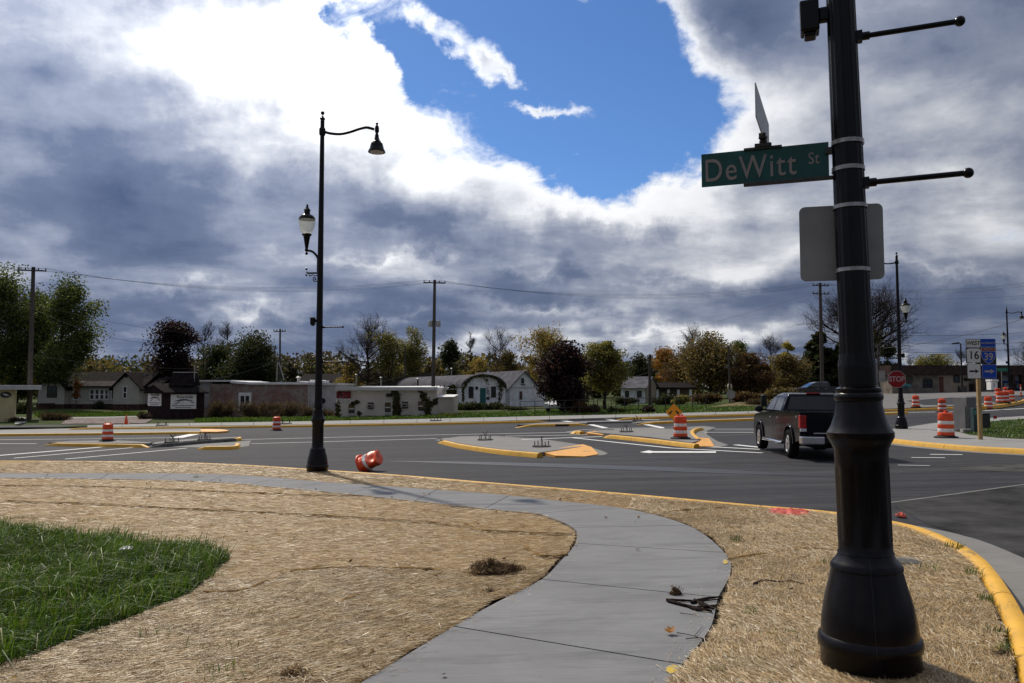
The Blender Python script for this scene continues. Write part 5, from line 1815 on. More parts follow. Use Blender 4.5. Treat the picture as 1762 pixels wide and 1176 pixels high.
def wheel(parent, x, y, r=0.405, w=0.27):
    s = 1 if x > 0 else -1
    Mx = Matrix.Translation((x, y, r)) @ Matrix.Rotation(R(90) * s, 4, 'Y')
    prof = [(0.235, w / 2 - 0.03), (0.26, w / 2 - 0.01), (0.33, w / 2), (r - 0.035, w / 2 - 0.01), (r - 0.008, w / 2 - 0.035), (r, w / 2 - 0.07), (r, -w / 2 + 0.07), (r - 0.03, -w / 2 + 0.01), (0.24, -w / 2 + 0.01)]
    t = MB().lathe(prof, 32, M_TYRE, Mx).build("wheel", parent, smooth=40)
    rim = MB().lathe([(0.245, w / 2 - 0.025), (0.232, w / 2 - 0.012), (0.222, w / 2 - 0.03), (0.21, w / 2 - 0.10), (0.05, w / 2 - 0.09)], 28, M_RIM, Mx)
    for k in range(6):
        a = 2 * math.pi * k / 6
        rim.add(*spoke(a, w / 2), M_RIM, Mx)
    rim.lathe([(0.055, w / 2 - 0.09), (0.055, w / 2 - 0.015), (0.03, w / 2 - 0.008)], 14, M_RIM, Mx)
    rim.build("rim", t, smooth=40)


def spoke(a, z):
    c, s = math.cos(a), math.sin(a)
    o = []
    for rr, hw in ((0.04, 0.045), (0.225, 0.034)):
        for sg in (-1, 1):
            for zz in (z - 0.075, z - 0.022):
                o.append((rr * c - sg * hw * s, rr * s + sg * hw * c, zz))
    return o, [(0, 1, 3, 2), (4, 6, 7, 5), (0, 4, 5, 1), (2, 3, 7, 6), (1, 5, 7, 3), (0, 2, 6, 4)]


def pickup(label, loc, rz, group=None, paint=None, plate=True):
    paint = paint or M_CARP
    t = thing("pickup_truck", label, "pickup truck", loc, rz, group)
    arc = lambda yc, rr, a0, a1: [(yc + rr * math.cos(R(a0 + (a1 - a0) * k / 9)), 0.42 + rr * math.sin(R(a0 + (a1 - a0) * k / 9))) for k in range(10)]
    prof = [(0.10, 0.56), (0.05, 0.75), (0.05, 1.31), (0.09, 1.355), (1.93, 1.34), (1.95, 1.30), (4.42, 1.27), (4.6, 1.25), (5.55, 1.16), (5.74, 1.08), (5.80, 0.80), (5.80, 0.50), (5.33, 0.45)]
    prof += arc(4.85, 0.49, 4, 176) + [(4.34, 0.44), (1.70, 0.44)] + arc(1.20, 0.49, 4, 176)
    MB().prism(prof, 'x', -0.965, 0.965, paint).build("body", t, smooth=30, bevel=0.045)
    for yc in (4.85, 1.20):
        for s in (-1, 1):
            fl = MB()
            o, i = arc(yc, 0.56, 0, 180), arc(yc, 0.485, 0, 180)
            fl.prism(o + i[::-1], 'x', s * 0.95, s * 1.005, paint)
            fl.build("wheel_arch", t, smooth=40, bevel=0.015)
    lv = [(1.28, 0.935, 1.96, 4.50), (1.36, 0.925, 1.965, 4.36), (1.74, 0.775, 2.03, 3.66), (1.83, 0.715, 2.08, 3.42), (1.875, 0.60, 2.22, 3.20)]
    vs, fs = [], []
    for z, x, y0, y1 in lv:
        vs += [(-x, y0, z), (x, y0, z), (x, y1, z), (-x, y1, z)]
    for j in range(len(lv) - 1):
        for k in range(4):
            fs.append((4 * j + k, 4 * j + (k + 1) % 4, 4 * j + 4 + (k + 1) % 4, 4 * j + 4 + k))
    fs += [(3, 2, 1, 0), tuple(4 * (len(lv) - 1) + k for k in range(4))]
    MB().add(vs, fs, paint).build("cab", t, smooth=28, bevel=0.03)
    sx = lambda z: 0.925 - (z - 1.36) * (0.15 / 0.38) + 0.007
    ry = lambda z: 1.965 + (z - 1.36) * (0.065 / 0.38) - 0.008
    wf = lambda z: 4.36 - (z - 1.36) * (0.70 / 0.38)
    for s in (-1, 1):
        for y0, y1, slope in ((2.20, 3.02, 0), (3.12, 4.02, 1)):
            zt, zb = 1.735, 1.345
            y1t = 3.60 if slope else y1
            y0t = y0 + (0.06 if not slope else 0)
            v = [(s * sx(zb), y0, zb), (s * sx(zb), y1, zb), (s * sx(zt), y1t, zt), (s * sx(zt), y0t, zt)]
            v += [(x - s * 0.015, y, z) for x, y, z in v]
            MB().add(v, [(0, 1, 2, 3), (7, 6, 5, 4), (0, 4, 5, 1), (1, 5, 6, 2), (2, 6, 7, 3), (3, 7, 4, 0)], M_TINT).build("side_window", t)
    zt, zb = 1.765, 1.375
    v = [(-0.80, ry(zb), zb), (0.80, ry(zb), zb), (0.685, ry(zt), zt), (-0.685, ry(zt), zt)]
    v += [(x, y + 0.015, z) for x, y, z in v]
    MB().add(v, [(0, 1, 2, 3), (7, 6, 5, 4), (0, 4, 5, 1), (1, 5, 6, 2), (2, 6, 7, 3), (3, 7, 4, 0)], M_TINT).build("rear_window", t)
    v = [(-0.80, wf(1.40) + 0.012, 1.40), (0.80, wf(1.40) + 0.012, 1.40), (0.72, wf(1.72) + 0.012, 1.72), (-0.72, wf(1.72) + 0.012, 1.72)]
    MB().add(v, [(0, 1, 2, 3)], M_TINT).build("windscreen", t)
    MB().box(-0.785, 0.785, 0.005, 0.06, 0.70, 1.345, paint).build("tailgate", t, bevel=0.02)
    MB().box(-0.60, 0.60, -0.004, 0.003, 0.98, 1.26, paint).build("tailgate_recess", t, bevel=0.01)
    MB().box(-0.20, 0.20, -0.012, 0.004, 1.20, 1.27, M_TRIM).build("tailgate_handle", t, bevel=0.01)
    MB().box(-0.62, -0.12, -0.006, 0.004, 0.745, 0.775, M_CHROME).build("badge", t)
    for s in (-1, 1):
        a = MB().box(min(s * 0.795, s * 0.972), max(s * 0.795, s * 0.972), 0.0, 0.20, 0.89, 1.25, M_TAIL).build("tail_light", t, bevel=0.02)
        MB().box(min(s * 0.80, s * 0.965), max(s * 0.80, s * 0.965), -0.004, 0.19, 0.80, 0.885, M_REV).build("reverse_lamp", a, bevel=0.01)
        MB().box(min(s * 0.36, s * 0.985), max(s * 0.36, s * 0.985), -0.16, 0.12, 0.45, 0.68, M_CHROME).build("bumper_corner", t, bevel=0.04)
        wheel(t, s * 0.90, 1.20)
        wheel(t, s * 0.90, 4.85)
        MB().tube([(s * 0.99, 1.85, 0.40), (s * 1.03, 2.0, 0.39), (s * 1.03, 4.1, 0.39), (s * 0.99, 4.25, 0.40)], 0.05, 8, M_CHROME).build("side_step", t, smooth=60)
        m = MB().sphere((s * 1.17, 4.02, 1.36), 0.135, M_TRIM, 12, 8)
        m.v = [(s * 1.17 + (x - s * 1.17) * 1.05, 4.02 + (y - 4.02) * 0.6, 1.36 + (z - 1.36) * 0.85) for x, y, z in m.v]
        m.box(min(s * 0.93, s * 1.1), max(s * 0.93, s * 1.1), 3.98, 4.06, 1.29, 1.35, M_TRIM)
        m.build("wing_mirror", t, smooth=60)
        for y in (2.35, 3.25):
            MB().box(min(s * 0.966, s * 0.995), max(s * 0.966, s * 0.995), y, y + 0.17, 1.10, 1.14, M_CHROME).build("door_handle", t, bevel=0.008)
        g = MB()
        for y in (2.10, 3.10, 4.22):
            g.box(min(s * 0.955, s * 0.9672), max(s * 0.955, s * 0.9672), y, y + 0.012, 0.52, 1.27, M_BLACKS)
        g.box(min(s * 0.955, s * 0.9672), max(s * 0.955, s * 0.9672), 1.93, 1.945, 0.50, 1.33, M_BLACKS)
        g.build("door_gap", t)
        MB().box(min(s * 0.964, s * 0.975), max(s * 0.964, s * 0.975), 0.30, 0.46, 1.17, 1.23, M_CHROME).build("badge", t)
        MB().box(min(s * 0.35, s * 0.94), max(s * 0.35, s * 0.94), 5.765, 5.82, 0.85, 1.03, M_REV).build("headlight", t, bevel=0.02)
    MB().box(-0.355, 0.355, -0.15, 0.10, 0.48, 0.66, M_TRIM).build("bumper_step", t, bevel=0.02)
    if plate:
        p = MB().box(-0.155, 0.155, -0.172, -0.155, 0.53, 0.69, M_PLATE).build("licence_plate", t, bevel=0.004)
        MB().box(-0.11, 0.11, -0.175, -0.1725, 0.575, 0.640, mat("plate_print", (0.16, 0.17, 0.22), 0.6, 0.4, 60, lo=0.45, hi=0.55, col2=(0.5, 0.5, 0.5))).build("plate_print", p)
    MB().box(-0.20, 0.20, 2.06, 2.16, 1.845, 1.875, M_TAIL).build("third_brake_light", t, bevel=0.008)
    MB().box(-0.06, 0.06, -0.10, 0.3, 0.36, 0.45, M_TRIM).tube([(0.35, 0.1, 0.36), (0.35, -0.12, 0.36)], 0.04, 8, M_TRIM).build("tow_hitch", t)
    MB().box(-0.55, 0.55, 0.3, 5.2, 0.34, 0.47, M_TRIM).tube([(-0.85, 1.2, 0.40), (0.85, 1.2, 0.40)], 0.06, 8, M_TRIM).sphere((0, 1.2, 0.40), 0.16, M_TRIM).build("underbody", t)
    return t


yb = at(1361, 789).y
tx = (1437 - CX) / F * (yb - 1.2)
hz = h(tx, yb)
pk = pickup("black crew cab pickup truck seen from behind, waiting on the road", (tx, yb - 1.2, hz), R(-5))
pk.rotation_euler = (R(-0.5), R(0.3), R(-5))
M_NAVY = mat("navy_paint", (0.014, 0.017, 0.028), 0.2, 0.1, 2, spec=0.6)
b = P(1362, 680, 84)
pickup("dark navy pickup truck parked side-on beyond the nearer black pickup", (b.x + 5.8, 84, h(b.x + 3, 84) + 0.15), R(90), paint=M_NAVY, plate=False)


def small_car(label, loc, rz, paint, name="parked_car"):
    t = thing(name, label, "car", loc, rz)
    arc = lambda yc: [(yc + 0.36 * math.cos(R(180 * k / 8)), 0.32 + 0.36 * math.sin(R(180 * k / 8))) for k in range(9)]
    prof = [(-2.2, 0.3), (-2.25, 0.62), (-2.15, 0.92), (-1.5, 0.98), (1.05, 0.95), (1.95, 0.82), (2.2, 0.65), (2.2, 0.3)] + arc(1.35) + arc(-1.3)
    MB().prism(prof, 'x', -0.86, 0.86, paint).build("body", t, smooth=30, bevel=0.06)
    lv = [(0.95, 0.80, -1.85, 1.15), (1.36, 0.62, -1.1, 0.25), (1.43, 0.52, -0.9, 0.05)]
    vs, fs = [], []
    for z, x, y0, y1 in lv:
        vs += [(-x, y0, z), (x, y0, z), (x, y1, z), (-x, y1, z)]
    for j in range(2):
        for k in range(4):
            fs.append((4 * j + k, 4 * j + (k + 1) % 4, 4 * j + 4 + (k + 1) % 4, 4 * j + 4 + k))
    MB().add(vs, fs + [(8, 9, 10, 11)], paint).build("cabin", t, smooth=30)
    MB().add([(-0.70, 1.03, 1.0), (0.70, 1.03, 1.0), (0.57, 0.36, 1.34), (-0.57, 0.36, 1.34)], [(0, 1, 2, 3)], M_TINT).build("windscreen", t).location = (0, 0.02, 0.02)
    for s in (-1, 1):
        MB().add([(s * 0.785, -1.5, 1.0), (s * 0.785, 0.95, 1.0), (s * 0.645, 0.25, 1.32), (s * 0.645, -1.0, 1.32)], [(0, 1, 2, 3)], M_TINT).build("side_window", t).location = (s * 0.02, 0, 0)
        for y in (1.35, -1.3):
            wheel(t, s * 0.78, y, 0.32, 0.2)
        MB().box(min(s * 0.45, s * 0.82), max(s * 0.45, s * 0.82), 2.15, 2.21, 0.6, 0.75, M_REV).build("headlight", t)
    return t


b = at(972, 710, TURF)
small_car("white car parked behind the dark purple tree and the fence", (b.x, b.y + 2.5, h(b.x, b.y) + TURF), R(150), mat("white_car_paint", (0.68, 0.68, 0.70), 0.25, 0.05, 3))

# ================================================================== BUILDINGS
M_SIDING_G = mat("grey_siding", (0.44, 0.415, 0.37), 0.8, 0.06, 1.2)
M_TRIMW = mat("white_trim", (0.80, 0.80, 0.80), 0.6, 0.08, 4)
M_ROOFD = mat("dark_shingle", (0.020, 0.016, 0.017), 0.9, 0.25, 2.2, bump=0.6, bscale=9)
M_ROOFG = mat("grey_shingle", (0.125, 0.122, 0.138), 0.9, 0.22, 1.2, bump=0.6, bscale=8)
M_FOUND = mat("brown_foundation", (0.085, 0.05, 0.045), 0.9, 0.3, 3)
M_BEIGE = mat("beige_wall", (0.58, 0.52, 0.46), 0.85, 0.10, 0.9, lo=0.3, hi=0.75)
M_WROOF = mat("white_membrane", (0.80, 0.79, 0.80), 0.6, 0.08, 1.5)
M_FASCIA = mat("grey_fascia", (0.52, 0.51, 0.52), 0.7, 0.08, 1.5)
M_WHITEW = mat("old_white_paint", (0.76, 0.76, 0.80), 0.8, 0.15, 2.0, lo=0.35, hi=0.8)
M_BLOCKW = mat("grey_block_wall", (0.42, 0.41, 0.42), 0.85, 0.12, 1.0)
M_TEAL = mat("teal_door", (0.006, 0.105, 0.11), 0.5, 0.1, 3)
M_KIOSK = mat("dark_kiosk_board", (0.035, 0.022, 0.024), 0.85, 0.2, 3)
M_YELW = mat("cream_block", (0.60, 0.51, 0.30), 0.85, 0.10, 0.9)
M_BROWNB = mat("brown_fascia", (0.060, 0.040, 0.036), 0.8, 0.2, 1.5)
M_TANB = mat("tan_block", (0.22, 0.19, 0.16), 0.85, 0.2, 1.2)
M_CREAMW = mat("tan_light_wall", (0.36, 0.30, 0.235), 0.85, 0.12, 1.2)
M_IVY = mat("ivy_dark", (0.055, 0.045, 0.03), 0.9, 0.3, 6)


def m_brick():
    m = bpy.data.materials.new("old_brick")
    m.use_nodes = True
    nt = m.node_tree
    g = G(nt)
    b = nt.nodes['Principled BSDF']
    oc = g.n('ShaderNodeTexCoord').outputs['Object']
    sp = g.n('ShaderNodeSeparateXYZ')
    g.put(sp.inputs[0], oc)
    cb = g.n('ShaderNodeCombineXYZ')
    g.put(cb.inputs[0], g.m('ADD', sp.outputs[0], sp.outputs[1]))
    g.put(cb.inputs[1], sp.outputs[2])
    br = g.n('ShaderNodeTexBrick')
    g.put(br.inputs['Vector'], cb.outputs[0])
    br.inputs['Scale'].default_value = 1.0
    br.inputs['Brick Width'].default_value = 0.24
    br.inputs['Row Height'].default_value = 0.09
    br.inputs['Mortar Size'].default_value = 0.008
    br.inputs['Color1'].default_value = (0.36, 0.16, 0.12, 1)
    br.inputs['Color2'].default_value = (0.20, 0.14, 0.12, 1)
    br.inputs['Mortar'].default_value = (0.16, 0.14, 0.13, 1)
    n = g.noise(oc, 0.8, 7, 0.65, 0.4)
    n2 = g.noise(oc, 3.5, 6, 0.7)
    c = g.mix(g.rng(n, 0.42, 0.60, 0, 0.75), br.outputs[0], (0.36, 0.32, 0.29, 1))
    c = g.mix(g.rng(n2, 0.50, 0.70, 0, 0.65), c, (0.055, 0.042, 0.042, 1))
    g.put(b.inputs['Base Color'], c)
    b.inputs['Roughness'].default_value = 0.9
    return m


M_BRICK = m_brick()


class Front:
    """a building set square to the street: photo pixels on its front plane become local x, z"""
    def __init__(s, px, py, off=TURF, Y=None):
        s.o = at(px, py, off) if Y is None else P(px, py, Y)
        s.Y = s.o.y

    def x(s, px):
        return P(px, 668, s.Y).x - s.o.x

    def z(s, py):
        return P(CX, py, s.Y).z - s.o.z

    def box(s, mb, x0, x1, y0, y1, d0, d1, m):
        return mb.box(s.x(x0), s.x(x1), d0, d1, s.z(y1), s.z(y0), m)


def window(fr, parent, x0, x1, y0, y1, frame=M_TRIMW, mx=0, my=1, ft=0.05, y=-0.03, pane=M_GLASS, name="window"):
    """a window in the front plane: frame and mullions proud of the wall, pane recessed"""
    X0, X1, Z0, Z1 = fr.x(x0), fr.x(x1), fr.z(y1), fr.z(y0)
    mb = MB()
    for a in (X0, X1 - ft):
        mb.box(a, a + ft, y - 0.03, y + 0.04, Z0, Z1, frame)
    for a in (Z0, Z1 - ft):
        mb.box(X0 + ft, X1 - ft, y - 0.03, y + 0.04, a, a + ft, frame)
    for k in range(mx):
        c = X0 + (X1 - X0) * (k + 1) / (mx + 1)
        mb.box(c - ft * 0.5, c + ft * 0.5, y - 0.025, y + 0.03, Z0 + ft, Z1 - ft, frame)
    for k in range(my):
        c = Z0 + (Z1 - Z0) * (k + 1) / (my + 1)
        mb.box(X0 + ft, X1 - ft, y - 0.022, y + 0.032, c - ft * 0.45, c + ft * 0.45, frame)
    w = mb.build(name, parent)
    MB().box(X0 + ft * 0.5, X1 - ft * 0.5, y + 0.004, y + 0.018, Z0 + ft * 0.5, Z1 - ft * 0.5, pane).build("pane", w)
    return w


def boards(mb, x0, x1, z0, z1, y, step, m, side='y'):
    """clapboards: each a thin wedge, lower edge proud"""
    z = z0
    while z < z1 - 0.01:
        t = min(z + step, z1)
        mb.add([(x0, y - 0.022, z), (x1, y - 0.022, z), (x1, y - 0.004, t), (x0, y - 0.004, t), (x0, y + 0.01, z), (x1, y + 0.01, z)],
               [(0, 1, 2, 3), (0, 4, 5, 1)], m)
        z = t


def gable_roof(mb, w, y0, y1, ze, zr, over, m, th=0.12, axis='y', cx=0.0):
    """two slabs meeting at a ridge along local y (or x)"""
    hw = w / 2
    sl = (zr - ze) / hw
    for s in (-1, 1):
        o = hw + over
        pts = [(0, zr + 0.02), (s * o, zr - sl * o + 0.02), (s * o, zr - sl * o + 0.02 + th), (0, zr + 0.02 + th)]
        if axis == 'y':
            mb.prism([(cx + a, b) for a, b in pts], 'y', y0 - over, y1 + over, m)
        else:
            mb.prism([(cx + a, b) for a, b in pts], 'x', y0 - over, y1 + over, m)


# ---- grey ranch house on the left
f = Front(160, 704.5)
t = thing("house", "low grey house with two front gables and dark roof at left", "house", f.o, R(0))
wl = MB()
X = f.x
Z = f.z
ze, zr = Z(666), Z(640)
zf = Z(696)
for a, b, apex in ((66, 111, 644), (195, 240, 643.5)):
    c = (a + b) / 2
    wl.prism([(X(a), zf), (X(b), zf), (X(b), ze), (X(c), Z(apex + 2)), (X(a), ze)], 'y', 0, 3.0, M_SIDING_G)
    boards(wl, X(a), X(b), zf, ze, 0, 0.13, M_SIDING_G)
wl.box(X(111), X(195), 1.2, 9.0, zf, ze, M_SIDING_G)
wl.box(X(240), X(262), 1.6, 9.0, zf, ze, M_SIDING_G)
wl.box(X(66), X(240), 3.0, 9.0, zf, ze - 0.01, M_SIDING_G)
wl.build("wall", t)
MB().box(X(66) - 0.02, X(111) + 0.02, 0.04, 3, -0.6, zf, M_FOUND).box(X(111), X(195), 1.22, 3, -0.6, zf, M_FOUND).box(X(195) - 0.02, X(240) + 0.02, 0.04, 3, -0.6, zf, M_FOUND).box(X(240), X(262), 1.62, 3, -0.6, zf, M_FOUND).build("foundation", t)
rf = MB()
dep = 9.0
rf.prism([(0.7, ze - 0.05), (0.7, ze + 0.08), (5.0, zr + 0.1), (9.6, ze + 0.08), (9.6, ze - 0.05), (5.0, zr - 0.04)], 'x', X(66), X(243), M_ROOFD)
rf.prism([(1.2, ze - 0.05), (1.2, ze + 0.08), (5.0, Z(648)), (9.6, ze + 0.08), (9.6, ze - 0.05), (5.0, Z(648) - 0.1)], 'x', X(243.1), X(266), M_ROOFD)
for a, b, apex in ((66, 111, 643), (195, 240, 643)):
    c = (a + b) / 2
    for s in (-1, 1):
        e = a if s < 0 else b
        o = X(e) + s * 0.45
        zo = ze - 0.45 * (Z(apex) - ze) / (X(b) - X(c))
        rf.prism([(X(c), Z(apex)), (o, zo), (o, zo + 0.15), (X(c), Z(apex) + 0.16)], 'y', -0.35, 5.5, M_ROOFD)
rf.build("roof", t)
MB().prism([(0.4, ze - 0.02), (0.4, ze + 0.12), (2.2, ze + 0.75), (2.2, ze + 0.6)], 'x', X(111.5), X(194.5), mat("porch_roof", (0.075, 0.062, 0.062), 0.9, 0.2, 2)).build("porch_roof", t)
window(f, t, 81.5, 98.5, 665.5, 684.5, M_TRIM, 0, 0, y=-0.04)
fr2 = Front(160, 704.5)
fr2.o = f.o.copy()
for a, b in ((117, 127), (146, 154.5), (155, 163), (163.5, 171.5), (172, 179)):
    window(f, t, a, b, 670, 688.5, M_TRIMW, 0, 1, ft=0.10, y=1.16)
window(f, t, 183, 194, 670, 688, M_TRIMW, 1, 0, ft=0.10, y=1.16)
window(f, t, 212, 219, 665, 686, M_TRIMW, 0, 1, ft=0.08, y=-0.04)
MB().box(X(128.5), X(145.5), 1.12, 1.2, Z(689), Z(669.5), M_SIDING_G).build("panel", t)
MB().box(X(84), X(96), -2.5, -0.1, Z(704), Z(694), M_FOUND).build("front_steps", t)
MB().tube([(X(84), -2.5, Z(694)), (X(90), -6, Z(711))], 0.05, 5, M_FOUND).tube([(X(93), -2.5, Z(694)), (X(94), -6, Z(711))], 0.05, 5, M_FOUND).build("ramp_rail", t)
# small vent dots in the gables
for px in (90, 217):
    MB().box(X(px) - 0.15, X(px) + 0.15, -0.05, 0.0, Z(650), Z(646.5), M_TRIM).build("vent", t)

# ---- dark kiosk with boards
f = Front(300, 721.2)
t = thing("kiosk", "dark brown hut with two white sign boards and a stacked roof", "hut", f.o, R(0))
X, Z = f.x, f.z
kw = MB()
xl, xc, xr = X(255), X(293.5), X(348.5)
dl = 3.2
# left face runs back at an angle from the front corner
corner = (xc, 0.0)
xl = ray(255, 668)[0] / ray(255, 668)[1] * (f.Y + 2.6) - f.o.x
leftp = (xl, 2.6)
rightp = (xr, 0.5)
farp = (xl + (xr - xc), 3.1)
kw.prism([corner, rightp, farp, leftp], 'z', -0.3, Z(676), M_KIOSK)
kw.build("wall", t)
apx = X(263.5)
rk = MB()
ev = Z(675.5)
def rp(a, b, k, z):
    return (a[0] + (b[0] - a[0]) * k, a[1] + (b[1] - a[1]) * k, z)
o = 0.5
e0, e1, e2, e3 = (corner[0] - 0.35, corner[1] - o), (rightp[0] + o, rightp[1] - 0.25), (farp[0] + 0.4, farp[1] + o), (leftp[0] - o, leftp[1] + 0.2)
mid = Z(656.5)
r0, r1 = rp(e3, e0, 0.45, mid), rp(e2, e1, 0.55, mid)
r0 = (r0[0] + 0.0, r0[1], Z(661.5))
r1 = (r1[0] - 0.9, r1[1], mid)
vs = [(*e0, ev), (*e1, ev), (*e2, ev), (*e3, ev), r0, r1]
vs += [(x, y, z - 0.12) for x, y, z in vs[:4]]
rk.add(vs, [(0, 1, 5, 4), (1, 2, 5), (2, 3, 4, 5), (3, 0, 4), (0, 6, 7, 1), (1, 7, 8, 2), (2, 8, 9, 3), (3, 9, 6, 0), (6, 9, 8, 7)], M_ROOFD)
rk.build("roof", t)
cb = MB()
x0, x1 = X(284), X(327)
ym = (r0[1] + r1[1]) / 2
cb.add([(x0, ym - 0.9, Z(664)), (x1, ym - 0.9, Z(664)), (x1, ym + 0.9, Z(664)), (x0, ym + 0.9, Z(664)), (x0 + 0.15, ym - 0.25, Z(641)), (x1 - 0.1, ym - 0.25, Z(641)), (x1 - 0.1, ym + 0.25, Z(641)), (x0 + 0.15, ym + 0.25, Z(641))],
       [(0, 1, 5, 4), (1, 2, 6, 5), (2, 3, 7, 6), (3, 0, 4, 7), (4, 5, 6, 7)], M_ROOFD)
up = cb.build("upper_roof", t)
MB().box(x0 + 0.15, x1 - 0.1, ym - 0.3, ym + 0.3, Z(641), Z(640), M_FASCIA).build("ridge_cap", up)
MB().tube([(X(326), ym - 0.5, Z(657)), (X(326), ym - 0.5, Z(628))], 0.04, 5, M_GALV).build("vent_pipe", t)
def kboard(a, b, y0, y1, p, q, seed, label):
    """white board standing proud of a kiosk face running p->q"""
    P0, P1 = Vector(p), Vector(q)
    d = (P1 - P0).normalized()
    n = Vector((d.y, -d.x))
    L = (P1 - P0).length
    def at_x(px):
        k = ray(px, 668)
        k = k[0] / k[1]
        return (k * (f.Y + P0.y) - f.o.x - P0.x) / (d.x - k * d.y)
    s0, s1 = at_x(a), at_x(b)
    w, hh = abs(s1 - s0), Z(y0) - Z(y1)
    c = P0 + d * (s0 + s1) / 2 + n * 0.05
    o = panel("sign_board", w, hh, M_SIGNW, t, (c.x, c.y, (Z(y0) + Z(y1)) / 2), 0.06, 0.01)
    o.rotation_euler = (0, 0, math.atan2(d.y, d.x))
    pr = MB()
    # landscape emblem: roof-like hills with a winding road, and rules of print below
    U = lambda u, v: (u * w / 2, v * hh / 2)
    pr.prism([U(-0.82, -0.02), U(-0.55, 0.16), U(-0.2, 0.34), U(0.25, 0.34), U(0.62, 0.18), U(0.86, 0.04), U(0.5, 0.10), U(0.1, 0.16), U(-0.3, 0.10)], 'y', -0.034, -0.031, M_BLACKS)
    pr.prism([U(-0.80, -0.36), U(-0.55, -0.34), U(-0.36, -0.16), U(-0.22, 0.02), U(-0.36, 0.0), U(-0.52, -0.2)], 'y', -0.034, -0.031, M_BLACKS)
    pr.prism([U(0.55, 0.04), U(0.88, -0.18), U(0.74, -0.2), U(0.5, -0.02)], 'y', -0.034, -0.031, M_BLACKS)
    pr.build("emblem", o)
    sz = w * 0.155
    text("lettering", "Riverside" if w > 2 else "River", sz, M_BLACKS, o, (0.05 * w, -0.033, 0.62 * hh / 2), sx=1.1, bold=0.006)
    pr2 = MB()
    for v, hwid in ((-0.55, 0.86), (-0.80, 0.62)):
        u = -hwid
        rr = random.Random(seed)
        while u < hwid:
            l = rr.uniform(0.08, 0.22)
            pr2.prism([U(u, v - 0.05), U(min(u + l, hwid), v - 0.05), U(min(u + l, hwid), v + 0.05), U(u, v + 0.05)], 'y', -0.034, -0.031, mat("small_print", (0.11, 0.11, 0.115), 0.6))
            u += l + 0.03
    pr2.build("small_print", o)
M_SIGNW = mat("board_white", (0.80, 0.78, 0.78), 0.6, 0.06, 2)
kboard(256.3, 279.3, 675.5, 699.5, (xl, 2.6), (xc, 0.0), 1, "")
kboard(294.5, 338.5, 679, 704, (xc, 0.0), (xr, 0.5), 2, "")

# ---- brick building, block link, beige flat-roofed building
f = Front(440, 716.6)
t = thing("brick_building", "long low old brick building with white roof edge behind the kiosk", "building", f.o, R(0))
X, Z = f.x, f.z
MB().box(X(361), X(533), 0, 9, -0.6, Z(661), M_BRICK).box(X(396), X(399), -0.10, -0.002, -0.6, Z(662), M_BRICK).build("wall", t)
MB().box(X(335), X(360.8), 0.3, 6, -0.6, Z(657), M_BLOCKW).build("side_wall", t)
rf = MB()
rf.box(X(333), X(398), -0.25, 9.1, Z(657), Z(654.5), M_WROOF)
rf.prism([(X(398), Z(659.5)), (X(432), Z(662)), (X(533), Z(662)), (X(533), Z(658)), (X(432), Z(658)), (X(398), Z(655.5))], 'y', -0.28, 9.1, M_WROOF)
rf.build("roof_edge", t)
w = MB().box(X(411), X(414.5), -0.06, 0.02, Z(707), Z(676), M_TRIMW).box(X(429.5), X(433), -0.06, 0.02, Z(707), Z(676), M_TRIMW).box(X(414.5), X(429.5), -0.06, 0.02, Z(681.5), Z(676), M_TRIMW).box(X(421), X(423), -0.05, 0.02, Z(695), Z(681.5), M_TRIMW).box(X(414.5), X(429.5), -0.05, 0.02, Z(707), Z(695.5), M_TRIMW).build("doorway", t)
MB().box(X(414.5), X(429.5), -0.02, -0.004, Z(695.5), Z(681.5), M_GLASS).build("pane", w)
for px, w_, hh in ((500, 4, 3.5), (525, 11, 5.5), (535, 7, 4.5)):
    MB().box(X(px - w_), X(px + w_), 4, 6, Z(659.5), Z(659 - hh), M_WROOF).build("roof_vent", t, bevel=0.05)
MB().lathe([(0.15, 0), (0.15, 0.5), (0.3, 0.55), (0.1, 0.7)], 10, M_GALV, Matrix.Translation((X(499), 3, Z(659)))).build("chimney_cap", t)

f2 = Front(560, 716.8)
t = thing("block_building", "grey painted block link between the brick and beige buildings", "building", f2.o, R(0))
X, Z = f2.x, f2.z
MB().box(X(533.5), X(579), 0, 8, -0.6, Z(661), M_BLOCKW).box(X(530.5), X(533.3), -0.06, 0.5, -0.6, Z(661.5), M_BLOCKW).build("wall", t)
MB().box(X(531), X(581), -0.2, 8, Z(663), Z(659.5), M_FASCIA).build("roof_edge", t)
MB().lathe([(0.22, 0), (0.26, 0.03), (0.1, 0.12)], 12, M_TRIM, Matrix.Translation((X(556), -0.01, Z(690))) @ Matrix.Rotation(R(90), 4, 'X')).build("wall_vent", t)

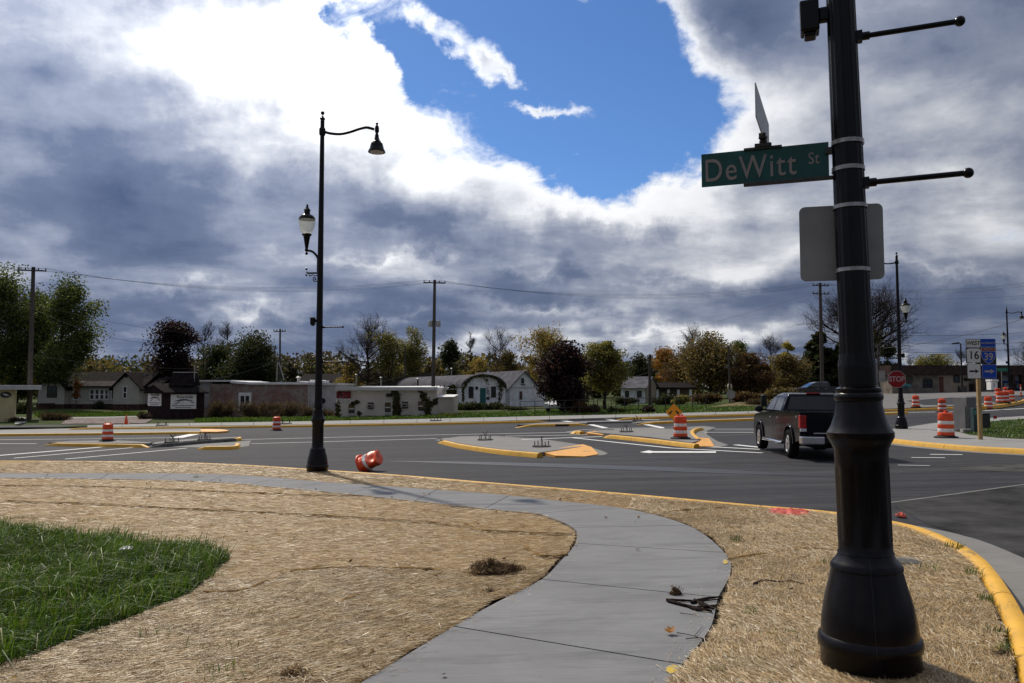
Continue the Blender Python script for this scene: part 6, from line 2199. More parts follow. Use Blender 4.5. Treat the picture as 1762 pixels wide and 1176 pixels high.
f = Front(680, 718)
t = thing("beige_building", "long beige flat-roofed building with small windows and red sign", "building", f.o, R(0))
X, Z = f.x, f.z
MB().box(X(580.5), X(751.5), 0, 10, -0.7, Z(671.5), M_BEIGE).build("wall", t)
rf = MB().box(X(578.8), X(753), -0.35, 10.2, Z(672), Z(667), M_FASCIA)
rf.add([(X(578.8), -0.38, Z(667)), (X(753), -0.38, Z(667)), (X(753), -0.38, Z(666.3)), (X(578.8), -0.38, Z(666.3)), (X(590), 9, Z(664)), (X(700), 9, Z(664)), (X(753), 9, Z(666)), (X(578.8), 9, Z(666))],
       [(0, 1, 2, 3), (3, 2, 6, 5, 4, 7)], M_WROOF)
rf.build("roof", t)
for a, b, y0, y1 in ((600.5, 610.5, 695.5, 712), (663, 672.5, 693, 710), (720, 729, 691, 707.5)):
    w = window(f, t, a, b, y0, y1, M_TRIM, 0, 0, ft=0.035, y=-0.02)
    zm = (Z(y0) + Z(y1)) / 2
    MB().box(X(a) + 0.03, X(b) - 0.03, -0.06, -0.025, zm - 0.03, zm + 0.03, M_TRIMW).build("meeting_rail", w)
    MB().box(X(a) - 0.04, X(b) + 0.04, -0.09, -0.003, Z(y1) - 0.06, Z(y1) - 0.004, M_TRIMW).build("window_sill", w)
for a, b, y0, y1 in ((633, 643, 693, 704), (692, 702, 691.5, 703)):
    w = window(f, t, a, b, y0, y1, M_TRIM, 0, 0, ft=0.05, y=-0.02)
    ac = MB().box(X(a + 0.8), X(b - 0.6), -0.45, -0.06, Z(y1 - 2.5), Z(y0 + 3), M_GALV).build("air_conditioner", t, bevel=0.02)
    MB().box(X(a + 2), X(b - 1.5), -0.462, -0.452, Z(y1 - 3.5), Z(y0 + 4.5), M_TRIM).build("grille", ac)
M_FADED = mat("faded_print", (0.26, 0.09, 0.10), 0.7, 0.3, 6)
sgn = MB().box(X(579.5), X(604), -0.10, -0.03, Z(685.8), Z(673.8), mat("faded_red_board", (0.16, 0.012, 0.022), 0.6, 0.35, 3)).build("red_sign", t)
MB().box(X(588.5), X(592.5), -0.104, -0.101, Z(678.6), Z(676.6), M_FADED).prism([(X(584), Z(684)), (X(586), Z(681)), (X(588), Z(683.5)), (X(590), Z(680.5)), (X(593), Z(683)), (X(596), Z(680)), (X(599), Z(684.3)), (X(595), Z(682.4)), (X(591), Z(684.4)), (X(588), Z(684.6))], 'y', -0.104, -0.101, M_FADED).build("faded_print", sgn)
sgn = MB().box(X(580), X(604), -0.09, -0.03, Z(691.2), Z(686.6), M_SIGNW).build("phone_board", t)
text("lettering", "920-925-3036", 0.21, M_BLACKS, sgn, (X(592), -0.094, Z(689)), sx=0.92, bold=0.004)
MB().box(X(665.5), X(674), -0.3, -0.01, Z(683), Z(677.5), M_TRIM).box(X(673), X(675.5), -0.12, -0.01, Z(682), Z(676), M_TRIM).build("wall_lamp", t)
MB().box(X(616), X(622), -0.16, -0.01, Z(675.5), Z(673.5), M_SIGNW).build("lamp_cover", t)
cs = MB()
for k in range(13):
    a = 751.8 + k * 2.25
    cs.box(X(a), X(a + 1.2), -0.06, 0.0, -0.6, Z(683), M_BEIGE)
cs.box(X(751.6), X(781), 0.002, 5, -0.6, Z(683), M_BEIGE)
cs.build("corrugated_annex", t)
MB().prism([(-0.2, Z(684)), (-0.2, Z(683)), (5, Z(680)), (5, Z(681.5))], 'x', X(751.4), X(782), M_WROOF).build("annex_roof", t)


def creeper(parent, fr, path, spread, n, seed, y=-0.03, sz=0.09, mats=None):
    rr = np.random.default_rng(seed)
    pts = np.array([(fr.x(a), fr.z(b)) for a, b in path])
    seg = rr.integers(0, len(pts) - 1, n)
    u = rr.random(n)
    c = pts[seg] * (1 - u)[:, None] + pts[seg + 1] * u[:, None]
    c = c + rr.normal(0, spread, (n, 2))
    cen = np.stack([c[:, 0], np.full(n, y) - rr.random(n) * 0.12, c[:, 1]], 1)
    d = rr.normal(0, 1, (n, 3))
    d[:, 1] *= 0.5
    d /= np.linalg.norm(d, axis=1)[:, None]
    e = np.cross(d, [0, 1, 0.3])
    e /= np.linalg.norm(e, axis=1)[:, None] + 1e-6
    o = quads_object("creeper", cen, d * sz * rr.uniform(0.5, 1.3, n)[:, None], e * sz * rr.uniform(0.4, 1.0, n)[:, None], mats or [M_IVY, mat("ivy_brown", (0.08, 0.05, 0.03), 0.9, 0.3, 6), mat("ivy_green", (0.05, 0.065, 0.02), 0.9, 0.3, 6)], rr.integers(0, 3, n), parent)
    o['kind'] = 'stuff'
    return o


creeper(t, f, [(680, 674), (684, 680), (682, 690), (686, 700), (685, 717)], 0.12, 230, 1)
creeper(t, f, [(681, 683), (681, 712)], 0.10, 220, 2)
creeper(t, f, [(725, 676), (732, 688), (737, 695), (735, 705), (737, 716)], 0.13, 240, 3)
creeper(t, f, [(751, 687), (747, 695), (738, 698)], 0.10, 90, 4)
creeper(t, f, [(618, 692), (612, 693), (606, 696)], 0.06, 60, 5)
creeper(t, f, [(580, 690), (583, 705), (581, 716)], 0.10, 60, 6)
creeper(t, f, [(617, 711), (620, 712)], 0.06, 40, 8)

# ---- round-roofed hall and white house behind, both turned to the left
def oblique(px, py, yaw, off=TURF):
    return at(px, py, off), R(yaw)


def front_x(o, yaw, px):
    """distance along a turned front wall at which photo column px is seen"""
    r = ray(px, 668)
    c, s = math.cos(yaw), math.sin(yaw)
    k = r[0] / r[1]
    return (k * o.y - o.x) / (c - k * s)


class Turned(Front):
    def __init__(s, px, py, yaw, off=TURF):
        s.o = at(px, py, off)
        s.yaw = yaw
        s.Y = s.o.y

    def x(s, px):
        return front_x(s.o, s.yaw, px)

    def z(s, py, px=None):
        Y = s.Y + (s.x(px) * math.sin(s.yaw) if px else 0)
        return P(CX, py, Y).z - s.o.z


YAW = R(24)
f = Turned(832, 703.5, YAW)
t = thing("quonset_hall", "white hall with curved grey roof, teal door and creeper-stained front", "building", f.o, YAW)
X, Z = f.x, f.z
xa, xb = X(794), X(869)
zs, zt = Z(668), Z(646)
hw = (xb - xa) / 2
cx = (xa + xb) / 2
arc = [(cx - hw * math.cos(math.pi * k / 16), zs + (zt - zs) * math.sin(math.pi * k / 16)) for k in range(17)]
wl = MB().prism([(xa, -0.6), (xb, -0.6)] + arc[::-1], 'y', 0, 0.3, M_WHITEW)
boards(wl, xa, xb, 0.0, zs - 0.35, 0, 0.22, M_WHITEW)
wl.build("front_wall", t)
L = 26.0
o2 = [(cx + (x - cx) * 1.05, zs + (z - zs) * 1.05 + 0.05) for x, z in arc]
o1 = [(cx + (x - cx) * 1.01, zs + (z - zs) * 1.01) for x, z in arc]
MB().prism(o2 + o1[::-1], 'y', -0.25, L, M_ROOFG).build("roof", t, smooth=30)
MB().box(xa, xa + 0.2, 0.3, L, -0.6, zs, M_WHITEW).box(xb - 0.2, xb, 0.3, L, -0.6, zs, M_WHITEW).prism([(xa, -0.6), (xb, -0.6)] + arc[::-1], 'y', L - 0.3, L - 0.02, M_WHITEW).build("side_wall", t)
dr = MB().box(X(826), X(835.5), -0.07, 0.0, 0.1, Z(668), M_TEAL).build("door", t)
MB().box(X(834), X(834.6), -0.1, -0.07, 1.0, 1.1, M_BRKT).build("handle", dr)
window(f, t, 806.3, 814.5, 665.5, 685.5, M_TRIM, 1, 0, ft=0.05, y=-0.03)
window(f, t, 845, 853.3, 665.5, 684.5, M_TRIM, 1, 0, ft=0.05, y=-0.03)
MB().lathe([(0.16, 0), (0.18, 0.05)], 12, M_TRIM, Matrix.Translation((X(820), -0.03, Z(668))) @ Matrix.Rotation(R(90), 4, 'X')).build("wall_vent", t)
MB().box(X(836.5), X(842), -0.05, 0, Z(688), Z(684.5), M_TRIM).build("letter_box", t)
creeper(t, f, [(795, 690), (794.5, 672), (800, 660), (812, 650), (830, 646.5), (850, 650), (862, 660), (868, 668)], 0.07, 420, 11, y=-0.3, sz=0.08)
creeper(t, f, [(858, 692), (860, 680), (862, 668), (858, 660)], 0.16, 150, 12, sz=0.06)
creeper(t, f, [(839, 690), (840, 672), (838, 656), (832, 650)], 0.10, 70, 14, sz=0.05)
# low wing to its left
f3 = Turned(786, 704.5, YAW)
t = thing("lean_to", "low vine-covered lean-to with pale roof left of the curved hall", "building", f3.o, YAW)
X, Z = f3.x, f3.z
MB().box(X(768), X(792), 0.3, 6, -0.6, Z(671), M_WHITEW).build("wall", t)
MB().prism([(0.0, Z(671)), (0.0, Z(669)), (6, Z(664)), (6, Z(666))], 'x', X(752), X(793), M_WROOF).build("roof", t)
creeper(t, f3, [(788, 672), (789, 684), (790, 698)], 0.3, 500, 15, y=0.2)
creeper(t, f3, [(755, 674), (775, 672), (790, 671)], 0.25, 400, 16, y=0.1, mats=[M_IVY, mat("ivy_green", (0.05, 0.065, 0.02)), mat("ivy_yellow", (0.12, 0.11, 0.03), 0.9)])

f = Turned(900, 699.8, YAW)
t = thing("house", "small white clapboard house with grey roof and a steep gable", "house", f.o, YAW)
X, Z = f.x, f.z
xa, xb, xc = X(877), X(926), X(902)
zs, zt = Z(667), Z(640)
wl = MB().box(xa, X(938), 0, 5, -0.6, zs, M_WHITEW)
wl.prism([(xa, zs), (xb, zs), (xc, zt)], 'y', 0.02, 0.3, M_WHITEW)
boards(wl, xa, X(938), 0.0, zs - 0.1, 0, 0.20, M_WHITEW)
wl.box(X(868), xa, 0.6, 5, -0.6, zs, M_WHITEW)
wl.build("wall", t)
rf = MB()
gable_roof(rf, xb - xa, 0, 15, zs, zt, 0.3, M_ROOFG, 0.14, 'y', xc)
rf.add([(X(926), -0.2, zs + 0.1), (X(940), -0.2, zs - 0.35), (X(940), 5, zs - 0.35), (X(926), 5, zs + 0.25)], [(0, 1, 2, 3)], M_ROOFG)
rf.build("roof", t)
MB().box(xa - 0.2, xb + 0.2, -0.08, 0.02, zs - 0.06, zs + 0.06, M_FASCIA).build("belt_board", t)
window(f, t, 897, 901.5, 651, 660, M_TRIM, 0, 0, ft=0.05, y=-0.02)
MB().box(X(896), X(903.5), -0.07, 0, Z(663), Z(661.5), M_TRIM).build("window_sill", t)
window(f, t, 892.8, 898.8, 673, 688.5, M_FASCIA, 0, 0, ft=0.05, y=-0.04)
MB().box(X(875.4), X(876.4), -0.05, 0.1, 0, zs, M_FASCIA).build("downpipe", t)

# the dark board fence behind the curved hall
b = P(672, 668, 118)
t = thing("board_fence", "tall weathered board fence behind the curved grey roof", "fence", (b.x, 118, h(b.x, 118)), 0)
n0 = P(657, 641, 118)
n1 = P(745, 641, 118)
w = (n1.x - n0.x) / 44
for k in range(44):
    MB().box(0, w * 0.92, 0, 0.04, 0, n0.z - h(b.x, 118) + 0.10 * math.sin(k * 1.7), M_POLE).build("board", t).location = (n0.x - b.x + k * w, 0, 0)

# roof flue and vents behind the beige building
for px, y0, y1, Y, lab in ((777, 634.5, 648, 112, "thin white-capped flue above the curved roof"), (655.5, 650, 664, 92, "slim pale flue standing behind the beige building's roof"), (613, 645, 663, 95, "thin grey post behind the left part of the beige building"), (719, 652, 664, 92, "short dark flue on the curved roof's near slope")):
    g0 = P(px, y1, Y)
    t = thing("flue", lab, "flue", (g0.x, Y, h(g0.x, Y)))
    top = P(px, y0, Y).z - h(g0.x, Y)
    MB().tube([(0, 0, 0), (0, 0, top)], 0.09, 8, M_GALV if px != 719 else M_TRIM).build("pipe", t)
    MB().lathe([(0.13, top - 0.15), (0.18, top), (0.05, top + 0.1)], 10, M_GALV).build("cap", t)

# ---- far left: cream station with flat canopy
f = Turned(12, 725.5, R(31), 0.15)
t = thing("service_station", "cream block station wall with flat pale canopy and an oval emblem", "building", f.o, R(31))
X, Z = f.x, f.z
MB().box(X(-60), X(25.5), 0, 6, -0.6, Z(671), M_YELW).build("wall", t)
MB().box(X(-70), X(71), -0.5, 5.5, Z(671), Z(664.5), M_FASCIA).build("canopy", t)
MB().box(X(-70), X(71), -0.52, 5.5, Z(664.4), Z(663), M_WROOF).build("canopy_edge", t)
ov = MB().lathe([(0.42, 0), (0.42, 0.06), (0.38, 0.07)], 28, M_BLACKS, Matrix.Translation((X(10.5), -0.01, Z(679.5))) @ Matrix.Rotation(R(90), 4, 'X'))
ov.v = [(X(10.5) + (x - X(10.5)) * 0.95, y, Z(679.5) + (z - Z(679.5)) * 0.62) for x, y, z in ov.v]
o = ov.build("emblem", t)
MB().prism([(X(10.5) + u, Z(679.5) + v) for u, v in ((-.25, .10), (-.05, .08), (.12, .03), (.27, -.10), (.08, -.06), (.02, -.15), (-.04, -.05), (-.2, .02))], 'y', -0.088, -0.082, M_WHITES).build("figure", o)

# ---- mid-right far houses
f = Front(1112, 694)
t = thing("house", "white-walled grey house with long dark roof beyond the far lawn", "house", f.o, R(-20))
X = lambda px: P(px, 668, f.Y).x - f.o.x
Z = f.z
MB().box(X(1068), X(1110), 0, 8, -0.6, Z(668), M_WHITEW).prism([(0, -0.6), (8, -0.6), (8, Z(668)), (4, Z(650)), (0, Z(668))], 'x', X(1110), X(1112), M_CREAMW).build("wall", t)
MB().prism([(-0.6, Z(669)), (-0.6, Z(668)), (4, Z(647.5)), (8.6, Z(668)), (8.6, Z(669)), (4, Z(649.5))], 'x', X(1066), X(1114), M_ROOFG).build("roof", t)
window(f, t, 1075, 1082, 673, 684, M_TRIM, 0, 0)
window(f, t, 1096, 1104, 673, 684, M_TRIM, 0, 0)
f = Front(1165, 690)
t = thing("house", "dim low porch house with dark flat roof beneath the brown trees", "house", f.o, 0)
X, Z = f.x, f.z
MB().box(X(1128), X(1192), 1.5, 8, -0.6, Z(668), M_CREAMW).build("wall", t)
MB().prism([(-0.3, Z(670)), (-0.3, Z(667)), (4, Z(658)), (8, Z(667)), (8, Z(670))], 'x', X(1122), X(1196), M_ROOFD).build("roof", t)
for px in (1131, 1150, 1167, 1188):
    MB().box(X(px) - 0.15, X(px) + 0.15, -0.1, 0.2, -0.4, Z(669.5), M_TRIMW).build("porch_post", t)
window(f, t, 1137, 1145, 673, 683, M_TRIM, 0, 0, y=1.45)
window(f, t, 1154, 1162, 673, 683, M_TRIM, 0, 0, y=1.45)
f = Front(560, 700, Y=125)
t = thing("house", "dark roofed house mostly hidden behind the brick building", "house", (f.o.x, 125, h(f.o.x, 125)), 0)
f.o = Vector((f.o.x, 125, h(f.o.x, 125)))
X, Z = f.x, f.z
MB().box(X(515), X(582), 0, 8, -0.6, Z(657), M_SIDING_G).build("wall", t)
MB().prism([(-0.5, Z(659)), (-0.5, Z(657)), (4, Z(643)), (8, Z(657)), (8, Z(659))], 'x', X(512), X(584), M_ROOFD).build("roof", t)

# ---- right: long brown-banded building, mural, storefront
f = Front(1650, 674.6, 0.13)
t = thing("long_building", "long low building with dark brown roof band and a painted mural", "building", f.o, 0)
X, Z = f.x, f.z
MB().box(X(1535), X(1615), 0.0, 14, -0.6, Z(646), M_TANB).box(X(1615.1), X(1668), 0.05, 14, -0.6, Z(646), M_CREAMW).box(X(1668.1), X(1712), 0.4, 14, -0.6, Z(646), M_TANB).build("wall", t)
MB().box(X(1530), X(1940), -0.6, 14.5, Z(645.5), Z(629), M_BROWNB).build("roof_band", t)
M_MURAL = mat("mural_paint", (0.13, 0.33, 0.33), 0.7, 0.3, 0.9, col2=(0.05, 0.09, 0.11), lo=0.42, hi=0.58)
mu = MB().prism([(X(1552), Z(668)), (X(1566), Z(668.5)), (X(1571), Z(655)), (X(1571), Z(643.5)), (X(1556), Z(644.5)), (X(1557), Z(655))], 'y', -0.03, -0.004, M_MURAL).build("mural", t)
MB().prism([(X(1560), Z(648)), (X(1568), Z(648)), (X(1568), Z(650)), (X(1560), Z(650))], 'y', -0.045, -0.032, M_BLACKS).lathe([(0.6, 0), (0.55, 0.015)], 12, mat("mural_face", (0.08, 0.06, 0.055), 0.7), Matrix.Translation((X(1564), -0.032, Z(653.5))) @ Matrix.Rotation(R(90), 4, 'X')).build("mural_figure", mu)
w = window(f, t, 1588, 1604.5, 652.5, 667.5, M_TRIM, 3, 2, ft=0.08)
window(f, t, 1641.5, 1651.5, 646.5, 658.5, M_TRIM, 0, 0, ft=0.1)
MB().box(X(1617), X(1623.5), -0.04, 0.04, 0, Z(649), mat("rust_door", (0.14, 0.055, 0.035), 0.7)).build("door", t)
MB().box(X(1659), X(1667), -0.5, 0.0, Z(655.5), Z(651), M_TRIM).build("air_conditioner", t)
MB().box(X(1669), X(1682), -0.9, 0.38, 0, Z(661), M_BROWNB).build("entry_bay", t)
M_WBLUE = mat("store_blue", (0.02, 0.06, 0.22), 0.6, 0.1, 3)
M_WPALE = mat("store_pale", (0.30, 0.31, 0.36), 0.6, 0.1, 3)
st = MB().box(X(1712.1), X(1930), 0.2, 14, -0.6, Z(646), M_WPALE).build("storefront_wall", t)
for y0, y1 in ((655.5, 659.5), (668, 672)):
    MB().box(X(1713), X(1930), 0.12, 0.19, Z(y1), Z(y0), M_WBLUE).build("blue_band", st)
for k, px in enumerate((1717, 1741, 1757, 1776, 1796, 1816)):
    MB().box(X(px - 2.6), X(px + 2.6), -0.5, 0.0, 0, Z(645.6), M_BROWNB).build("column", t)
for px in (1704, 1712, 1726, 1748, 1765):
    MB().box(X(px - 1.4), X(px + 1.4), 0.0, 0.1, 0, Z(656), M_TRIM).build("door_frame", t)
b = at(1694.5, 675, 0.13)
k = b.y / F
t = thing("ice_box", "small white box kiosk with pale roof before the storefront", "kiosk", (b.x, b.y - 2, b.z), R(-10))
MB().box(-4.5 * k, 4.5 * k, 0, 1.5, 0.25, 18 * k, M_SIGNW).build("body", t, bevel=0.03)
MB().box(-1.2 * k, -0.4 * k, -0.02, 0, 0.6, 15 * k, M_TRIM).build("door_gap", t)
MB().box(-5 * k, 5 * k, -0.2, 1.6, 18.2 * k, 21.5 * k, M_WROOF).build("roof", t)
# green street sign on its own post at the far right
b = at(1724.5, 677, 0.13)
z0 = P(1724.5, 636.5, b.y).z - b.z
t = thing("street_name_sign", "tiny distant green street sign on a thin post before the storefront", "street sign", b, R(-4))
MB().tube([(0, 0, 0), (0, 0, z0 + 0.1)], 0.035, 6, M_GALV).build("post", t)
MB().box(-0.75, 0.75, -0.06, -0.04, z0 - 0.2, z0 + 0.2, mat("sign_green_far", (0.01, 0.14, 0.09), 0.5)).build("sign_panel", t)
MB().box(-0.5, 0.55, -0.065, -0.0605, z0 - 0.07, z0 + 0.08, mat("far_print", (0.07, 0.26, 0.18), 0.6, 0.4, 8)).build("lettering", t)

# ================================================================== POLES, LAMPS AND WIRES
M_WIRE = mat("cable_black", (0.02, 0.02, 0.022), 0.6)
POLES = {}


def utility_pole(key, label, px, base_py, top_py, Y=None, arm=1.2, arms=1, r=0.15, trans=False, lean=0.0, off=TURF):
    if Y is None:
        b = at(px, base_py, off)
    else:
        q = P(px, 668, Y)
        b = Vector((q.x, Y, h(q.x, Y)))
    top = P(px + lean, top_py, b.y)
    H = top.z - b.z
    dx = top.x - b.x
    t = thing("utility_pole", label, "utility pole", b, 0, "wooden utility poles along the far street")
    MB().tube([(0, 0, -0.3), (dx * 0.5, 0, H * 0.5), (dx, 0, H)], [r * 1.15, r, r * 0.8], 10, M_POLE).build("pole", t, smooth=50)
    ins = []
    for k in range(arms):
        z = H - 0.35 - 1.0 * k
        a = R(15)
        mb = MB().box(-arm, arm, -0.06, 0.06, -0.06, 0.06, M_POLE)
        o = mb.build("crossarm", t)
        o.location = (dx, -0.2, z)
        o.rotation_euler = (0, 0, a)
        for u in (-0.95, -0.45, 0.45, 0.95):
            i = MB().lathe([(0.03, 0), (0.06, 0.08), (0.04, 0.14), (0.055, 0.18), (0.02, 0.22)], 8, M_BRKT).build("insulator", o)
            i.location = (u * arm, 0, 0.06)
            ins.append(b + Vector((dx + u * arm * math.cos(a), -0.2 + u * arm * math.sin(a), z + 0.26)))
    if trans:
        for s in (-1, 1):
            MB().lathe([(0.05, 0), (0.28, 0.02), (0.29, 0.05), (0.29, 0.85), (0.24, 0.92), (0.06, 0.95)], 14, M_GALV, Matrix.Translation((dx * 0.6 + s * 0.48, -0.05, trans))).box(dx * 0.6 + min(0, s * 0.3), dx * 0.6 + max(0, s * 0.3), -0.04, 0.04, trans + 0.4, trans + 0.5, M_GALV).build("transformer", t, smooth=40)
    POLES[key] = (b, H, dx, ins)
    return t


utility_pole('a', "leaning grey utility pole at far left in front of the big tree", 50, 722, 460, lean=7.5, r=0.20)
utility_pole('b', "tall utility pole with twin transformers rising above the beige building", 745, 700, 482, Y=84, lean=3, r=0.19, trans=0)
bb, HB, dB, _ = POLES['b']
tb = [o for o in bpy.data.objects if o.name.startswith("utility_pole") and abs(o.location.y - 84) < 0.1][0]
zt = P(744, 563, 84).z - bb.z
for s in (-1, 1):
    MB().lathe([(0.05, 0), (0.24, 0.02), (0.25, 0.05), (0.25, 0.62), (0.2, 0.68), (0.06, 0.70)], 14, M_GALV, Matrix.Translation((0.12 + s * 0.42, -0.05, zt))).build("transformer", tb, smooth=40)
MB().box(-0.4, 0.6, -0.05, 0.05, zt + 0.55, zt + 0.65, M_GALV).build("transformer_bracket", tb)
utility_pole('c', "thin guyed utility pole behind the brick building by the dark tree", 482, 690, 566, Y=100, arm=0.75, r=0.13)
b, H, dx, _ = POLES['c']
for k, u in enumerate((-0.35, 0.6)):
    o = MB().tube([(b.x + u + 0.35, b.y - 1.5, P(485, 655, 98).z), (b.x + u * 0.2 - 0.25, b.y - 0.3, P(480, 623, 98).z)], 0.06, 6, M_GALV).build("guy_guard")
    tag(o, ("left" if u < 0 else "right") + " pale leaning guy strut beside the thin pole behind the brick building", "guy strut")
utility_pole('d', "short utility pole at the far lawn beside the grey-roofed house", 1118, 698.5, 610, arm=0.3, r=0.15)
utility_pole('e', "tall utility pole with double crossarms behind the dark pickup", 1415, 682, 487, Y=92, lean=-4, arms=2, arm=1.1, r=0.20)
utility_pole('f', "plain grey pole right of the globe lamp near the brown trees", 1256, 700, 596, Y=78, lean=-2.5, arms=0, r=0.10)
utility_pole('g', "slim green-grey pole showing right behind the near lamp", 1512, 690, 592, Y=75, lean=-1, arms=0, r=0.12)
utility_pole('h', "thin pole among the yellow trees behind the curved hall", 697, 680, 596, Y=115, arms=0, r=0.14)
utility_pole('i', "utility pole just outside at right whose crossarm tip shows", 1777, 680, 486, Y=95, arms=1, arm=1.3, r=0.18)


def wire(p, q, sag, label, r=0.012, group="overhead cables", via=None):
    pts = []
    for k in range(17):
        u = k / 16
        v = Vector(p).lerp(Vector(q), u)
        v.z -= sag * 4 * u * (1 - u)
        pts.append(v)
    o = MB().tube(pts, r, 4, M_WIRE, caps=False).build("cable")
    tag(o, label, "cable", group)
    return o


def ptop(k, dz=0.0):
    b, H, dx, ins = POLES[k]
    return b + Vector((dx, 0, H + dz))


ia, ib, ie, ii = (POLES[k][3] for k in 'abei')
for k in range(4):
    w_ = ('leftmost', 'inner left', 'inner right', 'rightmost')[k]
    wire(ia[k], ib[k], 1.3 + 0.12 * k, w_ + " of four main line cables from the leaning pole to the transformer pole", 0.009)
    wire(ib[k], ie[k], 1.5 + 0.12 * k, w_ + " of four main line cables from the transformer pole to the double crossarm pole", 0.009)
    wire(ie[k], ii[k], 0.9 + 0.10 * k, w_ + " of four main line cables running right behind the near lamp", 0.009)
    wire(ia[k], ia[k] + Vector((-30, -6, 0.6)), 0.8, w_ + " of four main line cables leaving the leaning pole to the left", 0.009)
wire(ie[5], ii[1] - Vector((0, 0, 1.5)), 0.7, "lower cable from the second crossarm running right", 0.009)
wire(P(52, 530, 62), P(300, 590, 95), 1.0, "service cable sloping from the leaning pole towards the purple tree", 0.014)
wire(P(52, 522, 62), P(480, 571, 98), 1.2, "thin service cable from the leaning pole to the guyed pole", 0.010)
wire(P(60, 612, 64), P(481, 622, 99), 1.0, "low cable from the leaning pole behind the kiosk", 0.009)
wire(P(330, 652, 78), P(481, 582, 99), 0.3, "pale service drop rising from the brick building to the guyed pole", 0.014)
wire(P(345, 657, 78), P(485, 618, 98), 0.3, "lower pale service drop from the brick building to the guyed pole", 0.014)
wire(P(484, 568, 99), P(745, 552, 84), 1.2, "cable from the guyed pole to the transformer pole", 0.009)
wire(P(484, 590, 99), P(745, 570, 84), 1.4, "lower cable from the guyed pole to the transformer pole", 0.009)
wire(P(484, 578, 99), P(640, 628, 110), 0.6, "cable sloping right from the guyed pole to the bare tree", 0.009)
wire(P(750, 568, 84), P(866, 625, 96), 0.4, "heavy service drop from the transformer pole to the white house", 0.014)
wire(P(866, 625, 96), P(902, 645, 96), 0.1, "service drop end along the white house roof", 0.014)
wire(P(613, 663, 95), P(745, 625, 84), 0.5, "low cable from the grey post to the transformer pole", 0.009)
wire(P(1410, 500, 92), P(1010, 598, 110), 0.8, "long cable sloping down left from the double crossarm pole", 0.010)
wire(P(1118, 614, 95), P(1000, 628, 110), 0.3, "pale short cable left of the short pole", 0.014)
wire(P(1118, 640, 95), P(1075, 650, 105), 0.15, "service drop from the short pole to the grey-roofed house", 0.014)
for i, (y0, y1, s, lab) in enumerate(((577, 570, 0.2, "upper"), (589, 588, 0.2, "second"), (606, 597, 0.25, "third"))):
    wire(P(1512, y0, 75), P(1800, y1, 70), s, lab + " of the horizontal cables crossing behind the route sign", 0.014)
wire(P(1512, 600, 75), P(1800, 536, 62), 0.5, "cable rising to the right across the level cables", 0.018)

# globe lamp on a pole by the brown trees
b = at(1256, 694, TURF)
z = P(1256, 665, b.y).z - b.z
t = thing("globe_lamp", "pale globe lamp on a thin pole by the brown trees", "lamp post", b)
MB().tube([(0, 0, 0), (0, 0, z - 0.4)], 0.06, 8, M_BRKT).build("post", t)
MB().lathe([(0.12, z - 0.42), (0.24, z - 0.2), (0.26, z), (0.2, z + 0.2), (0.1, z + 0.3), (0.04, z + 0.42)], 14, mat("globe_cream", (0.62, 0.55, 0.36), 0.4, 0.05, 3)).build("globe", t, smooth=60)
b = at(1258, 697, TURF)
t = thing("traffic_sign", "grey back of an octagonal sign by the plain grey pole", "traffic sign", b, R(-30))
MB().tube([(0, 0, 0), (0, 0, 1.3)], 0.035, 6, M_GALV).build("post", t)
MB().prism([(x, 1.0 + z) for x, z in octa(0.42)], 'y', -0.05, -0.04, M_ALU).build("sign_panel", t)
# parking-lot light
b = at(1632.5, 675, 0.13)
z = P(1632.5, 593.5, b.y).z - b.z
t = thing("parking_light", "thin dark parking light with a flat head before the long building", "lamp post", (b.x, b.y - 3, b.z))
MB().tube([(0, 0, 0), (0, 0, z)], [0.12, 0.08], 8, M_TRIM).box(-0.35, 0.35, -0.35, 0.35, 0, 0.8, M_BRKT).build("pole", t)
MB().box(-0.15, 0.62, -0.2, 0.2, z - 0.05, z + 0.12, M_TRIM).build("lamp_head", t).rotation_euler = (0, R(-8), 0)
# sign back right of the near lamp, far side
b = at(1519, 694, 0.13)
t = thing("traffic_sign", "pale blank sign back on a thin post between near lamp and stop sign", "traffic sign", b, R(-8))
k = b.y / F
z1 = P(1519, 638, b.y).z - b.z
MB().tube([(0, 0, 0), (0, 0, z1)], 0.03, 6, M_GALV).build("post", t)
MB().box(-5 * k, 5 * k, -0.03, -0.02, z1 - 20 * k, z1, mat("sign_back_far", (0.30, 0.29, 0.28), 0.6)).build("sign_panel", t)
# bin on the bank
b = at(1314.5, 700, 0.15)
k = b.y / F
t = thing("rubbish_bin", "black barrel bin standing above the pickup's left mirror", "bin", b)
MB().lathe([(4.6 * k, 0), (5.2 * k, 8 * k), (5.2 * k, 16 * k), (4.4 * k, 17 * k)], 14, M_TRIM).build("barrel", t, smooth=40)
MB().lathe([(5.4 * k, 17 * k), (5.4 * k, 18.5 * k), (3 * k, 21 * k), (0.1, 21.5 * k)], 14, M_TRIM).build("lid", t, smooth=40)
# pipe fence along the far walk
def pipe_fence(x0, x1, y0, y1, n, label, py_top):
    A, B = at(x0, y0, TURF), at(x1, y1, TURF)
    t = thing("pipe_fence", label, "fence", A, 0)
    hh = 1.15
    tops = []
    for k in range(n):
        p = A.lerp(B, k / (n - 1))
        p.z = h(p.x, p.y) + TURF
        d = p - A
        MB().tube([d, d + Vector((0, 0, hh))], 0.035, 6, M_BRKT).build("post", t)
        tops.append(d)
    for z in (hh, 0.55):
        MB().tube([q + Vector((0, 0, z)) for q in tops], 0.028, 6, M_BRKT).build("rail", t)


pipe_fence(895, 1022, 715.5, 712, 6, "dark pipe fence in front of the white house and purple tree", 698)
pipe_fence(1028, 1215, 712, 706, 9, "dark pipe fence along the far lawn left of the diamond sign", 700)

